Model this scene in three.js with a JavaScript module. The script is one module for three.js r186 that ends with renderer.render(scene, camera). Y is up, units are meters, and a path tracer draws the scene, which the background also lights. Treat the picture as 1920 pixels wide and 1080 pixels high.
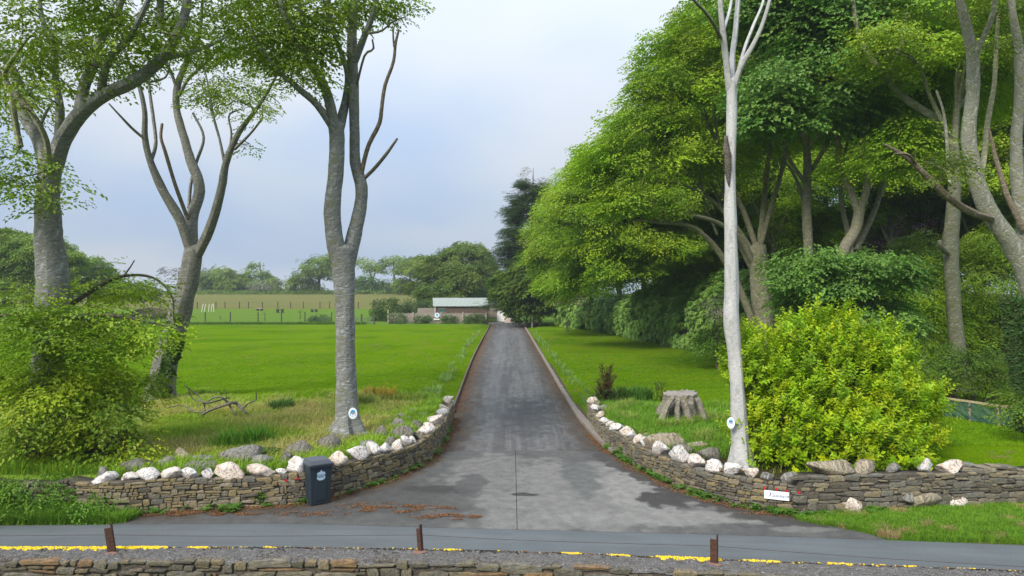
import * as THREE from 'three';
import { mergeGeometries, mergeVertices } from 'three/addons/utils/BufferGeometryUtils.js';
import { ConvexGeometry } from 'three/addons/geometries/ConvexGeometry.js';
import { RoundedBoxGeometry } from 'three/addons/geometries/RoundedBoxGeometry.js';
import { createNoise2D, createNoise3D } from 'simplex-noise';

// ------------------------------------------------------------------ camera, sky, sun, exposure
const scene = new THREE.Scene();
const EYE = 5.0, FPX = 1280, PITCH = Math.atan(10 / 1280);
const camera = new THREE.PerspectiveCamera(2 * Math.atan(540 / FPX) * 180 / Math.PI, 16 / 9, 0.1, 4000);
camera.position.set(0, EYE, 0);
camera.rotation.x = PITCH;
const renderer = new THREE.WebGLRenderer();
renderer.toneMapping = THREE.LinearToneMapping;
renderer.toneMappingExposure = 1.85;
renderer.shadowMap.enabled = true;

const rng = (seed) => () => { seed = (seed + 0x6d2b79f5) | 0; let t = Math.imul(seed ^ (seed >>> 15), 1 | seed); t = (t + Math.imul(t ^ (t >>> 7), 61 | t)) ^ t; return ((t ^ (t >>> 14)) >>> 0) / 4294967296; };
const n3 = createNoise3D(rng(11)), n2 = createNoise2D(rng(12));
const fbm2 = (x, y, o = 4) => { let s = 0, a = 0.5; for (let i = 0; i < o; i++) { s += a * n2(x, y); x = x * 2.03 + 17.1; y = y * 2.03 - 9.7; a *= 0.5; } return s; };
const fbm3 = (x, y, z, o = 4) => { let s = 0, a = 0.5; for (let i = 0; i < o; i++) { s += a * n3(x, y, z); x = x * 2.03 + 7.1; y *= 2.03; z = z * 2.03 - 3.7; a *= 0.5; } return s; };
const clamp = THREE.MathUtils.clamp, lerp = THREE.MathUtils.lerp;
const sstep = (a, b, x) => { const t = clamp((x - a) / (b - a), 0, 1); return t * t * (3 - 2 * t); };
const V = (x, y, z) => new THREE.Vector3(x, y, z);

const SKY_BASE = 0.26;
{ // an even overcast: the standard overcast gradient (brighter towards the zenith) with soft cloud banks and blue-grey gaps
  const W = 1024, H = 512, data = new Float32Array(W * H * 4);
  for (let j = 0; j < H; j++) {
    const el = ((j + 0.5) / H - 0.5) * Math.PI, sy = Math.sin(el), cy = Math.cos(el);
    for (let i = 0; i < W; i++) {
      const az = ((i + 0.5) / W - 0.5) * 2 * Math.PI, x = Math.cos(az) * cy, z = Math.sin(az) * cy;
      const k = 1 / (Math.max(sy, 0) + 0.32);
      const c = fbm2(x * k * 0.8 + 6.3, z * k * 0.8 + 1.2, 4) * 0.8 + 0.9 * fbm2(x * k * 0.4 - 3, z * k * 0.4 + 8, 3);
      const cloud = 0.05 + 0.95 * sstep(-0.6, 0.6, c);
      const L = SKY_BASE * (1 + 2.0 * Math.max(sy, 0));
      const blue = [0.76, 0.985, 1.33], white = [1.07, 1.165, 1.31];
      const low = sy < 0 ? clamp(1 + sy * 6, 0.25, 1) : 1;
      for (let q = 0; q < 3; q++) data[(j * W + i) * 4 + q] = L * lerp(blue[q], white[q], cloud) * low;
      data[(j * W + i) * 4 + 3] = 1;
    }
  }
  const t = new THREE.DataTexture(data, W, H, THREE.RGBAFormat, THREE.FloatType);
  t.mapping = THREE.EquirectangularReflectionMapping; t.magFilter = THREE.LinearFilter; t.minFilter = THREE.LinearFilter; t.needsUpdate = true;
  scene.background = t; scene.environment = t;
}
const sun = new THREE.DirectionalLight(new THREE.Color(1, 0.95, 0.86), 2.5);
sun.position.set(-48, 70, 26); sun.target.position.set(2, 0, -40);
sun.castShadow = true; sun.shadow.radius = 36; sun.shadow.mapSize.set(2048, 2048);
Object.assign(sun.shadow.camera, { left: -90, right: 90, top: 90, bottom: -90, near: 1, far: 260 });
scene.add(sun, sun.target);
scene.fog = new THREE.FogExp2(new THREE.Color(0.78, 0.86, 0.95), 0.0003);

// ------------------------------------------------------------------ helpers
const CP = Math.cos(PITCH), SP = Math.sin(PITCH);
const P = (px, py, d) => { const x = (px - 960) / FPX * d, y = -(py - 540) / FPX * d; return V(x, EYE + y * CP + d * SP, -d * CP + y * SP); };
const used = new Map();
const numbered = (n) => { const k = used.get(n) ?? 0; used.set(n, k + 1); return k ? n + '_' + String(k).padStart(3, '0') : n; };
function thing(name, label, category, pos = V(0, 0, 0), group) {
  const o = new THREE.Group(); o.name = numbered(name); o.position.copy(pos); o.userData = { label, category };
  if (group) o.userData.group = group;
  scene.add(o); return o;
}
const worldBase = (o) => { const b = V(0, 0, 0); while (o && o !== scene) { b.add(o.position); o = o.parent; } return b; };
function part(name, geo, mat, parent, label) { // geometry is written in world metres and moved into the thing's own axes
  const b = worldBase(parent); geo.translate(-b.x, -b.y, -b.z);
  const m = new THREE.Mesh(geo, mat); m.name = name; m.castShadow = m.receiveShadow = true; parent.add(m);
  if (label) m.userData.label = label;
  return m;
}
function struct(name, geo, mat, kind = 'structure', label) {
  const m = new THREE.Mesh(geo, mat); m.name = numbered(name); m.castShadow = m.receiveShadow = true; m.userData.kind = kind;
  if (label) m.userData.label = label;
  scene.add(m); return m;
}
const _m = new THREE.Matrix4(), _q = new THREE.Quaternion(), _s = V(1, 1, 1);
function scatter(name, geo, mat, items, parent = scene, label, category) { // one object of copies nobody could count
  const b = worldBase(parent), m = new THREE.InstancedMesh(geo, mat, items.length), tinted = items.length && items[0].c;
  items.forEach((it, i) => {
    _m.copy(it.m); _m.elements[12] -= b.x; _m.elements[13] -= b.y; _m.elements[14] -= b.z; m.setMatrixAt(i, _m);
    if (tinted) m.setColorAt(i, it.c);
  });
  m.name = parent === scene ? numbered(name) : name; m.userData.kind = 'stuff'; m.castShadow = m.receiveShadow = true;
  if (label) m.userData.label = label;
  if (category) m.userData.category = category;
  parent.add(m); return m;
}
const xf = (p, x, up, s, sy = s) => { // matrix from a place, a heading (local x) and an up (local y)
  const X = x.clone().normalize(), Z = X.clone().cross(up).normalize(), Y = Z.clone().cross(X);
  return new THREE.Matrix4().makeBasis(X.multiplyScalar(s), Y.multiplyScalar(sy), Z.multiplyScalar(s)).setPosition(p);
};
const C = (r, g, b) => new THREE.Color().setRGB(r, g, b);
const tint = (c, R, v = 0.2, hue = 0.12) => { const k = 1 + (R() - 0.5) * 2 * v, h = (R() - 0.5) * 2 * hue; return C(clamp(c[0] * k * (1 + h), 0, 1), clamp(c[1] * k, 0, 1), clamp(c[2] * k * (1 - h), 0, 1)); };
const srgb8 = (v) => { v = clamp(v, 0, 1); return Math.round(255 * (v <= 0.0031308 ? v * 12.92 : 1.055 * Math.pow(v, 1 / 2.4) - 0.055)); };
function tex(W, H, f, { wrap = true, linear = false } = {}) { // f(u, v) gives linear rgb
  const d = new Uint8Array(W * H * 4);
  for (let j = 0; j < H; j++) for (let i = 0; i < W; i++) {
    const c = f((i + 0.5) / W, (j + 0.5) / H), o = (j * W + i) * 4;
    for (let q = 0; q < 3; q++) d[o + q] = linear ? Math.round(255 * clamp(c[q], 0, 1)) : srgb8(c[q]);
    d[o + 3] = 255;
  }
  const t = new THREE.DataTexture(d, W, H); t.magFilter = THREE.LinearFilter; t.minFilter = THREE.LinearMipmapLinearFilter; t.generateMipmaps = true;
  t.colorSpace = linear ? THREE.NoColorSpace : THREE.SRGBColorSpace; t.wrapS = t.wrapT = wrap ? THREE.RepeatWrapping : THREE.ClampToEdgeWrapping; t.needsUpdate = true;
  return t;
}
// noise that wraps on the unit square
const wrapN = (u, v, f, seed = 0) => { const a = u * 2 * Math.PI, b = v * 2 * Math.PI, r = f / (2 * Math.PI); return n3(Math.cos(a) * r + seed * 13.7, Math.sin(a) * r + Math.cos(b) * r * 0.7 + seed * 5.1, Math.sin(b) * r + Math.cos(b) * r * 0.7); };
const wrapF = (u, v, f, o = 4, seed = 0) => { let s = 0, a = 0.5; for (let i = 0; i < o; i++) { s += a * wrapN(u, v, f, seed + i * 3.1); f *= 2.1; a *= 0.55; } return s; };
const mixc = (a, b, t) => [lerp(a[0], b[0], t), lerp(a[1], b[1], t), lerp(a[2], b[2], t)];
const std = (o) => new THREE.MeshStandardMaterial({ roughness: 0.9, metalness: 0, ...o });
const leafMat = (o = {}) => new THREE.MeshPhysicalMaterial({ color: 0xffffff, roughness: 0.55, specularIntensity: 0.4, transmission: 0.5, thickness: 0, side: THREE.DoubleSide, ...o });
const sub = (list) => mergeGeometries(list.map((g) => (g.index ? g.toNonIndexed() : g)));

// tapered, slightly crooked tube through points
function limb(pts, radii, { radial = 10, step = 0.25, rough = 0.06, flare = 0, toes = 6, capEnd = true, seed = 0 } = {}) {
  const curve = new THREE.CatmullRomCurve3(pts, false, 'centripetal'), L = curve.getLength(), N = Math.max(4, Math.min(90, Math.ceil(L / step)));
  const pos = [], uv = [], idx = [], up = V(0.3, 0.1, 0.95).normalize(), T = V(), A = V(), B = V();
  let prev = curve.getTangent(0); A.copy(up).addScaledVector(prev, -up.dot(prev)).normalize();
  const circ = Math.max(0.3, 2 * Math.PI * radii[0]);
  for (let i = 0; i <= N; i++) {
    const t = i / N, p = curve.getPoint(t); T.copy(curve.getTangent(t));
    A.addScaledVector(T, -A.dot(T)).normalize(); B.crossVectors(T, A);
    const f = t * (radii.length - 1), k = Math.min(radii.length - 2, Math.floor(f)); let r = lerp(radii[k], radii[k + 1], f - k);
    for (let j = 0; j <= radial; j++) {
      const a = (j % radial) / radial * 2 * Math.PI; let q = r * (1 + rough * (1.6 * n3(p.x * 1.1 + Math.cos(a), p.y * 0.8 + seed, p.z * 1.1 + Math.sin(a)) + 0.8 * n3(p.x * 4 + Math.cos(a) * 2, p.y * 3 + seed, p.z * 4 + Math.sin(a) * 2)));
      if (flare) { const h = Math.max(0, p.y - pts[0].y - 0.2); q *= 1 + flare * Math.exp(-h / 0.34) * (0.75 + 0.5 * Math.cos(toes * a + seed) + 0.3 * Math.cos((toes - 2) * a + seed * 2)) + 0.12 * flare * Math.exp(-h / 1.1); }
      const c = Math.cos(a) * q, s = Math.sin(a) * q;
      pos.push(p.x + A.x * c + B.x * s, p.y + A.y * c + B.y * s, p.z + A.z * c + B.z * s); uv.push(j / radial * circ, t * L);
    }
  }
  const w = radial + 1;
  for (let i = 0; i < N; i++) for (let j = 0; j < radial; j++) { const a = i * w + j; idx.push(a, a + 1, a + w, a + 1, a + w + 1, a + w); }
  if (capEnd) { const e = curve.getPoint(1).addScaledVector(T, radii[radii.length - 1] * 0.6); pos.push(e.x, e.y, e.z); uv.push(0, L); const c = pos.length / 3 - 1; for (let j = 0; j < radial; j++) idx.push(N * w + j, N * w + j + 1, c); }
  const g = new THREE.BufferGeometry();
  g.setAttribute('position', new THREE.Float32BufferAttribute(pos, 3)); g.setAttribute('uv', new THREE.Float32BufferAttribute(uv, 2)); g.setIndex(idx); g.computeVertexNormals();
  return g;
}
// leaves as folded rhombi
function leafTris(out, p, dir, nrm, len, wid, fold = 0.25) {
  const s = dir.clone().cross(nrm).normalize(), tip = p.clone().addScaledVector(dir, len).addScaledVector(nrm, -len * 0.15), mid = p.clone().addScaledVector(dir, len * 0.45);
  const l = mid.clone().addScaledVector(s, -wid / 2).addScaledVector(nrm, wid * fold), r = mid.clone().addScaledVector(s, wid / 2).addScaledVector(nrm, wid * fold);
  for (const q of [p, r, tip, p, tip, l]) out.push(q.x, q.y, q.z);
}
const geoOf = (a) => { const g = new THREE.BufferGeometry(); g.setAttribute('position', new THREE.Float32BufferAttribute(a, 3)); g.computeVertexNormals(); return g; };
// flat spray of unit length along +x, leaves to both sides
function spray(n, leaf, wid, seed, spread = 0.55) {
  const R = rng(seed), o = [];
  for (let i = 0; i < n; i++) {
    const t = (i + 0.5) / n, side = i % 2 ? 1 : -1, y = -0.22 * t * t + (R() - 0.5) * 0.12, off = side * spread * (0.18 + 0.5 * R()) * (1.1 - 0.6 * t);
    const dir = V(0.75 + R() * 0.4, -0.1 + (R() - 0.5) * 0.5, side * (0.5 + R() * 0.6)).normalize(), nr = V((R() - 0.5) * 0.8, 1, (R() - 0.5) * 0.8).normalize();
    nr.addScaledVector(dir, -nr.dot(dir)).normalize();
    leafTris(o, V(t, y, off), dir, nr, leaf * (0.75 + 0.5 * R()), wid * (0.8 + 0.4 * R()));
  }
  return geoOf(o);
}
// upright sprig of unit length along +x with leaves all round
function sprig(n, leaf, wid, seed) {
  const R = rng(seed), o = [];
  for (let i = 0; i < n; i++) {
    const t = 0.1 + 0.9 * i / n, a = i * 2.4 + R(), dir = V(0.75, Math.cos(a), Math.sin(a)).normalize(), nr = V(1, -Math.cos(a) * 0.7, -Math.sin(a) * 0.7); nr.addScaledVector(dir, -nr.dot(dir)).normalize();
    leafTris(o, V(t, 0, 0), dir, nr, leaf * (0.7 + 0.6 * R()), wid * (0.8 + 0.4 * R()), 0.18);
  }
  return geoOf(o);
}
// whorl of drooping leathery leaves round +y
function whorl(n, leaf, wid, seed) {
  const R = rng(seed), o = [];
  for (let i = 0; i < n; i++) { const a = i / n * 2 * Math.PI + R() * 0.5, dir = V(Math.cos(a), -0.25 + R() * 0.7, Math.sin(a)).normalize(), nr = V(0, 1, 0); nr.addScaledVector(dir, -nr.dot(dir)).normalize(); leafTris(o, V(0, 0, 0), dir, nr, leaf * (0.8 + 0.4 * R()), wid, 0.12); }
  return geoOf(o);
}
function tuft(n, h, spread, wid, seed, lean = 0.5) {
  const R = rng(seed), o = [];
  for (let i = 0; i < n; i++) {
    const a = R() * 6.28, r = Math.sqrt(R()) * spread, x = Math.cos(a) * r, z = Math.sin(a) * r, b = R() * 6.28, k = lean * (0.3 + R()), hh = h * (0.55 + 0.6 * R()), w = wid / 2, c = Math.cos(b), s = Math.sin(b);
    const m = [x + c * k * hh * 0.35, hh * 0.6, z + s * k * hh * 0.35], t = [x + c * k * hh, hh * (1 - 0.25 * k), z + s * k * hh];
    o.push(x - s * w, 0, z + c * w, x + s * w, 0, z - c * w, m[0] + s * w * 0.8, m[1], m[2] - c * w * 0.8, x - s * w, 0, z + c * w, m[0] + s * w * 0.8, m[1], m[2] - c * w * 0.8, m[0] - s * w * 0.8, m[1], m[2] + c * w * 0.8, m[0] - s * w * 0.8, m[1], m[2] + c * w * 0.8, m[0] + s * w * 0.8, m[1], m[2] - c * w * 0.8, ...t);
  }
  return geoOf(o);
}
// ------------------------------------------------------------------ the lie of the land
const gnd = (px, py, h = 0) => { const k = -(py - 540) / FPX * CP + SP, d = (h - EYE) / k; const p = P(px, py, d); return [p.x, p.z]; };
// front foot of the walls and edge of the drive, read along the ground
const leftWall = [[-9.75, -15.35], [-8.83, -15.38], [-8.02, -15.6], [-7.08, -15.8], [-5.98, -16.0], [-5.1, -16.25], [-4.53, -16.6], [-4.05, -17.2], [-3.31, -18.3], [-2.9, -19.2], [-2.5, -20.5], [-2.34, -22.2], [-2.30, -24.5], [-2.33, -27.3]];
const rightWall = [[2.99, -27.3], [2.98, -24.6], [3.05, -22.6], [3.3, -21.2], [3.57, -19.8], [4.02, -18.4], [4.54, -17.1], [5.19, -16.25], [5.85, -15.7], [6.55, -15.42]];
const roadsideWall = [[6.45, -15.36], [8.7, -15.55], [11.3, -15.9], [15, -16.3], [24, -17.2]];
const oldWall = [[-30, -15.6], [-16, -15.75], [-9.7, -15.75]];
const leftEdge = [...oldWall, ...leftWall, [-2.55, -33], [-3.0, -53], [-3.38, -100], [-3.5, -112]];
const rightEdge = [[1.95, -112], [2.05, -100], [2.55, -53], [2.78, -33], ...rightWall, ...roadsideWall];
const leftPoly = [[-700, -15.6], ...leftEdge, [-3.6, -113.6], [-9, -114], [-9, -118.5], [0.5, -118.5], [0.5, -1200], [-700, -1200]];
const rightPoly = [...rightEdge, [700, -60], [700, -1200], [0.5, -1200], [0.5, -118.5], [2.1, -118.2]];
function inside(poly, x, z) { let c = false; for (let i = 0, j = poly.length - 1; i < poly.length; j = i++) { const [xi, zi] = poly[i], [xj, zj] = poly[j]; if ((zi > z) !== (zj > z) && x < (xj - xi) * (z - zi) / (zj - zi) + xi) c = !c; } return c; }
function edgeDist(line, x, z) { let b = 1e9; for (let i = 0; i < line.length - 1; i++) { const [ax, az] = line[i], [bx, bz] = line[i + 1], dx = bx - ax, dz = bz - az, t = clamp(((x - ax) * dx + (z - az) * dz) / (dx * dx + dz * dz), 0, 1); b = Math.min(b, Math.hypot(x - ax - t * dx, z - az - t * dz)); } return b; }
const roadFar = [[-60, -15.6], [-30, -15.15], [-11.1, -14.75], [-5.2, -14.9], [0, -14.5], [3, -14.3], [5.9, -14.05], [10.2, -13.6], [20, -12.3], [60, -5]];
const roadNear = [[-60, -11.2], [-30, -11.2], [-14, -10.95], [-8.2, -10.85], [-3.4, -10.87], [0, -10.7], [3.1, -10.36], [7.5, -9.9], [14, -8.9], [60, 0]];
const zOn = (line, x) => { for (let i = 0; i < line.length - 1; i++) if (x <= line[i + 1][0]) { const [a, b] = line[i], [c, d] = line[i + 1]; return lerp(b, d, clamp((x - a) / (c - a), 0, 1)); } return line[line.length - 1][1]; };
function height(x, z) {
  const far = -z;
  const rise = 1.5 * sstep(110, 158, far) + 4.6 * sstep(140, 345, far) - 9 * sstep(340, 620, far);
  if (inside(leftPoly, x, z)) {
    const d = edgeDist(leftEdge, x, z), top = lerp(0.7, 0.14, sstep(25, 46, far)), w = lerp(0.28, 2.2, sstep(26.6, 30, far));
    return top * sstep(0.12, w, d) + rise * sstep(0, 8, d) + 0.06 * fbm2(x * 0.35, z * 0.35, 3) * sstep(0.5, 2, d) * (1 - 0.6 * sstep(30, 60, far));
  }
  if (inside(rightPoly, x, z)) {
    const d = edgeDist(rightEdge, x, z), top = lerp(0.62, 0.16, sstep(24, 44, far)) + 0.16 * sstep(6, 9, x) * sstep(24, 18, far), w = lerp(0.28, 2.2, sstep(26.6, 30, far));
    return top * sstep(0.12, w, d) + rise * 0.7 * sstep(0, 8, d) + 0.06 * fbm2(x * 0.35 + 40, z * 0.35, 3) * sstep(0.5, 2, d) * (1 - 0.6 * sstep(30, 60, far)) + 0.3 * sstep(14, 40, x) * sstep(18, 30, far);
  }
  const rf = zOn(roadFar, x), rn = zOn(roadNear, x);
  if (z > rn - 0.02) return -0.06 - 1.0 * sstep(0.0, 1.2, z - rn - 0.3);
  if (z < rf) { // verges between the road and the walls
    const sR = sstep(6.2, 8.2, x) * sstep(0.0, 0.9, rf - z), sL = sstep(-8.6, -10.2, x) * sstep(0, 0.7, rf - z);
    return -0.03 + 0.09 * sR + 0.14 * sL;
  }
  return -0.05;
}
const hit = (px, py, dMin = 9) => { let d = dMin, p = P(px, py, d); while (d < 900) { const q = P(px, py, d + 0.1 + d * 0.004); if (q.y < height(q.x, q.z)) return p; d += 0.1 + d * 0.004; p = q; } return p; };
const onGround = (x, z) => V(x, height(x, z), z);

// ------------------------------------------------------------------ ground
const groundCol = (x, z) => {
  const far = -z, nA = fbm2(x * 0.22, z * 0.22, 4), nB = fbm2(x * 1.3 + 9, z * 1.3, 3), nC = fbm2(x * 0.06 + 4, z * 0.09 - 2, 3);
  let c = [0.112, 0.215, 0.003];                                            // mown lawn
  c = mixc(c, [0.145, 0.235, 0.006], clamp(0.5 + nA * 0.9, 0, 1));
  c = mixc(c, [0.078, 0.165, 0.003], clamp(nC * 2.2, 0, 0.85));
  c = mixc(c, [0.085, 0.2, 0.004], 0.35 * clamp(0.5 + 1.4 * fbm2(x * 0.08 + z * 0.02, z * 1.1, 3), 0, 1)); c = mixc(c, [0.2, 0.25, 0.03], sstep(0.28, 0.55, fbm2(x * 0.55 + 20, z * 0.3, 4)) * 0.55);
  const tuss = [0.2, 0.17, 0.07];
  c = mixc(c, tuss, sstep(0.34, 0.46, nB) * 0.75);
  const L = x < 0;
  if (far > 104) { const k = sstep(104, 107, far + nB); c = mixc(c, [0.125, 0.215, 0.035], k); }
  if (far > 146) { const k = sstep(148, 152, far + nB); const hill = mixc([0.19, 0.175, 0.07], [0.15, 0.17, 0.06], clamp(0.5 + nC * 1.5, 0, 1)); c = mixc(c, hill, k * (x < 60 ? 1 : 0.3)); }
  // rough bank along the top of the walls
  const d = L ? edgeDist(leftEdge, x, z) : edgeDist(rightEdge, x, z);
  if (L && inside(leftPoly, x, z)) { const k = (1 - sstep(26, 29, far + nA * 5 + nB * 1.5)) ; const rough = mixc([0.14, 0.24, 0.03], [0.32, 0.27, 0.1], clamp(0.42 + 1.3 * nA + 0.5 * nB, 0, 1)); c = mixc(c, rough, k); }
  if (!L && inside(rightPoly, x, z)) {
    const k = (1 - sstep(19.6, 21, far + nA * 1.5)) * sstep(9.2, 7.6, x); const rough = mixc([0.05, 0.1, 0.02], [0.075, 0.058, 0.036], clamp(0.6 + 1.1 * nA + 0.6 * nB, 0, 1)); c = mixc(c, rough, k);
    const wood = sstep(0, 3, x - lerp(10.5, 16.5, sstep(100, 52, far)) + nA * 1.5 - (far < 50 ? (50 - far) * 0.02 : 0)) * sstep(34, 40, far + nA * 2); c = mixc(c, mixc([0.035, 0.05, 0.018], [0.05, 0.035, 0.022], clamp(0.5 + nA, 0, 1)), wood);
  }
  if (!inside(leftPoly, x, z) && !inside(rightPoly, x, z)) c = far < 12 ? [0.07, 0.14, 0.02] : Math.abs(x) > 6.3 ? mixc([0.06, 0.13, 0.02], [0.14, 0.14, 0.05], clamp(0.1 + nA * 1.2, 0, 1)) : [0.07, 0.062, 0.055];
  return c;
};
{
  const axis = (parts) => { const o = []; for (const [a, b, s] of parts) for (let v = a; v < b - 1e-6; v += s) o.push(v); o.push(parts[parts.length - 1][1]); return o; };
  const xs = axis([[-900, -200, 50], [-200, -60, 10], [-60, -26, 2], [-26, 26, 0.26], [26, 60, 2], [60, 200, 10], [200, 900, 50]]);
  const zs = axis([[-1300, -640, 40], [-640, -340, 12], [-340, -120, 5], [-120, -60, 1.5], [-60, -34, 0.6], [-34, -8.5, 0.255], [-8.5, 4, 1.5], [4, 60, 14]]);
  const pos = [], col = [], uv = [], idx = [];
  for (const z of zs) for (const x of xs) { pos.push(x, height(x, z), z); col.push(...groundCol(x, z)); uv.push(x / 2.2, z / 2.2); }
  const w = xs.length;
  for (let j = 0; j < zs.length - 1; j++) for (let i = 0; i < w - 1; i++) { const a = j * w + i; idx.push(a, a + w, a + 1, a + 1, a + w, a + w + 1); }
  const g = new THREE.BufferGeometry(); g.setAttribute('position', new THREE.Float32BufferAttribute(pos, 3)); g.setAttribute('color', new THREE.Float32BufferAttribute(col, 3)); g.setAttribute('uv', new THREE.Float32BufferAttribute(uv, 2)); g.setIndex(idx); g.computeVertexNormals();
  const t = tex(512, 512, (u, v) => { const k = 0.82 + 0.55 * wrapF(u, v, 26, 3, 2) + 0.3 * wrapN(u, v, 150, 5); return [k * 1.02, k, k * 0.85]; });
  const b = tex(512, 512, (u, v) => { const k = 0.5 + 0.6 * wrapF(u, v, 60, 3, 8); return [k, k, k]; }, { linear: true });
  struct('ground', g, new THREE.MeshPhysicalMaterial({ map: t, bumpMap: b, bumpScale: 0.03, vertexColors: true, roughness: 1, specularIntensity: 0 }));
}
// flat sheet from a polygon in x, z
function sheet(poly, y, uvf) {
  const s = new THREE.Shape(poly.map(([x, z]) => new THREE.Vector2(x, -z))), g = new THREE.ShapeGeometry(s); g.rotateX(-Math.PI / 2); g.translate(0, y, 0);
  const p = g.attributes.position, uv = g.attributes.uv; for (let i = 0; i < p.count; i++) uv.setXY(i, ...uvf(p.getX(i), p.getZ(i)));
  return g;
}
function slab(poly, y, thick, uvf) { // sheet with a real edge
  const top = sheet(poly, y, uvf), pos = [], uv = [];
  for (let i = 0; i < poly.length; i++) { const [ax, az] = poly[i], [bx, bz] = poly[(i + 1) % poly.length]; pos.push(ax, y, az, ax, y - thick, az, bx, y, bz, bx, y, bz, ax, y - thick, az, bx, y - thick, bz); for (const [x, z] of [[ax, az], [ax, az], [bx, bz], [bx, bz], [ax, az], [bx, bz]]) uv.push(...uvf(x, z)); }
  const e = new THREE.BufferGeometry(); e.setAttribute('position', new THREE.Float32BufferAttribute(pos, 3)); e.setAttribute('uv', new THREE.Float32BufferAttribute(uv, 2)); e.computeVertexNormals();
  return sub([top, e]);
}
{ // the lane
  const asph = tex(1024, 512, (u, v) => { // u along the lane (12 m), v across (4.5 m)
    const x = u * 12, z = v * 4.4, f = 1 + 0.16 * n2(x * 45, z * 45) + 0.1 * n2(x * 18, z * 18) + 0.16 * fbm2(x * 0.28, z * 3.0, 3) + 0.08 * fbm2(x * 0.9, z * 0.9, 3);
    const track = 0.07 * Math.cos((v - 0.12) * 2 * Math.PI * 2), edge = 0.0;
    const k = f * (1 + track + edge); return [0.096 * k, 0.107 * k, 0.112 * k];
  });
  const bump = tex(512, 512, (u, v) => { const k = 0.5 + 0.35 * wrapN(u, v, 220, 6) + 0.25 * wrapN(u, v, 110, 7); return [k, k, k]; }, { linear: true });
  const b2 = bump; b2.repeat.set(4, 2);
  const pos = [], uv = [], idx = [], N = 240, M = 8; let k = 0;
  for (let i = 0; i <= N; i++) { const x = -60 + i * 0.5, zf = zOn(roadFar, x) + 0.012, zn = zOn(roadNear, x); for (let j = 0; j <= M; j++) { const z = lerp(zf, zn, j / M); pos.push(x, 0.018 * Math.sin(Math.PI * j / M) - (j === M ? 0.05 : 0), z); uv.push(x / 12, j / M); } pos.push(x, -0.07, zf); uv.push(x / 12, 0); }
  const w = M + 2; for (let i = 0; i < N; i++) { for (let j = 0; j < M; j++) { const a = i * w + j; idx.push(a, a + 1, a + w, a + w, a + 1, a + w + 1); } const e = i * w + M + 1; idx.push(i * w, (i + 1) * w, e, e, (i + 1) * w, e + w); }
  const g = new THREE.BufferGeometry(); g.setAttribute('position', new THREE.Float32BufferAttribute(pos, 3)); g.setAttribute('uv', new THREE.Float32BufferAttribute(uv, 2)); g.setIndex(idx); g.computeVertexNormals();
  struct('road', g, std({ map: asph, bumpMap: b2, bumpScale: 0.006, roughness: 0.8 }));
}
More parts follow.
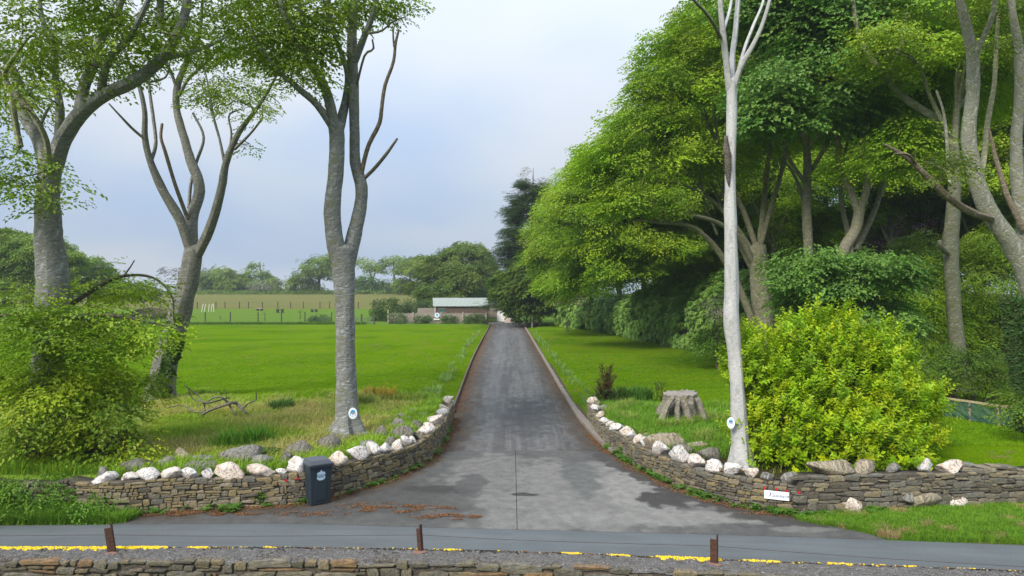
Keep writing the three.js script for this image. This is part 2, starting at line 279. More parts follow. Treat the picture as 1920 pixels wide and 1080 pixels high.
// the drive: a worn apron in two bays, then tarmac running up to the house
const X0 = -11, X1 = 13, Z0 = -13.6, Z1 = -34;                             // metres covered by the near texture
const blotch = (x, z, cx, cz, rx, rz, ragged = 0.45, fr = 1.2) => { const q = Math.hypot((x - cx) / rx, (z - cz) / rz) + ragged * fbm2(x * fr + cx * 3, z * fr + cz, 4); return 1 - sstep(0.66, 1.08, q); };
const stroke = (x, z, pts, w, ragged = 0.3) => { const d = edgeDist(pts, x, z) / w + ragged * fbm2(x * 1.6 + 5, z * 1.6, 4); return 1 - sstep(0.75, 1.05, d); };
function driveColor(x, z) {
  const far = -z, fine = n2(x * 38, z * 38), mid = fbm2(x * 2.2, z * 2.2, 4), big = fbm2(x * 0.45 + 3, z * 0.3, 3), grit = n2(x * 90 + 7, z * 90);
  let c = mixc([0.165, 0.165, 0.165], [0.125, 0.125, 0.128], clamp(0.5 + big, 0, 1));
  const d = Math.min(edgeDist(leftEdge, x, z), edgeDist(rightEdge, x, z));
  if (far < 21.72) {
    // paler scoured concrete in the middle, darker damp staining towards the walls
    c = mixc(c, [0.29, 0.29, 0.285], blotch(x, z, 1.6, -17.0, 3.4, 3.6, 0.5, 0.6));
    c = mixc(c, [0.25, 0.25, 0.245], blotch(x, z, -0.7, -19, 1.2, 2.8, 0.4, 0.7));
    c = mixc(c, [0.37, 0.37, 0.365], blotch(x, z, 3.1, -17.6, 1.0, 2.3, 0.45, 0.8));
    c = mixc(c, [0.34, 0.34, 0.335], blotch(x, z, 3.6, -15.2, 3.4, 0.5, 0.5, 0.8));
    c = mixc(c, [0.15, 0.16, 0.162], blotch(x, z, 1.9, -18.6, 0.55, 2.2, 0.5, 1.0) * 0.7);
    c = mixc(c, [0.088, 0.082, 0.08], stroke(x, z, [[3.1, -21.4], [3.5, -19.8], [4.6, -17.0], [6.2, -15.1]], 0.75, 0.5));
    c = mixc(c, [0.075, 0.07, 0.068], blotch(x, z, 3.75, -16.6, 0.75, 0.8, 0.6, 1.2));
    c = mixc(c, [0.1, 0.097, 0.095], blotch(x, z, -3.2, -16.6, 3.0, 1.7, 0.6, 0.5) * 0.75);
    c = mixc(c, [0.068, 0.064, 0.062], blotch(x, z, -1.9, -17.45, 0.9, 0.4, 0.6, 1.2));
    c = mixc(c, [0.11, 0.112, 0.115], blotch(x, z, -1.05, -17.9, 0.45, 1.2, 0.5, 1.2) * 0.8);
    c = mixc(c, [0.07, 0.068, 0.066], blotch(x, z, 0.3, -17.0, 0.38, 0.16, 0.5, 2.0));
    c = mixc(c, [0.09, 0.085, 0.08], blotch(x, z, 5.5, -15.4, 0.9, 0.3, 0.5, 1.0) * 0.8);
    c = mixc(c, [0.24, 0.24, 0.235], blotch(x, z, 6.1, -14.5, 0.8, 0.22, 0.4, 1.6));
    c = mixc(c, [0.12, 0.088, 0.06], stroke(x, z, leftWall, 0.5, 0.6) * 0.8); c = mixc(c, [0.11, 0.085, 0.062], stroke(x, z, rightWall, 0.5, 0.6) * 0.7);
    const crack = Math.abs(fbm2(x * 0.7 + 31, z * 0.7, 4)); c = mixc(c, [0.06, 0.058, 0.055], (1 - sstep(0.0, 0.012, crack)) * 0.55);
  } else {
    const wheel = Math.exp(-(((x + 1.05) / 0.5) ** 2)) + Math.exp(-(((x - 1.05) / 0.45) ** 2)), crown = Math.exp(-(((x - 0.05) / 0.35) ** 2));
    c = mixc([0.13, 0.128, 0.132], [0.205, 0.208, 0.222], clamp(0.9 * wheel + 0.35 * crown + big * 0.7, 0, 1));
    const streak = fbm2(x * 2.6 + 3, z * 0.07, 3); c = mixc(c, [0.29, 0.29, 0.3], sstep(0.05, 0.5, streak) * 0.42); c = mixc(c, [0.1, 0.098, 0.1], sstep(0.05, 0.5, -streak) * 0.38); c = mixc(c, [0.27, 0.265, 0.26], sstep(0.2, 0.45, fbm2(x * 0.9 + 60, z * 0.35, 4)) * 0.5);
    c = mixc(c, [0.27, 0.27, 0.28], blotch(x, z, 0.35, -36, 0.25, 9, 0.6, 0.5) * 0.5);
    c = mixc(c, [0.082, 0.082, 0.086], blotch(x, z, 0.7, -28, 0.9, 4.8, 0.5, 0.7) * 0.75);
    const ring = Math.abs(Math.hypot((x - 0.75) / 0.75, (z + 31) / 2.6) - 1 + 0.25 * mid); c = mixc(c, [0.05, 0.05, 0.05], (1 - sstep(0.0, 0.05, ring)) * 0.8);
    const ring2 = Math.abs(Math.hypot((x + 1.2) / 0.3, (z + 27.6) / 0.8) - 1 + 0.2 * mid); c = mixc(c, [0.05, 0.05, 0.05], (1 - sstep(0.0, 0.07, ring2)) * 0.6);
    if (grit > 0.72 && blotch(x, z, 0.85, -24.4, 0.55, 1.8, 0.6, 1.5) > 0.3) c = [0.34, 0.34, 0.34];
    // moss, mud and old leaves pressed into both margins
    const mud = 1 - sstep(0.3, 1.5, d + 0.7 * fbm2(x * 1.3, z * 0.5, 4)); c = mixc(c, [0.075, 0.056, 0.044], mud * 0.9);
    const leafy = 1 - sstep(0.15, 0.8, d + 0.5 * fbm2(x * 2.2 + 6, z * 0.8, 4)); c = mixc(c, x < 0 ? [0.18, 0.088, 0.03] : [0.12, 0.078, 0.04], leafy * 0.75);
    if (n2(x * 9, z * 9) > 0.35 && d < 1.1 && far > 24) c = mixc(c, [0.2, 0.13, 0.03], 0.35);
  }
  const k = 0.52 * (1 + 0.24 * fine + 0.3 * mid + 0.2 * grit + 0.14 * fbm2(x * 7, z * 7, 3)); return [c[0] * k * 1.04, c[1] * k, c[2] * k * 0.93];
}
{
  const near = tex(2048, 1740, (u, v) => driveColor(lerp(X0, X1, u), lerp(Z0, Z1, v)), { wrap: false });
  const farT = tex(256, 2048, (u, v) => driveColor(lerp(-5, 5, u), lerp(-33.5, -116, v)), { wrap: false });
  const bump = tex(512, 512, (u, v) => { const k = 0.5 + 0.35 * wrapN(u, v, 150, 6) + 0.25 * wrapN(u, v, 70, 7); return [k, k, k]; }, { linear: true });
  bump.repeat.set(14, 12);
  const uvN = (x, z) => [(x - X0) / (X1 - X0), (z - Z0) / (Z1 - Z0)], uvF = (x, z) => [(x + 5) / 10, (z + 33.5) / (-116 + 33.5)];
  const m1 = std({ map: near, bumpMap: bump, bumpScale: 0.008, roughness: 0.78 }), m2 = std({ map: farT, roughness: 0.8 });
  const J = -21.72, g = 0.007, cx = 0.11, inL = leftEdge.map(([x, z]) => [x - 0.12, z - 0.12]), inR = rightEdge.map(([x, z]) => [x + 0.12, z - 0.12]);
  const rf = (a, b) => { const o = [[a, zOn(roadFar, a) - g]]; for (const [x, z] of roadFar) if (x > a && x < b) o.push([x, z - g]); o.push([b, zOn(roadFar, b) - g]); return o; };
  const leftN = inL.filter(([x, z]) => z > J && x > -9.95), rightN = inR.filter(([x, z]) => z > J && x < 6.75);
  const onL = [-2.5, J + g], onR = [3.35, J + g];
  const o = new THREE.Group(); o.name = 'driveway'; o.userData.kind = 'structure'; scene.add(o);
  const bayL = [...rf(-8.6, cx - g), [cx - g, J + g], onL, ...[...leftN].reverse().filter(([x]) => x > -8.9)];
  const bayR = [...rf(cx + g, 7.6), [7.2, -14.6], ...[...rightN].reverse(), onR, [cx + g, J + g]];
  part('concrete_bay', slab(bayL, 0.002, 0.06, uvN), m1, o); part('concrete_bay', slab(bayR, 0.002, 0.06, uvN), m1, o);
  const lt = inL.filter(([x, z]) => z < J && z > -33.4), rt = inR.filter(([x, z]) => z < J && z > -33.4);
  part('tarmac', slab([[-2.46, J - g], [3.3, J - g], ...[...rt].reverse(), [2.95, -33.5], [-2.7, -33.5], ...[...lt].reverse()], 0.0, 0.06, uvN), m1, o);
  const lf = inL.filter(([x, z]) => z < -33.6), rff = inR.filter(([x, z]) => z < -33.6);
  part('tarmac', sheet([[-2.7, -33.5], [2.95, -33.5], ...[...rff].reverse(), [2.1, -118], [-9, -118], [-9, -114], [-3.6, -113.5], ...[...lf].reverse()], 0.0, uvF), m2, o);
}
// ------------------------------------------------------------------ stone
const stoneTex = tex(512, 512, (u, v) => { // grey-brown slatestone with fine banding and pale lichen flecks
  let k = 0.95 + 0.55 * wrapF(u, v * 1, 8, 5, 1) + 0.22 * wrapN(u * 0.999, v, 90, 3); const band = 0.12 * wrapN(u, v, 5, 9); k += band;
  let c = mixc([0.21 * k, 0.175 * k, 0.115 * k], [0.165 * k, 0.155 * k, 0.135 * k], clamp(0.5 + wrapF(u, v, 5, 3, 6) * 1.3, 0, 1));
  const li = wrapF(u, v, 16, 4, 12); if (li > 0.34) c = mixc(c, [0.36, 0.37, 0.33], sstep(0.34, 0.44, li) * 0.6);
  const mo = wrapF(u, v, 11, 4, 15); if (mo > 0.36) c = mixc(c, [0.2, 0.19, 0.04], sstep(0.36, 0.5, mo) * 0.5);
  return c;
});
const stoneBump = tex(512, 512, (u, v) => { const k = 0.5 + 0.55 * wrapF(u, v, 10, 5, 4); return [k, k, k]; }, { linear: true });
const stoneMats = [[0.92, 0.88, 0.78], [1.15, 1.05, 0.82], [0.7, 0.7, 0.7], [1.18, 1.02, 0.66], [0.55, 0.52, 0.48], [0.85, 0.88, 0.88], [1.25, 1.18, 1.0]].map((c) => std({ map: stoneTex, bumpMap: stoneBump, bumpScale: 0.012, color: C(...c.map((v) => v * 0.98)), roughness: 0.92 }));
const parapetMats = [[0.82, 0.76, 0.66], [0.62, 0.6, 0.56], [0.95, 0.82, 0.62], [0.55, 0.53, 0.5], [0.78, 0.76, 0.72], [1.0, 0.68, 0.42], [0.7, 0.66, 0.54]].map((c) => std({ map: stoneTex, bumpMap: stoneBump, bumpScale: 0.014, color: C(...c) }));
const rustMats = [[1.05, 0.78, 0.56], [0.95, 0.72, 0.5]].map((c) => std({ map: stoneTex, bumpMap: stoneBump, bumpScale: 0.012, color: C(...c) }));
const mortarMat = std({ map: tex(256, 256, (u, v) => { const k = 0.9 + 0.6 * wrapF(u, v, 22, 4, 5); return [0.085 * k, 0.07 * k, 0.054 * k]; }), bumpMap: stoneBump, bumpScale: 0.02, roughness: 1 });
const quartzTex = tex(512, 512, (u, v) => { // white vein quartz: milky, stained pink-ochre, with dark slate seams
  const k = 1 + 0.16 * wrapN(u, v, 60, 3) + 0.2 * wrapF(u, v, 20, 3, 7); let c = [0.66 * k, 0.63 * k, 0.6 * k];
  c = mixc(c, [0.6, 0.42, 0.3], sstep(0.02, 0.4, wrapF(u, v, 6, 4, 21)) * 0.75);
  c = mixc(c, [0.16, 0.16, 0.165], sstep(0.14, 0.3, wrapF(u, v, 11, 4, 31)) * 0.8);
  c = mixc(c, [0.33, 0.31, 0.29], sstep(0.16, 0.4, wrapF(u, v, 34, 3, 41)) * 0.6);
  return c;
});
const quartzMats = [[1, 1, 1], [1.0, 0.94, 0.88], [1.04, 1.04, 1.06], [0.98, 0.88, 0.78]].map((c) => std({ map: quartzTex, bumpMap: stoneBump, bumpScale: 0.02, color: C(...c.map((v) => Math.min(v, 1.0))), roughness: 0.7 }));
const greyRock = std({ map: tex(512, 512, (u, v) => { const k = 0.9 + 1.0 * wrapF(u, v, 9, 5, 2) + 0.25 * wrapN(u, v, 70, 4); let c = [0.19 * k, 0.178 * k, 0.155 * k]; c = mixc(c, [0.36, 0.36, 0.33], sstep(0.25, 0.42, wrapF(u, v, 18, 4, 5)) * 0.7); c = mixc(c, [0.16, 0.15, 0.05], sstep(0.28, 0.45, wrapF(u, v, 8, 4, 9)) * 0.5); return c; }), bumpMap: stoneBump, bumpScale: 0.03, roughness: 0.95 });
const tanRock = std({ map: greyRock.map, bumpMap: stoneBump, bumpScale: 0.03, color: C(1.4, 1.24, 1.0), roughness: 0.95 });
const darkRock = std({ map: greyRock.map, bumpMap: stoneBump, bumpScale: 0.03, color: C(0.78, 0.76, 0.72), roughness: 0.95 });
const boxUV = (g, s = 1, ox = 0) => { g = g.index ? g.toNonIndexed() : g; const p = g.attributes.position, n = g.attributes.normal, uv = []; for (let i = 0; i < p.count; i++) { const ax = Math.abs(n.getX(i)), ay = Math.abs(n.getY(i)), az = Math.abs(n.getZ(i)); if (ay > ax && ay > az) uv.push(p.getX(i) * s + ox, p.getZ(i) * s); else if (ax > az) uv.push(p.getZ(i) * s + ox, p.getY(i) * s); else uv.push(p.getX(i) * s + ox, p.getY(i) * s); } g.setAttribute('uv', new THREE.Float32BufferAttribute(uv, 2)); return g; };
const blockVariants = [...Array(14)].map((_, k) => { // rough hewn blocks of unit size, under 50 faces
  const R = rng(100 + k), pts = [], sk = (R() - 0.5) * 0.9, tp = (R() - 0.5) * 0.7;
  for (const sx of [-1, 1]) for (const sy of [-1, 1]) for (const sz of [-1, 1]) {
    const c = 0.06 + R() * 0.24, e = 0.1 + R() * 0.42, x = sx * 0.5 + sk * sy * 0.12, y = sy * 0.5 * (1 + tp * sx * 0.5), z = sz * 0.5;
    pts.push(V(x * (1 - c * 1.6), y * (0.99 - R() * 0.1), z * (0.88 - R() * 0.2)), V(x * (0.99 - R() * 0.07), y * (1 - e * 1.5), z * (0.86 - R() * 0.2)), V(x * (1 - c * 1.2), y * (1 - e), z * (1 - R() * 0.2)));
  }
  if (k % 2) pts.push(V((R() - 0.5) * 0.5, 0.5 + 0.04 * R(), 0.2), V((R() - 0.5) * 0.5, -0.5, 0.2));
  return boxUV(new ConvexGeometry(pts), 0.55, R() * 4);
});
function boulder(w, h, dp, seed, { cuts = 9, detail = 3, rough = 0.16, flat = 0.3 } = {}) {
  const R = rng(seed); let g = mergeVertices(new THREE.IcosahedronGeometry(1, detail).deleteAttribute('uv').deleteAttribute('normal')); const p = g.attributes.position, planes = [...Array(cuts)].map(() => [V(R() - 0.5, (R() - 0.5) * 0.8, R() - 0.5).normalize(), 0.42 + R() * 0.34]);
  const v = V();
  for (let i = 0; i < p.count; i++) { v.fromBufferAttribute(p, i); for (const [n, d] of planes) { const k = v.dot(n) - d; if (k > 0) v.addScaledVector(n, -k * 0.92); } v.multiplyScalar(1 + rough * fbm3(v.x * 1.4 + seed, v.y * 1.4, v.z * 1.4, 4) * 1.3 + 0.045 * n3(v.x * 5 + seed, v.y * 7, v.z * 5)); if (v.y < -flat * 2) v.y = lerp(v.y, -flat * 2, 0.6); p.setXYZ(i, v.x, v.y, v.z); }
  g.computeBoundingBox(); const s = g.boundingBox.getSize(V()), c = g.boundingBox.getCenter(V()); g.translate(-c.x, -c.y, -c.z); g.scale(w / s.x, h / s.y, dp / s.z); g.computeVertexNormals();
  return boxUV(g, 1.6, R() * 5);
}
// a path on the ground: place, tangent and front normal by length
function track(line, front) {
  const pts = line.map(([x, z]) => V(x, 0, z)), c = new THREE.CatmullRomCurve3(pts, false, 'centripetal'), L = c.getLength(); c.arcLengthDivisions = 400;
  return { L, at(s) { const u = clamp(s / L, 0, 1), p = c.getPointAt(u), t = c.getTangentAt(u), n = V(-t.z * front, 0, t.x * front); return { p, t, n }; } };
}
function rubbleWall({ name, label, line, front, h, y0, thick, course, length, seed, mats, keep = 300, gap = 0.014, face = 0.17, group }) {
  const R = rng(seed), tr = track(line, front), mid = tr.at(tr.L / 2).p, o = thing(name, label, 'stone wall', V(mid.x, 0, mid.z), group), N = Math.ceil(tr.L / 0.3), pos = [], uv = [], idx = [];
  for (let i = 0; i <= N; i++) { // mortared core, a little behind the faces of the stones
    const s = i / N * tr.L, { p, n } = tr.at(s), H = y0(s) + h(s), a = p.clone().addScaledVector(n, -0.035), b = p.clone().addScaledVector(n, -thick), w = 0.02 * n2(s * 3, seed);
    for (const [q, y] of [[a, y0(s) - 0.15], [a, H - 0.03 + w], [a.clone().addScaledVector(n, -0.06), H + w], [b, H + w * 0.5], [b, y0(s) - 0.15]]) { pos.push(q.x, y, q.z); uv.push(s, y + (q === b ? 1 : 0)); }
  }
  for (let i = 0; i < N; i++) for (let j = 0; j < 4; j++) { const a = i * 5 + j; idx.push(a, a + 5, a + 1, a + 1, a + 5, a + 6); }
  for (const e of [0, N * 5]) idx.push(e, e + 1, e + 4, e + 1, e + 3, e + 4, e + 1, e + 2, e + 3);
  const g = new THREE.BufferGeometry(); g.setAttribute('position', new THREE.Float32BufferAttribute(pos, 3)); g.setAttribute('uv', new THREE.Float32BufferAttribute(uv, 2)); g.setIndex(idx); g.computeVertexNormals();
  part('mortar_core', g.toNonIndexed(), mortarMat, o);
  const stones = [], hMax = Math.max(...[...Array(40)].map((_, i) => h(i / 39 * tr.L))), cuts = [-0.02];
  while (cuts[cuts.length - 1] < hMax + 0.1) cuts.push(cuts[cuts.length - 1] + course[0] + R() * (course[1] - course[0]));
  const bed = (k, s) => cuts[k] + (k ? 0.45 * (course[0] + course[1]) * (0.55 * n2(s * 0.9 + k * 7.3, seed) + 0.3 * n2(s * 2.7 + k * 3.1, seed + 5)) : 0);
  const addStone = (s, len, lo, hi) => {
    const sm = s + len / 2; if (sm < 0.02 || sm > tr.L - 0.02) return;
    const Hs = h(sm); if (lo > Hs - 0.03) return; hi = Math.min(hi, Hs + 0.02);
    const hh = hi - lo; if (hh < 0.028) return;
    const { p, t, n } = tr.at(sm), depth = face * (0.8 + 0.4 * R()), q = p.clone().addScaledVector(n, -depth / 2 + 0.002 + R() * 0.03); q.y = y0(sm) + (lo + hi) / 2;
    const g2 = gap * (0.5 + R()); stones.push({ q, yaw: Math.atan2(-t.z, t.x), roll: (R() - 0.5) * 0.14, pitch: (R() - 0.5) * 0.12, sc: V(Math.max(0.05, len - g2) * 1.04, Math.max(0.03, hh - g2) * 1.05, depth), v: Math.floor(R() * 14), m: mats[Math.floor(R() * mats.length)], big: len * hh / (q.x * q.x + q.z * q.z) });
  };
  for (let k = 0; k < cuts.length - 1; k++) {
    let s = -R() * 0.2;
    while (s < tr.L) {
      const len = length[0] + Math.pow(R(), 1.7) * (length[1] - length[0]), sm = clamp(s + len / 2, 0, tr.L), lo = bed(k, sm), hi = bed(k + 1, sm), z = R();
      if (z < 0.2 && hi - lo > 0.085) { const m = lerp(lo, hi, 0.35 + 0.3 * R()), c = 0.35 + 0.3 * R(); addStone(s, len, lo, m); if (R() < 0.5) addStone(s, len, m, hi); else { addStone(s, len * c, m, hi); addStone(s + len * c, len * (1 - c), m, hi); } }
      else if (z < 0.3) { const c = 0.35 + 0.3 * R(); addStone(s, len * c, lo, hi); addStone(s + len * c, len * (1 - c), lo, hi); }
      else addStone(s, len, lo, hi);
      s += len;
    }
  }
  stones.sort((a, b) => b.big - a.big);
  const place = (m, st) => { m.position.copy(st.q).sub(o.position); m.rotation.set(st.pitch, st.yaw, st.roll, 'YZX'); m.scale.copy(st.sc); if (front < 0) m.rotation.y += Math.PI; };
  const rest = new Map();
  stones.forEach((st, i) => {
    const m = new THREE.Mesh(blockVariants[st.v], st.m); place(m, st);
    if (i < keep) { m.name = 'stone'; m.castShadow = m.receiveShadow = true; o.add(m); }
    else { m.updateMatrix(); const k = rest.get(st.m) ?? []; k.push(blockVariants[st.v].clone().applyMatrix4(m.matrix)); rest.set(st.m, k); }
  });
  for (const [mt, list] of rest) { const m = new THREE.Mesh(mergeGeometries(list), mt); m.name = 'small_stone_fill'; m.userData.kind = 'stuff'; m.castShadow = m.receiveShadow = true; o.add(m); }
  return { o, tr };
}
// boulders set along a wall: found on the wall from where they show
function setBoulder(w, list, yTop, back = 0.2) {
  list.forEach(([px, py, wp, hp, tone, inFace], i) => {
    let best = 1e9, bs = 0; for (let s = 0; s <= w.tr.L; s += 0.02) { const { p, n } = w.tr.at(s), q = p.clone().addScaledVector(n, -back), x = 960 + FPX * q.x / -q.z, yy = 540 - 0; const d1 = -q.z, e = Math.abs(x - px) + 0.25 * Math.abs((EYE - yTop(s)) / d1 * FPX + 550 - (py + hp * 0.4)); if (e < best) { best = e; bs = s; } }
    const { p, n } = w.tr.at(bs), q = p.clone().addScaledVector(n, inFace ? -0.03 : -back), d = -q.z, c = P(px, py, d), W = wp / FPX * d * 1.14, H = hp / FPX * d * 1.14;
    const y = inFace ? c.y : yTop(bs) + H * 0.36;
    const g = boulder(W, H, inFace ? 0.34 : Math.min(0.42, Math.max(W * 0.75, H * 0.9)), 900 + px * 7 + i, { cuts: 13, detail: 3 }); g.translate(q.x, y, q.z);
    const mat = tone === 'g' ? greyRock : tone === 't' ? tanRock : quartzMats[(px + i) % 4];
    part(tone ? 'coping_stone' : 'quartz_boulder', g, mat, w.o, tone ? undefined : 'white quartz boulder');
  });
}
const hLeft = (s) => lerp(0.72, 0.66, sstep(6, 15, s)) + 0.03 * Math.sin(s * 1.3);
const wl = rubbleWall({ name: 'curved_stone_wall', label: 'curved stone wall topped with white boulders behind the wheelie bin', line: leftWall, front: 1, h: hLeft, y0: () => 0, thick: 0.42, course: [0.07, 0.135], length: [0.14, 0.46], seed: 5, mats: [stoneMats[0], stoneMats[1], stoneMats[3], stoneMats[3], stoneMats[2], stoneMats[4], stoneMats[6], stoneMats[3]] });
setBoulder(wl, [[202, 894, 40, 18], [244, 893, 31, 15], [280, 889, 36, 21], [322, 888, 38, 22], [358, 887, 32, 20], [391, 887, 22, 18], [433, 881, 52, 29], [488, 880, 52, 22], [528, 882, 18, 10], [555, 872, 34, 30], [592, 868, 30, 22], [632, 858, 41, 25], [672, 853, 36, 23], [701, 856, 29, 27], [722, 849, 20, 21], [742, 845, 27, 20], [762, 836, 20, 19], [773, 832, 14, 13], [786, 826, 21, 15, 't'], [797, 816, 28, 18], [805, 805, 23, 16], [816, 793, 26, 20], [821, 779, 20, 14], [829, 770, 22, 14], [833, 764, 18, 14], [840, 755, 18, 14], [843, 745, 19, 10]], hLeft);
const hRight = (s) => lerp(0.58, 0.64, sstep(3, 9, s)) + 0.03 * Math.sin(s * 1.1 + 1);
const wr = rubbleWall({ name: 'curved_stone_wall', label: 'curved stone wall with white boulders and a name plaque right of the drive', line: rightWall, front: 1, h: hRight, y0: () => 0, thick: 0.42, course: [0.055, 0.12], length: [0.13, 0.44], seed: 6, mats: [stoneMats[0], stoneMats[2], stoneMats[1], stoneMats[4], stoneMats[3], stoneMats[5], stoneMats[0]] });
setBoulder(wr, [[1111, 761, 19, 15], [1117, 770, 17, 10], [1125, 780, 15, 11], [1135, 788, 22, 12], [1145, 795, 17, 12], [1157, 806, 26, 15], [1173, 817, 23, 17], [1185, 823, 22, 16], [1199, 831, 22, 17], [1215, 841, 28, 20], [1240, 851, 31, 24], [1273, 861, 34, 30], [1305, 863, 31, 23], [1339, 870, 31, 22], [1352, 876, 9, 8, 't'], [1373, 878, 32, 22], [1407, 888, 24, 18], [1439, 892, 26, 16, 'g'], [1479, 896, 31, 21, 'g']], hRight);
const hRoad = (s) => 0.86 + 0.02 * Math.sin(s * 0.9);
const wd = rubbleWall({ name: 'roadside_stone_wall', label: 'straight roadside stone wall below the yellow green shrub', line: roadsideWall, front: 1, h: hRoad, y0: () => 0, thick: 0.45, course: [0.06, 0.16], length: [0.16, 0.62], seed: 7, mats: [stoneMats[0], stoneMats[5], stoneMats[2], stoneMats[1], stoneMats[4], stoneMats[2], stoneMats[6]] });
setBoulder(wd, [[1556, 876, 82, 27, 't'], [1619, 877, 40, 25, 't'], [1674, 879, 24, 18, 'g'], [1733, 877, 31, 26], [1775, 880, 41, 23], [1812, 883, 30, 16, 'g'], [1589, 948, 48, 31, '', 1], [1778, 942, 44, 34, '', 1], [1722, 938, 55, 28, 't', 1], [1688, 930, 20, 14, 'g', 1]], hRoad);
{ // tilted loose slabs over the tumbled end of that wall
  const R = rng(77); for (let i = 0; i < 16; i++) { const px = 1838 + i * 6.2, s = clamp((px - 1500) / 1280 * 15.9, 0, wd.tr.L), { p, n } = wd.tr.at(s); const b = blockVariants[i % 14].clone(); b.scale(0.3 + R() * 0.35, 0.05 + R() * 0.05, 0.28); b.rotateZ(-0.08 + (R() - 0.5) * 0.2); b.rotateY(R() * 0.5 - 0.25); b.translate(p.x - n.x * 0.18, 0.86 + R() * 0.09, p.z - n.z * 0.18); part('loose_slab', b, stoneMats[[5, 2, 6, 0][i % 4]], wd.o); }
}
const ho = (s) => 0.56 + 0.08 * n2(s * 0.8, 3);
const wo = rubbleWall({ name: 'drystone_wall', label: 'old dark drystone wall half buried under the bushes at far left', line: oldWall, front: 1, h: ho, y0: () => 0.1, thick: 0.5, course: [0.06, 0.14], length: [0.15, 0.5], seed: 8, mats: [stoneMats[4], stoneMats[2], stoneMats[0], stoneMats[4]], gap: 0.03 });
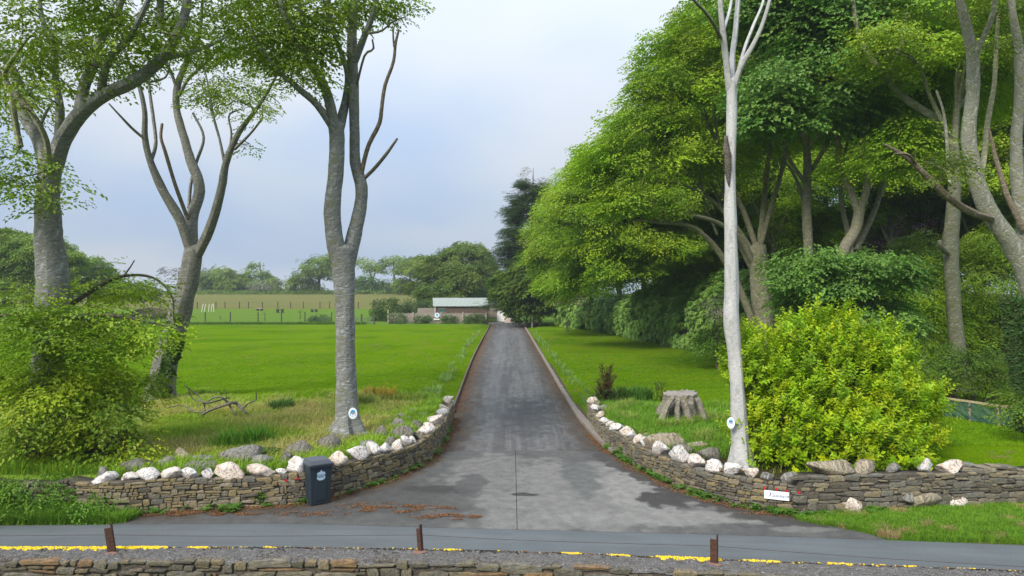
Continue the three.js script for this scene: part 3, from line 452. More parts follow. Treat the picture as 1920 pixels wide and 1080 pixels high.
// the low wall on the near side of the lane
const paraFar = roadNear.slice(1, 9).map(([x, z]) => [x, z + 0.02]);
{
  const line = [[-16, -10.34], [-8.2, -10.27], [-3.4, -10.28], [0, -10.12], [3.1, -9.8], [7.5, -9.34], [13, -8.5]];
  const hh = () => 0.98, R = rng(31);
  const w = rubbleWall({ name: 'parapet_wall', label: 'low stone wall with rough concrete top along the near side of the lane', line, front: -1 * -1, h: hh, y0: () => 0, thick: 0.56, course: [0.08, 0.18], length: [0.16, 0.7], seed: 9, mats: parapetMats, gap: 0.03 });
  const agg = tex(1024, 256, (u, v) => { const a = wrapN(u, v, 260, 2), b = wrapN(u, v, 130, 9), k = 0.9 + 0.55 * a + 0.5 * b + 0.5 * wrapF(u, v, 9, 3, 4); let c = [0.15 * k, 0.14 * k, 0.132 * k]; if (b > 0.6) c = mixc(c, [0.3, 0.28, 0.25], 0.7); c = mixc(c, [0.5, 0.5, 0.48], sstep(0.4, 0.5, wrapF(u, v, 30, 3, 12)) * 0.8); c = mixc(c, [0.16, 0.1, 0.05], sstep(0.3, 0.5, wrapF(u, v, 14, 3, 17)) * 0.5); return c; });
  const bmp = tex(1024, 256, (u, v) => { const k = 0.5 + 0.4 * wrapN(u, v, 240, 2) + 0.3 * wrapN(u, v, 120, 9); return [k, k, k]; }, { linear: true });
  const cap = std({ map: agg, bumpMap: bmp, bumpScale: 0.02, roughness: 1 });
  const tr = track(line, 1), pos = [], uv = [], idx = [], N = 500, M = 8;
  for (let i = 0; i <= N; i++) { const s = i / N * tr.L, { p, n } = tr.at(s); for (let j = 0; j <= M; j++) { const o = j / M, off = -0.01 - o * 0.56, q = p.clone().addScaledVector(n, off); const edge = j === 0 || j === M ? -0.03 : 0; pos.push(q.x, 0.995 + edge + 0.016 * n2(q.x * 7, q.z * 7) + 0.012 * n2(q.x * 19, q.z * 19) - 0.025 * Math.pow(Math.abs(o - 0.5) * 2, 3), q.z); uv.push(s / 2.4, o * 0.6 / 0.6); } }
  for (let i = 0; i < N; i++) for (let j = 0; j < M; j++) { const a = i * (M + 1) + j; idx.push(a, a + M + 1, a + 1, a + 1, a + M + 1, a + M + 2); }
  const g = new THREE.BufferGeometry(); g.setAttribute('position', new THREE.Float32BufferAttribute(pos, 3)); g.setAttribute('uv', new THREE.Float32BufferAttribute(uv, 2)); g.setIndex(idx); g.computeVertexNormals();
  part('concrete_top', g, cap, w.o);
  // chippings standing proud of the top, and cushions of yellow lichen and rusty moss along its far edge
  const chip = boulder(1, 0.7, 1, 3, { detail: 1, cuts: 5 }), chips = [], moss = [];
  for (let i = 0; i < 9000; i++) { const s = R() * tr.L, { p, n } = tr.at(s), o = 0.02 + R() * 0.53, q = p.clone().addScaledVector(n, -o); q.y = 0.995; const k = 0.008 + R() * R() * 0.022, v = 0.08 + 0.16 * R(); chips.push({ m: xf(q, V(R() - 0.5, 0, R() - 0.5), V(0, 1, 0), k), c: C(v, v * 0.95, v * 0.9) }); }
  scatter('chippings', chip, std({ roughness: 1 }), chips, w.o);
  const dens = (x) => (x < -6.35 ? 1 : x < -5.3 ? 0.75 : x < -4.6 ? 0.4 : x < 1.4 ? 0.16 : x < 2.2 ? 0.3 : x < 3.1 ? 1 : x < 5 ? 0.45 : 0.06);
  for (let i = 0; i < 26000; i++) { const s = R() * tr.L, { p, n } = tr.at(s), q0 = p.x; const cl = sstep(0.25, 0.75, dens(q0) + 0.55 * n2(s * 1.6, 4) - 0.05); if (R() > cl) { if (R() < 0.965) continue; } const o = 0.56 - Math.abs(R() + R() - 1) * 0.075 * (0.35 + 1.3 * dens(q0)) * (0.5 + n2(s * 5, 9) * 0.7 + 0.4), q = p.clone().addScaledVector(n, -o); q.y = 0.965 + R() * 0.02; const yel = cl > 0.3 || R() < 0.35; moss.push({ m: xf(q, V(R() - 0.5, 0, R() - 0.5), V(0, 1, 0), 0.014 + R() * 0.034, q0 < -5.2 || (q0 > 2 && q0 < 3.1) ? 0.055 : 0.03), c: yel ? C(0.62 + 0.15 * R(), 0.44 + 0.1 * R(), 0.012) : C(0.14, 0.07, 0.025) }); }
  scatter('lichen', chip, std({ roughness: 1 }), moss, w.o);
  // rusted iron stakes let into the top, with wire strung between them
  const rust = std({ map: tex(128, 128, (u, v) => { const k = 0.8 + 0.8 * wrapF(u, v, 8, 4, 3); return [0.085 * k, 0.036 * k, 0.022 * k]; }), roughness: 0.95, bumpMap: stoneBump, bumpScale: 0.004 });
  const stakes = [[209, 1036, 202, 990, 'leaning rusty iron stake on the near wall, leftmost'], [787, 1034, 784, 991, 'short thin rusty iron stake on the near wall before the drive'], [1338, 1057, 1338, 1011, 'upright rusty iron stake on the near wall, rightmost']].map(([bx, by, tx, ty, label], i) => {
    let d = 10.4; for (let k = 0; k < 20; k++) { const p = P(bx, by, d); d += (p.y - 0.995) * 2.2 * (p.y > 0.995 ? 1 : 1); }
    const a = P(bx, by, d), b = P(tx, ty, d), dir = b.clone().sub(a), H = dir.length(), o = thing('iron_stake', label, 'stake', a, 'rusty stakes along the near wall');
    const wdt = i === 1 ? 0.07 : 0.1, web = new THREE.BoxGeometry(wdt, H + 0.08, 0.012), fl = new THREE.BoxGeometry(0.012, H + 0.14, wdt * 0.8); fl.translate(wdt / 2 - 0.006, 0.03, -wdt * 0.4);
    const q = new THREE.Quaternion().setFromUnitVectors(V(0, 1, 0), dir.clone().normalize()), c = a.clone().addScaledVector(dir, 0.5).addScaledVector(dir.clone().normalize(), -0.04);
    for (const [n, gg] of [['web', web], ['flange', fl]]) { gg.rotateY(i === 0 ? 0.3 : -0.5); gg.applyQuaternion(q); gg.translate(c.x, c.y, c.z); part(n, boxUV(gg, 4), rust, o); }
    const st = boulder(0.22, 0.03, 0.16, 60 + i, { detail: 2 }); st.translate(a.x, 0.998, a.z + 0.03); part('rust_crust', st, std({ color: C(0.2, 0.11, 0.08), roughness: 1 }), o);
    return a.clone().addScaledVector(dir, 0.72);
  });
  const ends = [stakes[0].clone().add(V(-5.4, 0.0, 0.02)), ...stakes, stakes[2].clone().add(V(6, -0.12, 0.75))];
  const wl3 = ['left of the leaning stake', 'between the leaning stake and the thin stake', 'between the thin stake and the upright stake', 'right of the upright stake'];
  for (let i = 0; i < 4; i++) { const a = ends[i], b = ends[i + 1], o = thing('fence_wire', 'thin rusty wire ' + wl3[i], 'wire', a, 'wires along the near wall'); part('strand', limb([a, a.clone().lerp(b, 0.35).add(V(0, -0.02, 0)), a.clone().lerp(b, 0.7).add(V(0, -0.012, 0)), b], [0.003, 0.003], { radial: 5, step: 0.2, rough: 0 }), rust, o); }
}
// kerbs of the drive
{
  const kt = tex(256, 256, (u, v) => { const k = 0.95 + 0.5 * wrapF(u, v, 14, 4, 8); let c = [0.24 * k, 0.2 * k, 0.165 * k]; c = mixc(c, [0.1, 0.085, 0.05], sstep(0.15, 0.4, wrapF(u, v, 6, 4, 13)) * 0.7); return c; });
  const km = std({ map: kt, bumpMap: stoneBump, bumpScale: 0.02 }), km2 = std({ map: kt, bumpMap: stoneBump, bumpScale: 0.02, color: C(0.62, 0.56, 0.5) }), R = rng(41);
  const line = [[3.28, -21.4], [3.12, -22.4], [3.0, -23.6], [2.86, -25.6], [2.72, -28], [2.62, -33], [2.42, -53], [1.95, -100], [1.85, -111]], tr = track(line, 1);
  const o = thing('concrete_kerb', 'weathered concrete kerb along the right edge of the drive', 'kerb', V(2.5, 0, -40));
  for (let s = 0; s < tr.L - 0.5;) { const len = Math.min(0.9 + 0.25 * R(), tr.L - s), { p, t } = tr.at(s + len / 2), wide = 0.2 + 0.12 * sstep(33, 25, -p.z); const g = new RoundedBoxGeometry(len - 0.012, 0.22, wide, 1, 0.02); const pp = g.attributes.position; for (let i = 0; i < pp.count; i++) { const w = n3(pp.getX(i) * 3 + s, pp.getY(i) * 4, pp.getZ(i) * 5) * 0.014; pp.setY(i, pp.getY(i) + w); pp.setZ(i, pp.getZ(i) + w); } g.rotateX(0); g.rotateY(Math.atan2(-t.z, t.x)); g.translate(p.x, 0.005 + (R() - 0.5) * 0.012, p.z); part('kerb_stone', boxUV(g, 1.2, R() * 3), km, o); s += len; }
  // soil and broken haunching behind the right kerb
  const l2 = [[-2.5, -28.3], [-2.6, -33], [-3.0, -53], [-3.36, -100], [-3.45, -111]], t2 = track(l2, 1), o2 = thing('edging_kerb', 'narrow dark edging along the left edge of the drive', 'kerb', V(-2.8, 0, -40));
  for (let s = 0; s < t2.L - 0.5;) { const len = Math.min(0.92 + 0.1 * R(), t2.L - s), { p, t } = t2.at(s + len / 2); const g = new RoundedBoxGeometry(len - 0.01, 0.26, 0.09, 1, 0.012); g.rotateY(Math.atan2(-t.z, t.x)); g.translate(p.x, 0.03 + (R() - 0.5) * 0.015, p.z); part('edging_stone', boxUV(g, 1.2, R() * 3), km2, o2); s += len; }
}
// ------------------------------------------------------------------ bark and leaf materials
const barkTex = tex(512, 512, (u, v) => { // smooth grey beech bark: crossing ripples, pale lichen, green algae
  let k = 0.92 + 0.3 * wrapF(u, v, 5, 4, 1) + 0.2 * wrapN(u * 0.999, v, 50, 2); k += 0.07 * n2(u * 3, v * 46) * (0.4 + 0.6 * n2(u * 6 + 3, v * 6)); let c = [0.225 * k, 0.222 * k, 0.2 * k];
  c = mixc(c, [0.12, 0.11, 0.09], sstep(0.18, 0.45, wrapF(u, v, 9, 4, 8)) * 0.55);
  c = mixc(c, [0.42, 0.43, 0.4], sstep(0.16, 0.34, wrapF(u, v, 7, 5, 14)) * 0.5);
  c = mixc(c, [0.16, 0.17, 0.06], sstep(0.08, 0.42, wrapF(u, v, 4, 5, 23)) * 0.6);
  c = mixc(c, [0.07, 0.06, 0.05], sstep(0.62, 0.9, n2(u * 3 + 50, v * 17)) * 0.5);
  return c;
});
const barkBump = tex(512, 512, (u, v) => { const k = 0.5 + 0.3 * wrapF(u, v, 12, 4, 5) + 0.1 * n2(u * 4, v * 50); return [k, k, k]; }, { linear: true });
for (const t of [barkTex, barkBump]) t.repeat.set(0.5, 0.95);
const paleTex = tex(512, 512, (u, v) => { // near white bark with short dark cross marks
  let k = 0.95 + 0.22 * wrapF(u, v, 4, 4, 41) + 0.1 * wrapN(u, v, 60, 43); let c = [0.45 * k, 0.44 * k, 0.42 * k];
  const m = n2(u * 9 + 3, v * 60); if (m > 0.45) c = mixc(c, [0.2, 0.19, 0.18], sstep(0.45, 0.75, m) * 0.55 * clamp(0.5 + n2(u * 4, v * 5), 0, 1));
  return mixc(c, [0.25, 0.245, 0.22], sstep(0.15, 0.45, wrapF(u, v, 6, 4, 47)) * 0.5);
}); paleTex.repeat.set(0.7, 0.55);
const bark = (r, g, b) => std({ map: barkTex, bumpMap: barkBump, bumpScale: 0.045, color: C(r, g, b), roughness: 0.92 });
const barkGrey = bark(0.94, 0.95, 0.98), barkPale = std({ map: paleTex, bumpMap: barkBump, bumpScale: 0.012, roughness: 0.85 }), barkDark = bark(0.72, 0.69, 0.52), barkOlive = bark(0.95, 0.95, 0.62), barkDead = bark(0.85, 0.68, 0.52), barkWood = bark(0.75, 0.74, 0.56), barkTwig = bark(0.42, 0.36, 0.28);
const LEAF = leafMat(), LEAFGLOSS = leafMat({ roughness: 0.42, specularIntensity: 0.6, transmission: 0.15 }), GRASS = leafMat({ transmission: 0.3, roughness: 0.8, specularIntensity: 0.1 }), NEEDLE = leafMat({ transmission: 0.1, roughness: 0.85 });
const beechSpray = [1, 2, 3].map((k) => spray(13, 0.2, 0.13, 200 + k)), farSpray = [1, 2].map((k) => spray(9, 0.34, 0.2, 210 + k, 0.8)), sycSpray = [1, 2].map((k) => spray(10, 0.26, 0.24, 220 + k, 0.7)), coniferSpray = [1, 2].map((k) => spray(16, 0.24, 0.06, 230 + k, 0.5)), upSprig = [1, 2, 3].map((k) => sprig(16, 0.2, 0.12, 240 + k)), rhodo = [1, 2].map((k) => whorl(9, 1, 0.34, 250 + k));

const sphereDir = (R) => { const z = R() * 2 - 1, a = R() * 6.2832, r = Math.sqrt(1 - z * z); return V(Math.cos(a) * r, z, Math.sin(a) * r); };
// leaf sprays spread through flattened clumps; 'from' is where the bough comes from
function clumpSprays(clumps, { size, cols, R, perM3 = 26, kinds = 3, tilt = 0.65, droop = 0.25 }) {
  const out = [...Array(kinds)].map(() => []);
  for (const c of clumps) {
    const n = Math.round(c.n ?? perM3 * 4.19 * c.rx * c.ry * c.rz), col = cols[Math.floor(R() * cols.length)], k = 0.82 + 0.36 * R();
    for (let i = 0; i < n; i++) {
      const d = sphereDir(R), r = Math.pow(R(), 0.4), p = V(c.p.x + d.x * c.rx * r, c.p.y + d.y * c.ry * r, c.p.z + d.z * c.rz * r); p.y -= 0.25 * (d.x * d.x + d.z * d.z) * r * r * c.ry;
      const h = V(p.x - c.from.x, 0, p.z - c.from.z); if (h.lengthSq() < 1e-4) h.set(1, 0, 0); h.normalize(); const a = (R() - 0.5) * 1.9, ca = Math.cos(a), sa = Math.sin(a);
      const x = V(h.x * ca - h.z * sa, -droop + (R() - 0.5) * 0.5, h.x * sa + h.z * ca), up = V((R() - 0.5) * 2 * tilt + h.x * 0.55, 1, (R() - 0.5) * 2 * tilt + h.z * 0.55);
      out[Math.floor(R() * kinds)].push({ m: xf(p, x, up, size * (0.55 + 0.9 * R())), c: tint([col[0] * k, col[1] * k, col[2] * k], R, 0.16, 0.1) });
    }
  }
  return out;
}
// clumps over the outside (and some of the inside) of a set of ellipsoids
function crownClumps(blobs, R, { r = 1.3, cover = 1, inner = 0.25, flat = 0.42, from, bottom = -0.55 }) {
  const out = [];
  for (const b of blobs) {
    const area = 4 * Math.PI * Math.pow((Math.pow(b.r.x * b.r.y, 1.6) + Math.pow(b.r.x * b.r.z, 1.6) + Math.pow(b.r.y * b.r.z, 1.6)) / 3, 1 / 1.6), n = Math.round(area * cover / (r * r * 2.4));
    for (let i = 0; i < n * (1 + inner); i++) {
      const d = sphereDir(R); if (d.y < bottom && R() < 0.85) continue;
      const k = i < n ? 0.84 + 0.2 * R() : 0.35 + 0.45 * R(), p = V(b.p.x + d.x * b.r.x * k, b.p.y + d.y * b.r.y * k, b.p.z + d.z * b.r.z * k);
      if (blobs.some((o) => o !== b && Math.hypot((p.x - o.p.x) / o.r.x, (p.y - o.p.y) / o.r.y, (p.z - o.p.z) / o.r.z) < 0.62)) continue;
      const s = r * (0.65 + 0.7 * R()); out.push({ p, rx: s, ry: s * flat, rz: s, from: from ?? b.p, blob: b });
    }
  }
  return out;
}
const nearest = (pts, p) => { let b = null, d = 1e9; for (const q of pts) { const e = q.p.distanceToSquared(p); if (e < d) { d = e; b = q; } } return b; };
function samplesOf(pts, radii, n = 14) { const c = new THREE.CatmullRomCurve3(pts, false, 'centripetal'), o = []; for (let i = 0; i <= n; i++) { const f = i / n * (radii.length - 1), k = Math.min(radii.length - 2, Math.floor(f)); o.push({ p: c.getPoint(i / n), r: lerp(radii[k], radii[k + 1], f - k), t: i / n }); } return o; }
/* A tree from limbs read off the photograph: limbs = [name, [[px, py, width px, depth shift], ...], opts]. The first is the trunk. */
function drawnTree({ name, label, depth, limbs, mat, foot = 0.25, group, flare = 0.9, radial = 12, step = 0.2 }) {
  const R = rng(limbs[0][1][0][0] * 7 + 3), all = [], list = [];
  for (const [nm, pts, o = {}] of limbs) {
    const ps = pts.map(([x, y, w, dd = 0]) => P(x, y, depth + dd)), rs = pts.map(([, , w, dd = 0]) => w * 0.86 / 2 / FPX * (depth + dd)); list.push([nm, ps, rs, o]); all.push(...samplesOf(ps, rs));
  }
  const p0 = list[0][1][0].clone(), gy = height(p0.x, p0.z); if (list[0][1][0].y > gy) { list[0][1].unshift(V(p0.x, gy - foot, p0.z)); list[0][2].unshift(list[0][2][0]); } else list[0][1][0].y = gy - foot;
  const base = list[0][1][0].clone(); base.y = gy;
  const t = thing(name, label, 'tree', base, group);
  list.forEach(([nm, ps, rs, o], i) => part(nm, limb(ps, rs, { radial: i ? Math.max(6, Math.min(radial, Math.round(rs[0] * 60))) : radial + 6, step, flare: i ? 0 : flare, toes: 6, seed: i + 1, rough: 0.055 }), o.mat ?? mat, t));
  return { t, samples: all, R };
}
function twigsTo(clumps, samples, R, t, mat, { keep = 1, r0 = 0.02, wob = 0.25, radial = 5, name = 'twig', far = 1e9 } = {}) {
  const gs = [];
  for (const c of clumps) {
    if (R() > keep) continue; const s = nearest(samples, c.p), L = s.p.distanceTo(c.p); if (L > far || L < 0.1) continue; c.from = s.p;
    const pts = [s.p.clone()]; for (const k of [0.33, 0.66]) { const q = s.p.clone().lerp(c.p, k); q.x += (R() - 0.5) * wob * L; q.z += (R() - 0.5) * wob * L; q.y += (R() - 0.3) * wob * L * 0.8; pts.push(q); } pts.push(c.p.clone());
    const rr = Math.min(s.r * 0.7, r0 * (0.6 + 0.25 * L)); gs.push(limb(pts, [rr, rr * 0.7, rr * 0.5, rr * 0.25], { radial, step: Math.max(0.25, L / 7), rough: 0.05 }));
    for (const q of [0.5, 0.75, 1]) samples.push({ p: new THREE.CatmullRomCurve3(pts).getPoint(q), r: rr * 0.6, t: 1 });
  }
  if (gs.length) { const m = part(name, mergeGeometries(gs), mat, t); m.userData.kind = 'stuff'; }
}
function foliage(t, clumps, o) { clumpSprays(clumps, { kinds: o.geos.length, ...o }).forEach((items, i) => items.length && scatter('crown', o.geos[i], o.mat ?? LEAF, items, t)); }
const ell = (list, d0, R, n, rz = 2.2) => { // clump places inside ellipses seen in the picture, spread in depth
  const out = []; for (const [px, py, rx, ry, k = 1, dd = 0, rs = 0.55] of list) for (let i = 0; i < n * k; i++) { const a = R() * 6.283, r = Math.sqrt(R()), d = d0 + dd + (R() - 0.5) * 2 * rz, p = P(px + Math.cos(a) * r * rx, py + Math.sin(a) * r * ry, d), s = rs * (0.6 + 0.8 * R()); out.push({ p, rx: s, ry: s * 0.45, rz: s, from: p.clone() }); } return out;
};
const beechCols = [[0.2, 0.338, 0.018], [0.237, 0.362, 0.018], [0.163, 0.288, 0.02], [0.275, 0.375, 0.022]];
const nearCols = [[0.2, 0.31, 0.01], [0.16, 0.26, 0.01], [0.27, 0.37, 0.012], [0.23, 0.33, 0.012]];
// ------------------------------------------------------------------ the four tall beeches by the gateway
{
  const D = 18.2, A = drawnTree({
    name: 'beech_tree', label: 'large grey beech with spreading limbs, rising from the bushes at far left', depth: D, mat: barkGrey, group: 'tall beeches by the gateway', flare: 0.5,
    limbs: [
      ['trunk', [[84, 860, 66], [88, 720, 62], [98, 600, 64], [98, 520, 61], [92, 440, 54], [90, 370, 46], [95, 300, 42]]],
      ['bough', [[95, 330, 36], [118, 262, 34, -0.2], [150, 215, 32, -0.4], [195, 178, 30, -0.6], [255, 150, 26, -0.8], [305, 108, 24, -0.9], [334, 62, 22, -0.9], [350, 10, 18, -0.7], [356, -90, 12, -0.4]]],
      ['bough', [[150, 220, 26, -0.3], [158, 160, 24, 0.3], [178, 115, 20, 0.6], [190, 70, 18, 0.8], [222, 20, 14, 1.0], [240, -80, 9, 1.2]]],
      ['bough', [[190, 185, 22, -0.5], [193, 150, 18, -0.8], [208, 105, 15, -1.2], [238, 78, 13, -1.5], [262, 35, 12, -1.8], [292, -30, 9, -2]]],
      ['bough', [[110, 270, 20, 0.2], [112, 205, 17, 0.6], [104, 150, 14, 0.9], [100, 90, 12, 1.2], [78, 30, 10, 1.4], [70, -60, 7, 1.5]]],
      ['bough', [[88, 310, 28], [70, 260, 24, 0.3], [44, 215, 22, 0.6], [32, 150, 19, 0.9], [10, 105, 15, 1.0], [-30, 50, 12, 1.2]]],
      ['branch', [[92, 315, 15, -0.4], [86, 262, 13, -0.7], [62, 215, 12, -0.9], [22, 168, 11, -1.0], [8, 140, 10, -1.1], [28, 105, 8, -1.3], [52, 72, 6, -1.4]], { mat: barkOlive }],
      ['branch', [[38, 275, 12, -0.3], [26, 215, 14, -0.2], [18, 165, 12, 0], [-14, 120, 10, 0.2]], { mat: barkOlive }],
      ['branch', [[70, 250, 8, 0.6], [86, 212, 6, 0.9], [100, 190, 3, 1.2]]], ['branch', [[305, 110, 12, -0.9], [352, 100, 9, -0.6], [400, 82, 7, -0.2], [430, 66, 5, 0]]],
      ['branch', [[80, 0, 9, 1.4], [60, -20, 8, 1.4], [75, -80, 6, 1.4]]], ['branch', [[300, 60, 9, -1.8], [300, 20, 16, 0.6], [305, -60, 12, 0.6]]],
    ],
  });
  const cl = [...ell([[60, 130, 75, 60, 0.7], [150, 60, 120, 65, 1.3], [110, 130, 70, 60, 0.9, 0, 0.5], [60, 30, 80, 50, 0.7], [270, 40, 100, 50, 1.2], [210, 110, 60, 40, 0.5], [30, 200, 50, 60, 0.4, 0.8], [290, 80, 70, 45, 0.7], [10, 110, 50, 80, 0.6]], D, A.R, 15), ...ell([[40, 330, 62, 44, 1.5, -1.2, 0.42], [80, 350, 60, 40, 1, -1.6, 0.36], [15, 300, 40, 60, 0.7, -0.6, 0.42]], D, A.R, 13, 0.7), ...ell([[120, -100, 260, 80, 0.9, 0, 0.8], [300, -80, 160, 50, 0.5, 0, 0.8]], D, A.R, 22, 3.5)];
  twigsTo(cl, A.samples, A.R, A.t, barkTwig, { r0: 0.034, wob: 0.5 });
  foliage(A.t, cl, { geos: beechSpray, size: 0.5, cols: nearCols, R: A.R, perM3: 33 });
  // low hanging boughs sweeping right, in front of the trunk
  const B = ell([[60, 600, 110, 45, 1.4, -1.6, 0.5], [150, 610, 100, 50, 1.6, -1.2, 0.5], [240, 620, 70, 38, 1.1, -0.8, 0.45], [295, 625, 42, 24, 0.5, -0.6, 0.36], [110, 660, 90, 40, 1.2, -1.4, 0.45], [200, 660, 70, 40, 0.9, -1, 0.4], [205, 540, 70, 26, 0.8, 0.6, 0.45], [275, 535, 40, 20, 0.5, 0.8, 0.38], [160, 545, 60, 26, 0.6, 0.8, 0.45], [315, 560, 22, 36, 0.35, 0.8, 0.3], [30, 560, 50, 30, 0.6, -0.8, 0.45]], D, A.R, 15, 0.8);
  const arms = [[[92, 640, 12], [130, 600, 9, -0.8], [190, 590, 7, -1.2], [260, 600, 4, -1], [315, 612, 2, -0.8]], [[95, 600, 11, 0.3], [150, 560, 9, 0.6], [220, 520, 7, 0.9], [285, 520, 5, 1], [322, 555, 3, 0.9], [326, 600, 2, 0.8]], [[88, 680, 10, -0.3], [60, 620, 8, -1], [20, 590, 6, -1.4], [-20, 600, 4, -1.6]], [[230, 520, 4, 0.8], [245, 500, 3, 0.8], [252, 488, 2, 0.8]]];
  for (const a of arms) { const ps = a.map(([x, y, w, dd = 0]) => P(x, y, D + dd)), rs = a.map(([, , w]) => w / 2 / FPX * D); part('branch', limb(ps, rs, { radial: 7, step: 0.2 }), barkTwig, A.t); A.samples.push(...samplesOf(ps, rs)); }
  B.push(...ell([[248, 498, 14, 9, 1, 0.8, 0.16], [232, 512, 18, 10, 1, 0.8, 0.2]], D, A.R, 5, 0.2));
  twigsTo(B, A.samples, A.R, A.t, barkTwig, { r0: 0.014, name: 'twig' });
  foliage(A.t, B, { geos: beechSpray, size: 0.46, cols: [[0.25, 0.375, 0.01], [0.2, 0.325, 0.01], [0.325, 0.45, 0.012], [0.225, 0.35, 0.012]], R: A.R, perM3: 40, droop: 0.1 });
}
{
  const D = 28, B = drawnTree({
    name: 'beech_tree', label: 'leaning grey beech with an ivied foot, standing before the far lawn at left', depth: D, mat: bark(0.78, 0.77, 0.74), group: 'tall beeches by the gateway', flare: 0.75, step: 0.25,
    limbs: [
      ['trunk', [[297, 752, 52], [308, 690, 50], [326, 630, 48], [344, 560, 46], [356, 510, 40], [364, 465, 36]]],
      ['bough', [[360, 480, 22], [340, 418, 22, -0.3], [302, 350, 18, -0.7], [282, 303, 15, -1], [272, 258, 13, -1.2], [271, 205, 10, -1.5], [254, 140, 8, -1.7], [238, 108, 6, -1.8], [226, 60, 4, -2]]],
      ['branch', [[273, 262, 7, -1.2], [247, 240, 6, -1.6], [226, 218, 5, -2], [204, 194, 3, -2.3]]],
      ['branch', [[283, 305, 8, -1], [292, 268, 8, -0.6], [286, 212, 8, -0.3], [280, 165, 7, 0], [277, 110, 5, 0.3]]],
      ['bough', [[360, 470, 26], [360, 410, 24, 0.5], [374, 352, 23, 0.9], [357, 300, 20, 1.2], [343, 250, 17, 1.4], [331, 205, 15, 1.6], [332, 165, 14, 1.7], [350, 115, 12, 1.9], [372, 70, 9, 2], [380, 0, 6, 2]]],
      ['branch', [[352, 410, 10, 0.3], [328, 345, 9, -0.2], [310, 285, 8, -0.5], [302, 258, 7, -0.6], [304, 232, 6, -0.6]], { mat: barkDead }],
      ['branch', [[354, 390, 8, 0.8], [358, 345, 7, 1.2], [368, 305, 7, 1.6], [382, 258, 6, 1.9], [362, 212, 5, 2.2]]],
      ['bough', [[366, 485, 22, 0], [392, 432, 21, -0.4], [414, 360, 18, -0.8], [424, 305, 15, -1], [446, 252, 12, -1.2], [480, 205, 9, -1.4], [510, 158, 6, -1.6], [528, 120, 4, -1.7]]],
      ['branch', [[422, 312, 7, -0.9], [412, 262, 6, -0.6], [400, 218, 6, -0.3], [392, 170, 4, 0], [382, 120, 3, 0.2]]], ['branch', [[440, 280, 7, -1.1], [470, 250, 5, -1.5], [492, 222, 4, -1.8]]],
      ['branch', [[428, 296, 6, -1], [434, 250, 5, -0.7], [430, 215, 4, -0.5], [450, 205, 3, -0.3]]], ['branch', [[333, 168, 9, 1.7], [318, 130, 7, 1.4], [300, 90, 5, 1.1]]], ['branch', [[275, 155, 5, 0], [310, 145, 5, 0.4], [318, 118, 4, 0.6]]],
      ['branch', [[336, 180, 8, 1.6], [352, 150, 7, 1.8], [392, 112, 5, 2], [420, 80, 4, 2]]],
    ],
  });
  const cl = ell([[420, 130, 60, 55, 1.2], [470, 190, 45, 40, 0.8, -1], [400, 190, 35, 30, 0.4], [470, 110, 45, 45, 0.9, -1], [455, 280, 20, 14, 0.35, -1.2, 0.3], [360, 70, 70, 50, 0.8, 1], [430, 60, 60, 50, 1, 0], [500, 170, 22, 40, 0.4, -1.6], [300, 80, 50, 40, 0.3], [390, 10, 120, 50, 1.2], [430, -80, 160, 50, 0.6, 0, 0.9]], D, B.R, 15, 2);
  twigsTo(cl, B.samples, B.R, B.t, barkTwig, { r0: 0.036, wob: 0.55 });
  foliage(B.t, cl, { geos: beechSpray, size: 0.52, cols: nearCols, R: B.R, perM3: 27 });
  // ivy up the foot of the trunk
  const iv = [], R = rng(33); for (let i = 0; i < 1500; i++) { const y = 590 + Math.pow(R(), 0.7) * 150, cx = lerp(338, 300, (y - 590) / 150), side = (R() - 0.5) * 2, p = P(cx + side * 20 - 2, y, D - 0.5 + 0.28 * side * side - 0.25 * sstep(690, 745, y)); if (fbm2(p.x * 2.2, p.y * 1.3, 3) < -0.12 + 0.35 * Math.abs(side)) continue; iv.push({ m: xf(p, V(R() - 0.5, -0.6, R() - 0.5), V((R() - 0.5) * 0.6, 0.3, 1), 0.1 + 0.09 * R()), c: tint([0.07, 0.14, 0.02], R, 0.35, 0.2) }); }
  scatter('ivy', whorl(4, 1, 0.7, 71), LEAF, iv, B.t);
}
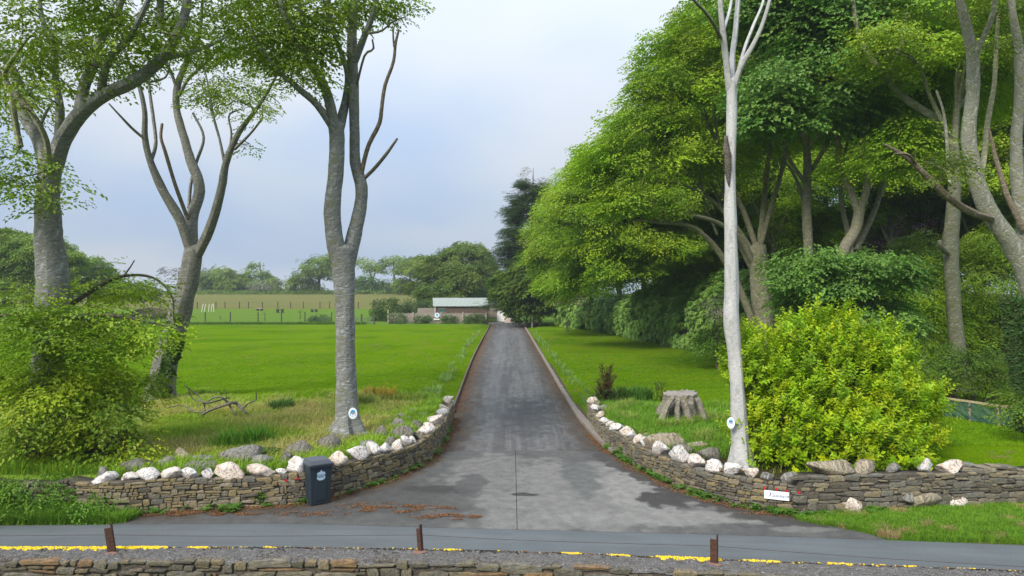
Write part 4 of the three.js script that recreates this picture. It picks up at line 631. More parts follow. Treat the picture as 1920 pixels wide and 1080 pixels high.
{
  const D = 20.3, Cc = drawnTree({
    name: 'beech_tree', label: 'tall twin stemmed grey beech with oval badge, left of the drive', depth: D, mat: barkGrey, group: 'tall beeches by the gateway', flare: 1.5, radial: 20,
    limbs: [
      ['trunk', [[652, 812, 44], [650, 752, 43], [648, 680, 40], [647, 600, 41], [646, 540, 44], [643, 490, 50], [642, 466, 50]]],
      ['bough', [[638, 490, 40], [628, 448, 38, -0.1], [623, 395, 36, -0.2], [629, 330, 33, -0.2], [632, 275, 31, -0.2], [631, 232, 32, -0.2]]],
      ['bough', [[651, 495, 34, 0.1], [664, 440, 32, 0.2], [676, 385, 29, 0.3], [678, 350, 28, 0.3], [667, 308, 24, 0.3], [665, 255, 22, 0.2], [664, 205, 22, 0.1], [662, 140, 23, 0], [660, 60, 20, 0], [664, 0, 18, 0], [670, -90, 12, 0]]],
      ['bough', [[628, 252, 26, -0.2], [619, 195, 22, -0.5], [600, 145, 18, -0.8], [570, 100, 15, -1.1], [540, 45, 13, -1.4], [526, 0, 11, -1.6], [512, -80, 8, -1.8]]],
      ['branch', [[622, 232, 14, 0], [604, 205, 12, 0.5], [570, 172, 10, 1], [530, 142, 9, 1.3], [490, 115, 7, 1.6], [455, 90, 5, 1.8]]],
      ['branch', [[622, 240, 12, -0.3], [590, 195, 10, -0.9], [560, 170, 8, -1.3], [520, 130, 7, -1.7], [492, 95, 5, -2], [470, 60, 4, -2.2]]],
      ['bough', [[634, 250, 22, -0.1], [642, 215, 20, 0.1], [650, 180, 18, 0.2], [652, 140, 14, 0.3], [640, 100, 11, 0.5], [625, 60, 9, 0.7], [618, 10, 8, 0.9], [610, -50, 6, 1]]],
      ['branch', [[605, 160, 12, -0.8], [578, 110, 11, -0.4], [572, 60, 10, 0], [562, 20, 9, 0.3], [560, -50, 7, 0.5]]],
      ['branch', [[616, 190, 9, -0.4], [604, 130, 8, -0.1], [606, 80, 7, 0.2], [615, 40, 6, 0.4], [600, -20, 5, 0.6]]],
      ['bough', [[664, 118, 17, 0], [680, 75, 15, -0.2], [695, 40, 13, -0.4], [706, 0, 11, -0.6], [716, -60, 8, -0.8]]],
      ['branch', [[676, 345, 11, 0.3], [680, 315, 11, 0.2], [692, 270, 11, 0], [712, 230, 10, -0.2], [716, 200, 9, -0.3], [722, 160, 9, -0.3], [738, 115, 8, -0.4], [742, 80, 7, -0.4], [748, 56, 5, -0.4]], { mat: barkDead }],
      ['branch', [[739, 88, 5, -0.4], [737, 62, 4, -0.4], [740, 46, 3, -0.4]], { mat: barkDead }],
      ['branch', [[682, 335, 9, 0.3], [700, 318, 8, 0.2], [722, 292, 8, 0], [745, 260, 5, -0.1]], { mat: barkDead }],
      ['branch', [[668, 165, 6, 0], [676, 130, 6, -0.3], [686, 100, 6, -0.5], [700, 92, 5, -0.6], [698, 74, 4, -0.6]], { mat: barkDead }],
      ['branch', [[690, 62, 6, -0.5], [715, 58, 5, -0.8], [738, 40, 4, -1.1], [760, 32, 3, -1.3]]],
    ],
  });
  const cl = ell([[560, 60, 70, 55, 1.2], [510, 95, 50, 45, 0.8], [590, 120, 40, 40, 0.5], [530, 20, 80, 40, 1.2], [640, 20, 80, 30, 0.9], [720, 8, 50, 24, 0.7], [755, 14, 26, 14, 0.3, -1, 0.3], [600, 40, 60, 50, 0.9], [480, 40, 50, 50, 0.7], [560, 145, 40, 14, 0.25], [590, -90, 180, 60, 1, 0, 0.8]], D, Cc.R, 14, 2);
  twigsTo(cl, Cc.samples, Cc.R, Cc.t, barkTwig, { r0: 0.034, wob: 0.5 });
  foliage(Cc.t, cl, { geos: beechSpray, size: 0.5, cols: nearCols, R: Cc.R, perM3: 29 });
}
{
  const D = 17.2, T = drawnTree({
    name: 'beech_tree', label: 'slim pale barked beech with a torn scar and oval badge, right of the drive', depth: D, mat: barkPale, group: 'tall beeches by the gateway', flare: 0.8, radial: 14,
    limbs: [
      ['trunk', [[1389, 860, 34], [1387, 800, 34], [1382, 720, 30], [1377, 650, 30], [1371, 598, 34], [1372, 540, 29], [1370, 430, 26], [1369, 330, 23], [1371, 260, 22], [1372, 170, 22], [1371, 150, 23]]],
      ['bough', [[1368, 170, 15, 0], [1361, 110, 14, -0.2], [1356, 65, 13, -0.4], [1351, 10, 11, -0.6], [1346, -90, 8, -0.9]]], ['branch', [[1352, 72, 8, -0.4], [1336, 42, 8, -0.8], [1318, 18, 7, -1.1], [1297, -4, 5, -1.4], [1270, -50, 4, -1.8]], { mat: barkWood }],
      ['bough', [[1374, 170, 15, 0.1], [1373, 110, 13, 0.3], [1379, 60, 12, 0.5], [1384, 0, 11, 0.7], [1390, -80, 8, 1]]], ['bough', [[1376, 165, 13, 0], [1388, 128, 12, -0.2], [1410, 88, 10, -0.5], [1428, 50, 9, -0.7], [1442, 5, 8, -0.9], [1456, -60, 6, -1.1]]],
      ['branch', [[1385, 130, 9, 0.2], [1398, 85, 8, 0.6], [1414, 45, 7, 0.9], [1432, 0, 6, 1.2], [1440, -60, 5, 1.4]]], ['branch', [[1356, 60, 7, -0.3], [1368, 20, 7, 0.2], [1378, -40, 5, 0.5]]],
    ],
  });
  const scar = limb([P(1360, 255, D - 0.05), P(1361, 285, D - 0.16), P(1365, 318, D - 0.17), P(1367, 348, D - 0.15)], [0.03, 0.075, 0.055, 0.015], { radial: 8, step: 0.05, rough: 0.5, seed: 3 }); part('torn_wood', scar, bark(0.5, 0.42, 0.36), T.t, 'dark torn scar');
}
{ // right hand edge: forked beech leaning in, its foot outside the frame
  const D = 21, E = drawnTree({
    name: 'beech_tree', label: 'curving pale beech leaning in from the right edge with a broken dead limb', depth: D, mat: bark(1.05, 1.05, 0.9), flare: 0.4, group: 'tall beeches by the gateway',
    limbs: [
      ['trunk', [[1975, 800, 56], [1968, 700, 52], [1950, 590, 46], [1925, 515, 40], [1895, 455, 37], [1862, 410, 35], [1838, 360, 33], [1822, 300, 31], [1816, 250, 29], [1824, 180, 26], [1823, 100, 24], [1812, 50, 20], [1798, -10, 16], [1790, -90, 10]]],
      ['branch', [[1828, 105, 12, -0.1], [1846, 66, 12, -0.4], [1860, 30, 11, -0.7], [1868, -20, 9, -0.9]]], ['branch', [[1838, 340, 14, 0.2], [1846, 290, 13, 0.6], [1852, 230, 12, 1], [1864, 160, 10, 1.3], [1868, 90, 9, 1.5], [1872, 20, 7, 1.7]], { mat: barkOlive }],
      ['broken_limb', [[1858, 410, 16, -0.2], [1820, 398, 17, -0.7], [1780, 372, 16, -1.1], [1742, 335, 13, -1.4], [1706, 300, 11, -1.6], [1682, 284, 9, -1.7], [1656, 270, 4, -1.8]], { mat: barkDead }], ['broken_limb', [[1720, 312, 7, -1.5], [1702, 290, 6, -1.9], [1676, 288, 3, -2.1]], { mat: barkDead }],
      ['broken_limb', [[1918, 430, 13, 0.3], [1890, 370, 12, 0.3], [1868, 300, 10, 0.4], [1854, 240, 5, 0.5]], { mat: barkDead }], ['branch', [[1780, 345, 8, 0.8], [1770, 215, 6, 1], [1756, 170, 5, 1]]],
      ['bough', [[1940, 560, 34, 0.4], [1922, 430, 30, 0.5], [1907, 330, 26, 0.5], [1906, 260, 23, 0.5], [1912, 180, 20, 0.4], [1910, 90, 18, 0.3], [1898, 20, 15, 0.2], [1894, -80, 10, 0]]],
    ],
  });
  const cl = [...ell([[1780, 300, 36, 22, 1, -1.2, 0.4], [1750, 320, 30, 20, 0.8, -1.3, 0.36], [1800, 330, 26, 16, 0.4, -1, 0.3]], D, E.R, 10, 0.7), ...ell([[1880, 30, 90, 50, 0.8, 1.5], [1760, -20, 120, 50, 1, 1], [1900, 120, 60, 60, 0.5, 3], [1820, -90, 180, 60, 1.4, 0, 0.9]], D, E.R, 12, 2.4)];
  twigsTo(cl, E.samples, E.R, E.t, barkTwig, { r0: 0.02 });
  foliage(E.t, cl, { geos: beechSpray, size: 0.42, cols: [[0.24, 0.32, 0.02], [0.2, 0.28, 0.018], [0.15, 0.24, 0.018]], R: E.R, perM3: 46 });
  const iv = [], R = rng(34); for (let i = 0; i < 2600; i++) { const y = 560 + R() * 250, s = (R() - 0.5) * 2, p = P(lerp(1930, 1962, (y - 560) / 250) + s * 40 - 12, y, D - 0.5 + 0.5 * s * s); iv.push({ m: xf(p, V(R() - 0.5, -0.6, R() - 0.5), V((R() - 0.5) * 0.8 - 0.3, 0.3, 1), 0.09 + 0.08 * R()), c: tint([0.06, 0.125, 0.02], R, 0.35, 0.2) }); }
  scatter('ivy', whorl(4, 1, 0.7, 72), LEAF, iv, E.t);
}
// ------------------------------------------------------------------ the wood on the right
/* A grown tree: stems drawn from the photograph where they show, boughs led to the parts of its crown. blobs: [px, py, r px, ry/rx, depth shift] */
function woodTree({ name = 'beech_tree', label, depth, stems, blobs, mat = barkWood, geos = beechSpray, size = 0.75, cols = beechCols, r = 1.1, cover = 1.25, perM3 = 11, inner = 0.3, flat = 0.62, group = 'trees of the wood right of the drive', seed = 1, twig = 0.6, leaf = LEAF, bottom = -0.5, rzk = 0.85, limbsPer = 3 }) {
  const { t, samples, R } = drawnTree({ name, label, depth, limbs: stems.map((s, i) => [i ? (Array.isArray(s[0]) ? 'branch' : s[0]) : 'trunk', Array.isArray(s[0]) ? s : s[1], s[2]]), mat, group, flare: 0.5, radial: 9, step: 0.5 });
  const B = blobs.map(([px, py, rp, k = 0.85, dd = 0]) => { const d = depth + dd, x = rp / FPX * d; return { p: P(px, py, d), r: V(x, x * k, x * rzk) }; });
  for (const b of B) for (let i = 0; i < limbsPer; i++) { // boughs rising into the crown
    const e = sphereDir(R).multiply(b.r).multiplyScalar(0.62).add(b.p), cand = samples.filter((s) => s.t > 0.55 && s.p.y < e.y + 1), s = nearest(cand.length ? cand : samples, e.clone().lerp(samples[8].p, 0.35)), L = s.p.distanceTo(e), m1 = s.p.clone().lerp(e, 0.35), m2 = s.p.clone().lerp(e, 0.7);
    m1.y += L * 0.14; m2.y += L * 0.12; m1.x += (R() - 0.5) * L * 0.14; m2.z += (R() - 0.5) * L * 0.14; const r0 = Math.min(s.r * 0.8, 0.03 + 0.016 * L), rs = [r0, r0 * 0.75, r0 * 0.5, r0 * 0.2];
    part('branch', limb([s.p, m1, m2, e], rs, { radial: 7, step: 0.5 }), mat, t); samples.push(...samplesOf([s.p, m1, m2, e], rs, 10));
  }
  const cl = crownClumps(B, R, { r, cover, inner, flat, bottom }); for (const c of cl) c.from = V(samples[0].p.x, 0, samples[0].p.z).lerp(c.blob.p, 0.5);
  twigsTo(cl.filter((c) => c.p.y < c.blob.p.y + c.blob.r.y * 0.2), samples.slice(), R, t, mat, { keep: twig, r0: 0.03, far: 6, radial: 4 });
  foliage(t, cl, { geos, size, cols, R, perM3, mat: leaf });
  return t;
}
const woodCols = [[0.302, 0.459, 0.012], [0.358, 0.493, 0.014], [0.258, 0.414, 0.013], [0.28, 0.437, 0.016]], mid = woodCols, syc = [[0.195, 0.364, 0.06], [0.234, 0.403, 0.065], [0.169, 0.325, 0.05]], gold = [[0.338, 0.39, 0.018], [0.286, 0.351, 0.02]];  // first palette: leaf greens shared by all green beeches of the wood
woodTree({ label: 'broad many stemmed beech with fanning limbs behind the slim pale trunk', depth: 40, seed: 1, mat: bark(0.8, 0.77, 0.55),
  stems: [[[1430, 668, 46], [1432, 600, 42], [1426, 540, 44], [1424, 500, 42], [1420, 462, 36]], [[1424, 640, 16.3, -0.3], [1400, 572, 16.3, -0.4], [1376, 520, 15, -0.6], [1340, 462, 12.2, -1], [1296, 425, 9.52, -1.5], [1240, 418, 6.12, -2], [1190, 412, 3.4, -2.4]], [[1418, 505, 13.6], [1386, 445, 12.2, -0.6], [1340, 415, 10.2, -1.2], [1285, 402, 8.16, -1.8], [1225, 392, 6.12, -2.2], [1176, 382, 3.4, -2.6]], [[1416, 480, 12.2, 0.3], [1376, 420, 10.9, 0], [1330, 372, 8.84, -0.4], [1275, 344, 6.8, -1], [1204, 342, 4.08, -1.6]], [[1420, 470, 13.6, 0.2], [1396, 400, 12.2, 0.2], [1370, 345, 10.2, 0], [1344, 268, 8.16, 0], [1310, 200, 6.12, 0]], [[1424, 465, 13.6, 0.4], [1432, 385, 12.2, 0.6], [1440, 300, 10.2, 0.8], [1446, 210, 8.16, 1], [1440, 110, 5.44, 1]], [[1424, 470, 10.9, -0.2], [1444, 395, 10.2, -0.4], [1468, 310, 8.84, -0.6], [1480, 220, 6.8, -0.8], [1490, 120, 4.76, -0.8]], [[1375, 420, 7.48, 0], [1342, 330, 6.12, 0.2], [1300, 290, 4.76, 0.4], [1250, 265, 3.4, 0.4]], [[1345, 440, 6.12, 0.6], [1322, 380, 5.44, 1], [1312, 350, 4.76, 1.2]], [[1430, 545, 9.52, 0.6], [1406, 500, 8.84, 1.2], [1372, 430, 6.8, 2], [1330, 330, 5.44, 3]]],
  blobs: [[1348, 172, 150, 0.9], [1410, 95, 165, 0.8, 1], [1222, 272, 98, 0.75, -1], [1170, 330, 85, 0.72, -1.5], [1290, 290, 110, 0.5, 1], [1200, 375, 70, 0.35, -2.5], [1440, 230, 90, 0.6, 2]], cols: woodCols, perM3: 13, r: 1.0 });
woodTree({ label: 'rounded bright green beech bulging over the middle of the long hedge', depth: 58, seed: 2, stems: [[[1272, 600, 18, 14], [1268, 520, 17, 14], [1274, 460, 16, 12], [1258, 410, 12, 10]], [[1268, 530, 10, 14], [1240, 480, 9, 11], [1215, 440, 7, 8], [1170, 420, 5, 4]]],
  blobs: [[1178, 350, 112, 0.9], [1100, 405, 72, 1.1, -1], [1190, 440, 110, 0.65, 1], [1240, 300, 110, 0.9, 2], [1110, 475, 70, 0.75, -1], [1160, 505, 70, 0.6, 0], [1090, 530, 50, 0.6, 1]], cols: woodCols, size: 0.9, r: 1.35, perM3: 8.5 });
woodTree({ label: 'bright green beech nearest the drive, beside the dark conifer', depth: 76, seed: 3, stems: [[[1165, 600, 13, 13], [1160, 540, 12, 13], [1140, 480, 10, 10]], [[1160, 545, 8, 13], [1180, 500, 6, 12], [1200, 460, 5, 10]]],
  blobs: [[1076, 415, 56, 1.2], [1108, 345, 58, 1.0, 2], [1120, 430, 80, 0.9, 2], [1040, 470, 42, 0.9, -1], [1070, 520, 50, 0.8, 0], [1038, 430, 30, 1.1, 0]], cols: woodCols, size: 1.0, r: 1.5, perM3: 7 });
woodTree({ label: 'shaded beech with dark stems deep behind the long hedge', depth: 64, seed: 4, mat: barkWood, stems: [[[1215, 590, 12, 16], [1205, 520, 11, 16], [1195, 470, 10, 15], [1180, 430, 8, 14]], [[1205, 520, 8, 16], [1225, 470, 7, 14], [1250, 430, 5, 12]], [[1238, 580, 10, 17], [1232, 500, 9, 16], [1222, 450, 8, 14]]],
  blobs: [[1330, 360, 150, 0.7, 4], [1260, 480, 110, 0.45, 3], [1370, 490, 100, 0.5, 5]], cols: woodCols, size: 1.05, r: 1.6, perM3: 7 });
woodTree({ name: 'sycamore_tree', label: 'sycamore with broad soft green leaves hanging beside the slim pale trunk', depth: 36, seed: 5, mat: barkDark, geos: sycSpray, size: 0.72, cols: syc, perM3: 12, r: 1.0,
  stems: [[[1522, 640, 24], [1520, 560, 22], [1516, 470, 21], [1512, 380, 19], [1514, 300, 16], [1508, 240, 12]], [[1514, 350, 10], [1480, 300, 9, -0.6], [1455, 260, 6, -1]], [[1514, 330, 10], [1545, 280, 9, 0.4], [1570, 230, 6, 0.6]], [[1514, 400, 9, 0.4], [1490, 330, 7, 1], [1470, 300, 5, 1.4]]],
  blobs: [[1490, 165, 100, 0.75, -1.5], [1560, 90, 130, 0.8], [1450, 225, 55, 0.5, -2.5], [1510, 30, 130, 0.7, 1], [1575, 200, 80, 0.55, -1]] });
woodTree({ label: 'crooked pale stemmed beech curving up above the leafy thicket', depth: 35, seed: 6, mat: bark(0.9, 0.84, 0.66), cols: mid,
  stems: [[[1592, 640, 30], [1586, 560, 28], [1578, 500, 26], [1584, 466, 26], [1604, 432, 24], [1612, 392, 22]], [[1610, 400, 17], [1592, 352, 15, 0.2], [1574, 318, 13, 0.4], [1572, 280, 12, 0.6], [1566, 240, 10, 0.8], [1550, 205, 7, 1]], [[1612, 396, 16], [1626, 352, 14, -0.3], [1622, 310, 13, -0.5], [1616, 270, 12, -0.6], [1628, 215, 10, -0.7], [1634, 165, 7, -0.8]], [[1600, 620, 16.1, 1.6], [1600, 520, 14.9, 1.6], [1590, 440, 11.2, 2], [1576, 370, 8.68, 2.4], [1582, 310, 6.82, 2.6]], [[1605, 470, 12.4, 2], [1640, 395, 11.2, 2.4], [1660, 330, 8.68, 2.8], [1680, 250, 6.2, 3]]],
  blobs: [[1640, 110, 130, 0.75, 1], [1720, 60, 130, 0.8, 1.5], [1690, 190, 90, 0.55, 2], [1600, 220, 60, 0.5, 3]] });
woodTree({ label: 'straight mottled beech with one long limb reaching up to the left', depth: 31, seed: 7, mat: bark(0.8, 0.8, 0.58), cols: woodCols,
  stems: [[[1798, 672, 30], [1790, 600, 29], [1785, 520, 29], [1783, 450, 31], [1788, 380, 27], [1790, 310, 25], [1786, 268, 23]], [[1788, 285, 20], [1762, 232, 18, 0.2], [1728, 206, 17, 0.4], [1690, 180, 15, 0.6], [1652, 136, 13, 0.8], [1622, 92, 12, 1], [1606, 48, 10, 1.1], [1598, -20, 7, 1.2]], [[1664, 152, 8, 0.7], [1680, 105, 7, 0.4], [1696, 70, 6, 0.2], [1700, 20, 5, 0]], [[1788, 290, 16, 0.2], [1792, 220, 14, 0.5], [1800, 140, 10, 0.8]], [[1775, 474, 12, -0.3], [1764, 462, 10, -0.6], [1762, 452, 9, -0.7]]],
  blobs: [[1780, 90, 130, 0.7, 1.5], [1860, 170, 80, 0.7, 3], [1690, 90, 70, 0.5, -0.5], [1880, 20, 110, 0.7, 1], [1650, 300, 70, 0.35, 3], [1720, 250, 60, 0.35, 2]] });
{ // the trees behind these, closing the view
  const rows = [[1440, 58, 300, 130, 0.9, woodCols, 'shaded beech filling the gap behind the many stemmed beech', 1450, barkDark], [1560, 62, 330, 120, 1, woodCols, 'dim beech standing behind the crooked pale stem', 1548, barkDark], [1690, 60, 300, 120, 1.0, woodCols, 'beech with airy green crown behind the long reaching limb', 1672, barkWood], [1830, 58, 300, 120, 1.0, woodCols, 'beech in the background left of the ivy clad trunk', 1830, barkWood], [1950, 52, 330, 130, 1.2, woodCols, 'beech in the background at the right edge', 1960, barkWood], [1640, 74, 440, 90, 0.6, woodCols, 'far shaded tree glimpsed low between the trunks', 1655, barkDark], [1370, 82, 380, 110, 0.8, woodCols, 'far shaded tree behind the hedge and the pale trunk', 1350, barkDark]];
  rows.forEach(([px, d, py, rp, k, cols, label, tx, bk], i) => woodTree({ label, depth: d, seed: 20 + i, mat: bk, cols, stems: [[[tx, 620, 16], [tx + 4, 520, 15], [tx - 2, 440, 13], [tx, 370, 10]], [[tx, 460, 9], [tx + 24, 400, 8, 1], [tx + 40, 340, 6, 1]], [[tx, 470, 8], [tx - 26, 410, 7, -1], [tx - 46, 360, 5, -1]]], blobs: [[px, py, rp, k], [px + 50, py - 150, rp * 0.9, 0.8, 2], [px - 50, py - 210, rp * 0.9, 0.8, -1], [px + 10, py + 90, rp * 0.6, 0.55, 3], [px - 50, py + 140, rp * 0.6, 0.5, 5], [px + 70, py + 160, rp * 0.5, 0.5, 2]], size: 1.0, r: 1.7, perM3: 7, cover: 0.95, twig: 0.25, limbsPer: 2 }));
  const p = woodTree({ name: 'copper_beech_tree', label: 'small purple leaved tree glimpsed between the trunks of the wood', depth: 44, seed: 31, group: undefined, mat: barkDark, cols: [[0.07, 0.022, 0.035], [0.055, 0.02, 0.028]], stems: [[[1700, 640, 7], [1706, 560, 6], [1700, 500, 5]], [[1704, 560, 4], [1720, 500, 3]], [[1704, 565, 4], [1690, 500, 3]]], blobs: [[1640, 445, 34, 0.7], [1690, 480, 50, 0.6], [1720, 430, 40, 0.6], [1700, 540, 36, 0.5]], size: 0.6, r: 0.7, perM3: 9, cover: 0.7, limbsPer: 1 });
}
// ------------------------------------------------------------------ shrubs
const bigSprig = [1, 2, 3].map((k) => sprig(11, 0.3, 0.19, 260 + k));
function bush({ name, label, category = 'shrub', group, px, py, rp, k = 0.8, depth, dz = 0.8, cols, geos, size, r = 0.5, cover = 1, inner = 0.5, perM3 = 40, flat = 0.7, stems = 7, mat = LEAF, up = false, bottom = -1.1, extra = [], stemMat = barkTwig, shoots = 0, clumps, R = rng(px * 3 + py) }) {
  const c = P(px, py, depth), base = onGround(c.x, c.z), t = thing(name, label, category, base, group), W = rp / FPX * depth, blobs = [{ p: c, r: V(W, W * k, W * dz) }, ...extra.map(([x, y, q, kk = 0.8, dd = 0]) => { const w = q / FPX * (depth + dd); return { p: P(x, y, depth + dd), r: V(w, w * kk, w * dz) }; })];
  const gs = []; for (const b of blobs) for (let i = 0; i < stems; i++) { const e = sphereDir(R).multiply(b.r).multiplyScalar(0.8).add(b.p); e.y = Math.max(e.y, base.y + 0.3); const s = base.clone().add(V((R() - 0.5) * W * 0.3 + (b.p.x - base.x) * 0.4, -0.05, (R() - 0.5) * W * 0.3)); gs.push(limb([s, s.clone().lerp(e, 0.5).add(V((R() - 0.5) * 0.2 * W, 0.1 * W, (R() - 0.5) * 0.2 * W)), e], [0.012 * W + 0.012, 0.008 * W + 0.008, 0.004], { radial: 5, step: 0.3 })); }
  const sm = part('stem', mergeGeometries(gs), stemMat, t); sm.userData.kind = 'stuff';
  const cl = (clumps ?? crownClumps(blobs, R, { r, cover, inner, flat, bottom })).filter((q) => q.p.y > height(q.p.x, q.p.z) - 0.05); if (!clumps) for (const q of cl) q.from = V(q.blob.p.x, q.blob.p.y - q.blob.r.y, q.blob.p.z);
  for (let i = 0; i < shoots; i++) { const b = blobs[Math.floor(R() * blobs.length)], d = sphereDir(R); d.y = Math.abs(d.y) * 0.8 + 0.2; const e = d.clone().multiply(b.r).add(b.p), u = V(d.x * 0.5, 1, d.z * 0.5).normalize(), L = 0.2 + 0.45 * R(); for (let k = 0; k < 3; k++) cl.push({ p: e.clone().addScaledVector(u, L * k / 2), rx: 0.07, ry: 0.07, rz: 0.07, n: 2, from: e.clone().addScaledVector(u, -1) }); }
  if (!up) { clumpSprays(cl, { kinds: geos.length, size, cols, R, perM3 }).forEach((it, i) => scatter('foliage', geos[i], mat, it, t)); return t; }
  const out = geos.map(() => []); for (const q of cl) { const n = q.n ?? Math.round(perM3 * 4.19 * q.rx * q.ry * q.rz), col = cols[Math.floor(R() * cols.length)]; for (let i = 0; i < n; i++) { const d = sphereDir(R), s = Math.cbrt(R()), p = V(q.p.x + d.x * q.rx * s, q.p.y + d.y * q.ry * s, q.p.z + d.z * q.rz * s), o = p.clone().sub(q.from).normalize(); const x = V(o.x + (R() - 0.5) * 1.7, up === 'whorl' ? (R() - 0.5) * 0.6 : o.y + 0.1 + R() * 0.8, o.z + (R() - 0.5) * 1.7), u = up === 'whorl' ? V(o.x + (R() - 0.5) * 0.8, o.y + 0.35, o.z + (R() - 0.5) * 0.8) : V(R() - 0.5, R() - 0.5, R() - 0.5 + 0.01); const w = up === 'whorl' ? V(-u.z, 0, u.x + 0.01) : x; out[Math.floor(R() * geos.length)].push({ m: xf(p, w, u, size * (0.7 + 0.6 * R())), c: tint(col, R, 0.18, 0.1) }); } }
  out.forEach((it, i) => scatter('foliage', geos[i], mat, it, t)); return t;
}
bush({ name: 'golden_shrub', label: 'large dense yellow green shrub spilling over the roadside wall', px: 1558, py: 735, rp: 140, k: 0.78, depth: 18.3, dz: 0.75, up: true, geos: bigSprig, size: 0.36, r: 0.36, perM3: 80, cover: 1.05, inner: 0.6, flat: 0.9, stems: 22, shoots: 260, stemMat: bark(1.0, 0.75, 0.5),
  cols: [[0.43, 0.57, 0.003], [0.39, 0.55, 0.003], [0.29, 0.46, 0.004], [0.47, 0.57, 0.005], [0.37, 0.53, 0.003], [0.26, 0.42, 0.004]], extra: [[1480, 695, 74, 0.9, -0.2], [1545, 660, 52, 1.0, 0.2], [1632, 695, 62, 0.9, 0.1], [1470, 790, 72, 0.9, -0.9], [1570, 810, 90, 0.62, -1.1], [1672, 790, 70, 0.85, -0.7], [1705, 790, 46, 0.7, 0.1], [1412, 690, 28, 0.9, -0.8], [1420, 800, 30, 1, -0.9], [1605, 858, 34, 0.62, -1.75], [1690, 860, 36, 0.6, -1.7], [1470, 862, 34, 0.6, -1.3], [1530, 850, 40, 0.5, -1.3]] });
const thick = 'thicket at the foot of the wood';
bush({ name: 'thicket_bush', label: 'broad soft green sycamore thicket below the crooked stem', group: thick, px: 1570, py: 530, rp: 100, k: 0.6, depth: 32, geos: sycSpray, size: 0.55, cols: syc, r: 0.75, perM3: 20, extra: [[1510, 500, 50, 0.6, -1], [1650, 505, 60, 0.6, -1], [1630, 590, 80, 0.5, 0], [1560, 600, 70, 0.5, 1]] });
bush({ name: 'thicket_bush', label: 'dark leafy thicket left of the straight mottled trunk', group: thick, px: 1735, py: 600, rp: 62, k: 0.9, depth: 34, geos: beechSpray, size: 0.6, cols: mid, r: 0.75, perM3: 18, extra: [[1700, 530, 60, 0.8, 3], [1690, 640, 60, 0.5, -1]] });
bush({ name: 'thicket_bush', label: 'bright yellow green thicket right of the straight mottled trunk', group: thick, px: 1850, py: 520, rp: 70, k: 1.1, depth: 35, geos: beechSpray, size: 0.6, cols: [[0.232, 0.362, 0.02], [0.189, 0.319, 0.02], [0.29, 0.406, 0.025]], r: 0.8, perM3: 17, extra: [[1800, 560, 50, 0.8, 2], [1895, 480, 50, 0.9, 1], [1840, 610, 60, 0.7, 0], [1750, 480, 50, 0.9, 5]] });
bush({ name: 'thicket_bush', label: 'low spreading green bush just behind the netting fence', group: thick, px: 1820, py: 692, rp: 66, k: 0.5, depth: 27.5, geos: beechSpray, size: 0.42, cols: [[0.145, 0.261, 0.018], [0.189, 0.29, 0.02]], r: 0.55, perM3: 30, extra: [[1880, 690, 40, 0.6, 0.5], [1745, 668, 46, 0.7, 1], [1720, 700, 40, 0.5, 0]] });
bush({ name: 'thicket_bush', label: 'small leafy bush at the right edge below the ivy clad trunk', group: thick, px: 1925, py: 755, rp: 36, k: 1.1, depth: 19.5, geos: beechSpray, size: 0.34, cols: [[0.203, 0.319, 0.02], [0.16, 0.261, 0.02]], r: 0.36, perM3: 60 });
bush({ name: 'thicket_bush', label: 'bright green bush beside the slim pale trunk at the hedge end', group: thick, px: 1345, py: 632, rp: 34, k: 0.9, depth: 44, geos: beechSpray, size: 0.6, cols: [[0.16, 0.304, 0.02], [0.131, 0.261, 0.02]], r: 0.7, perM3: 16, extra: [[1400, 620, 36, 0.8, -2], [1450, 640, 50, 0.8, -1]] });
bush({ name: 'thicket_bush', label: 'shadowed undergrowth at the foot of the many stemmed beech', group: thick, px: 1490, py: 620, rp: 60, k: 0.7, depth: 44, geos: beechSpray, size: 0.7, cols: woodCols, r: 0.9, perM3: 12, extra: [[1560, 640, 70, 0.5, 0], [1620, 620, 60, 0.6, 2]] });
const rh = [[0.192, 0.337, 0.06], [0.224, 0.38, 0.07], [0.168, 0.313, 0.05], [0.269, 0.426, 0.08]], rg = 'rhododendrons of the long hedge';
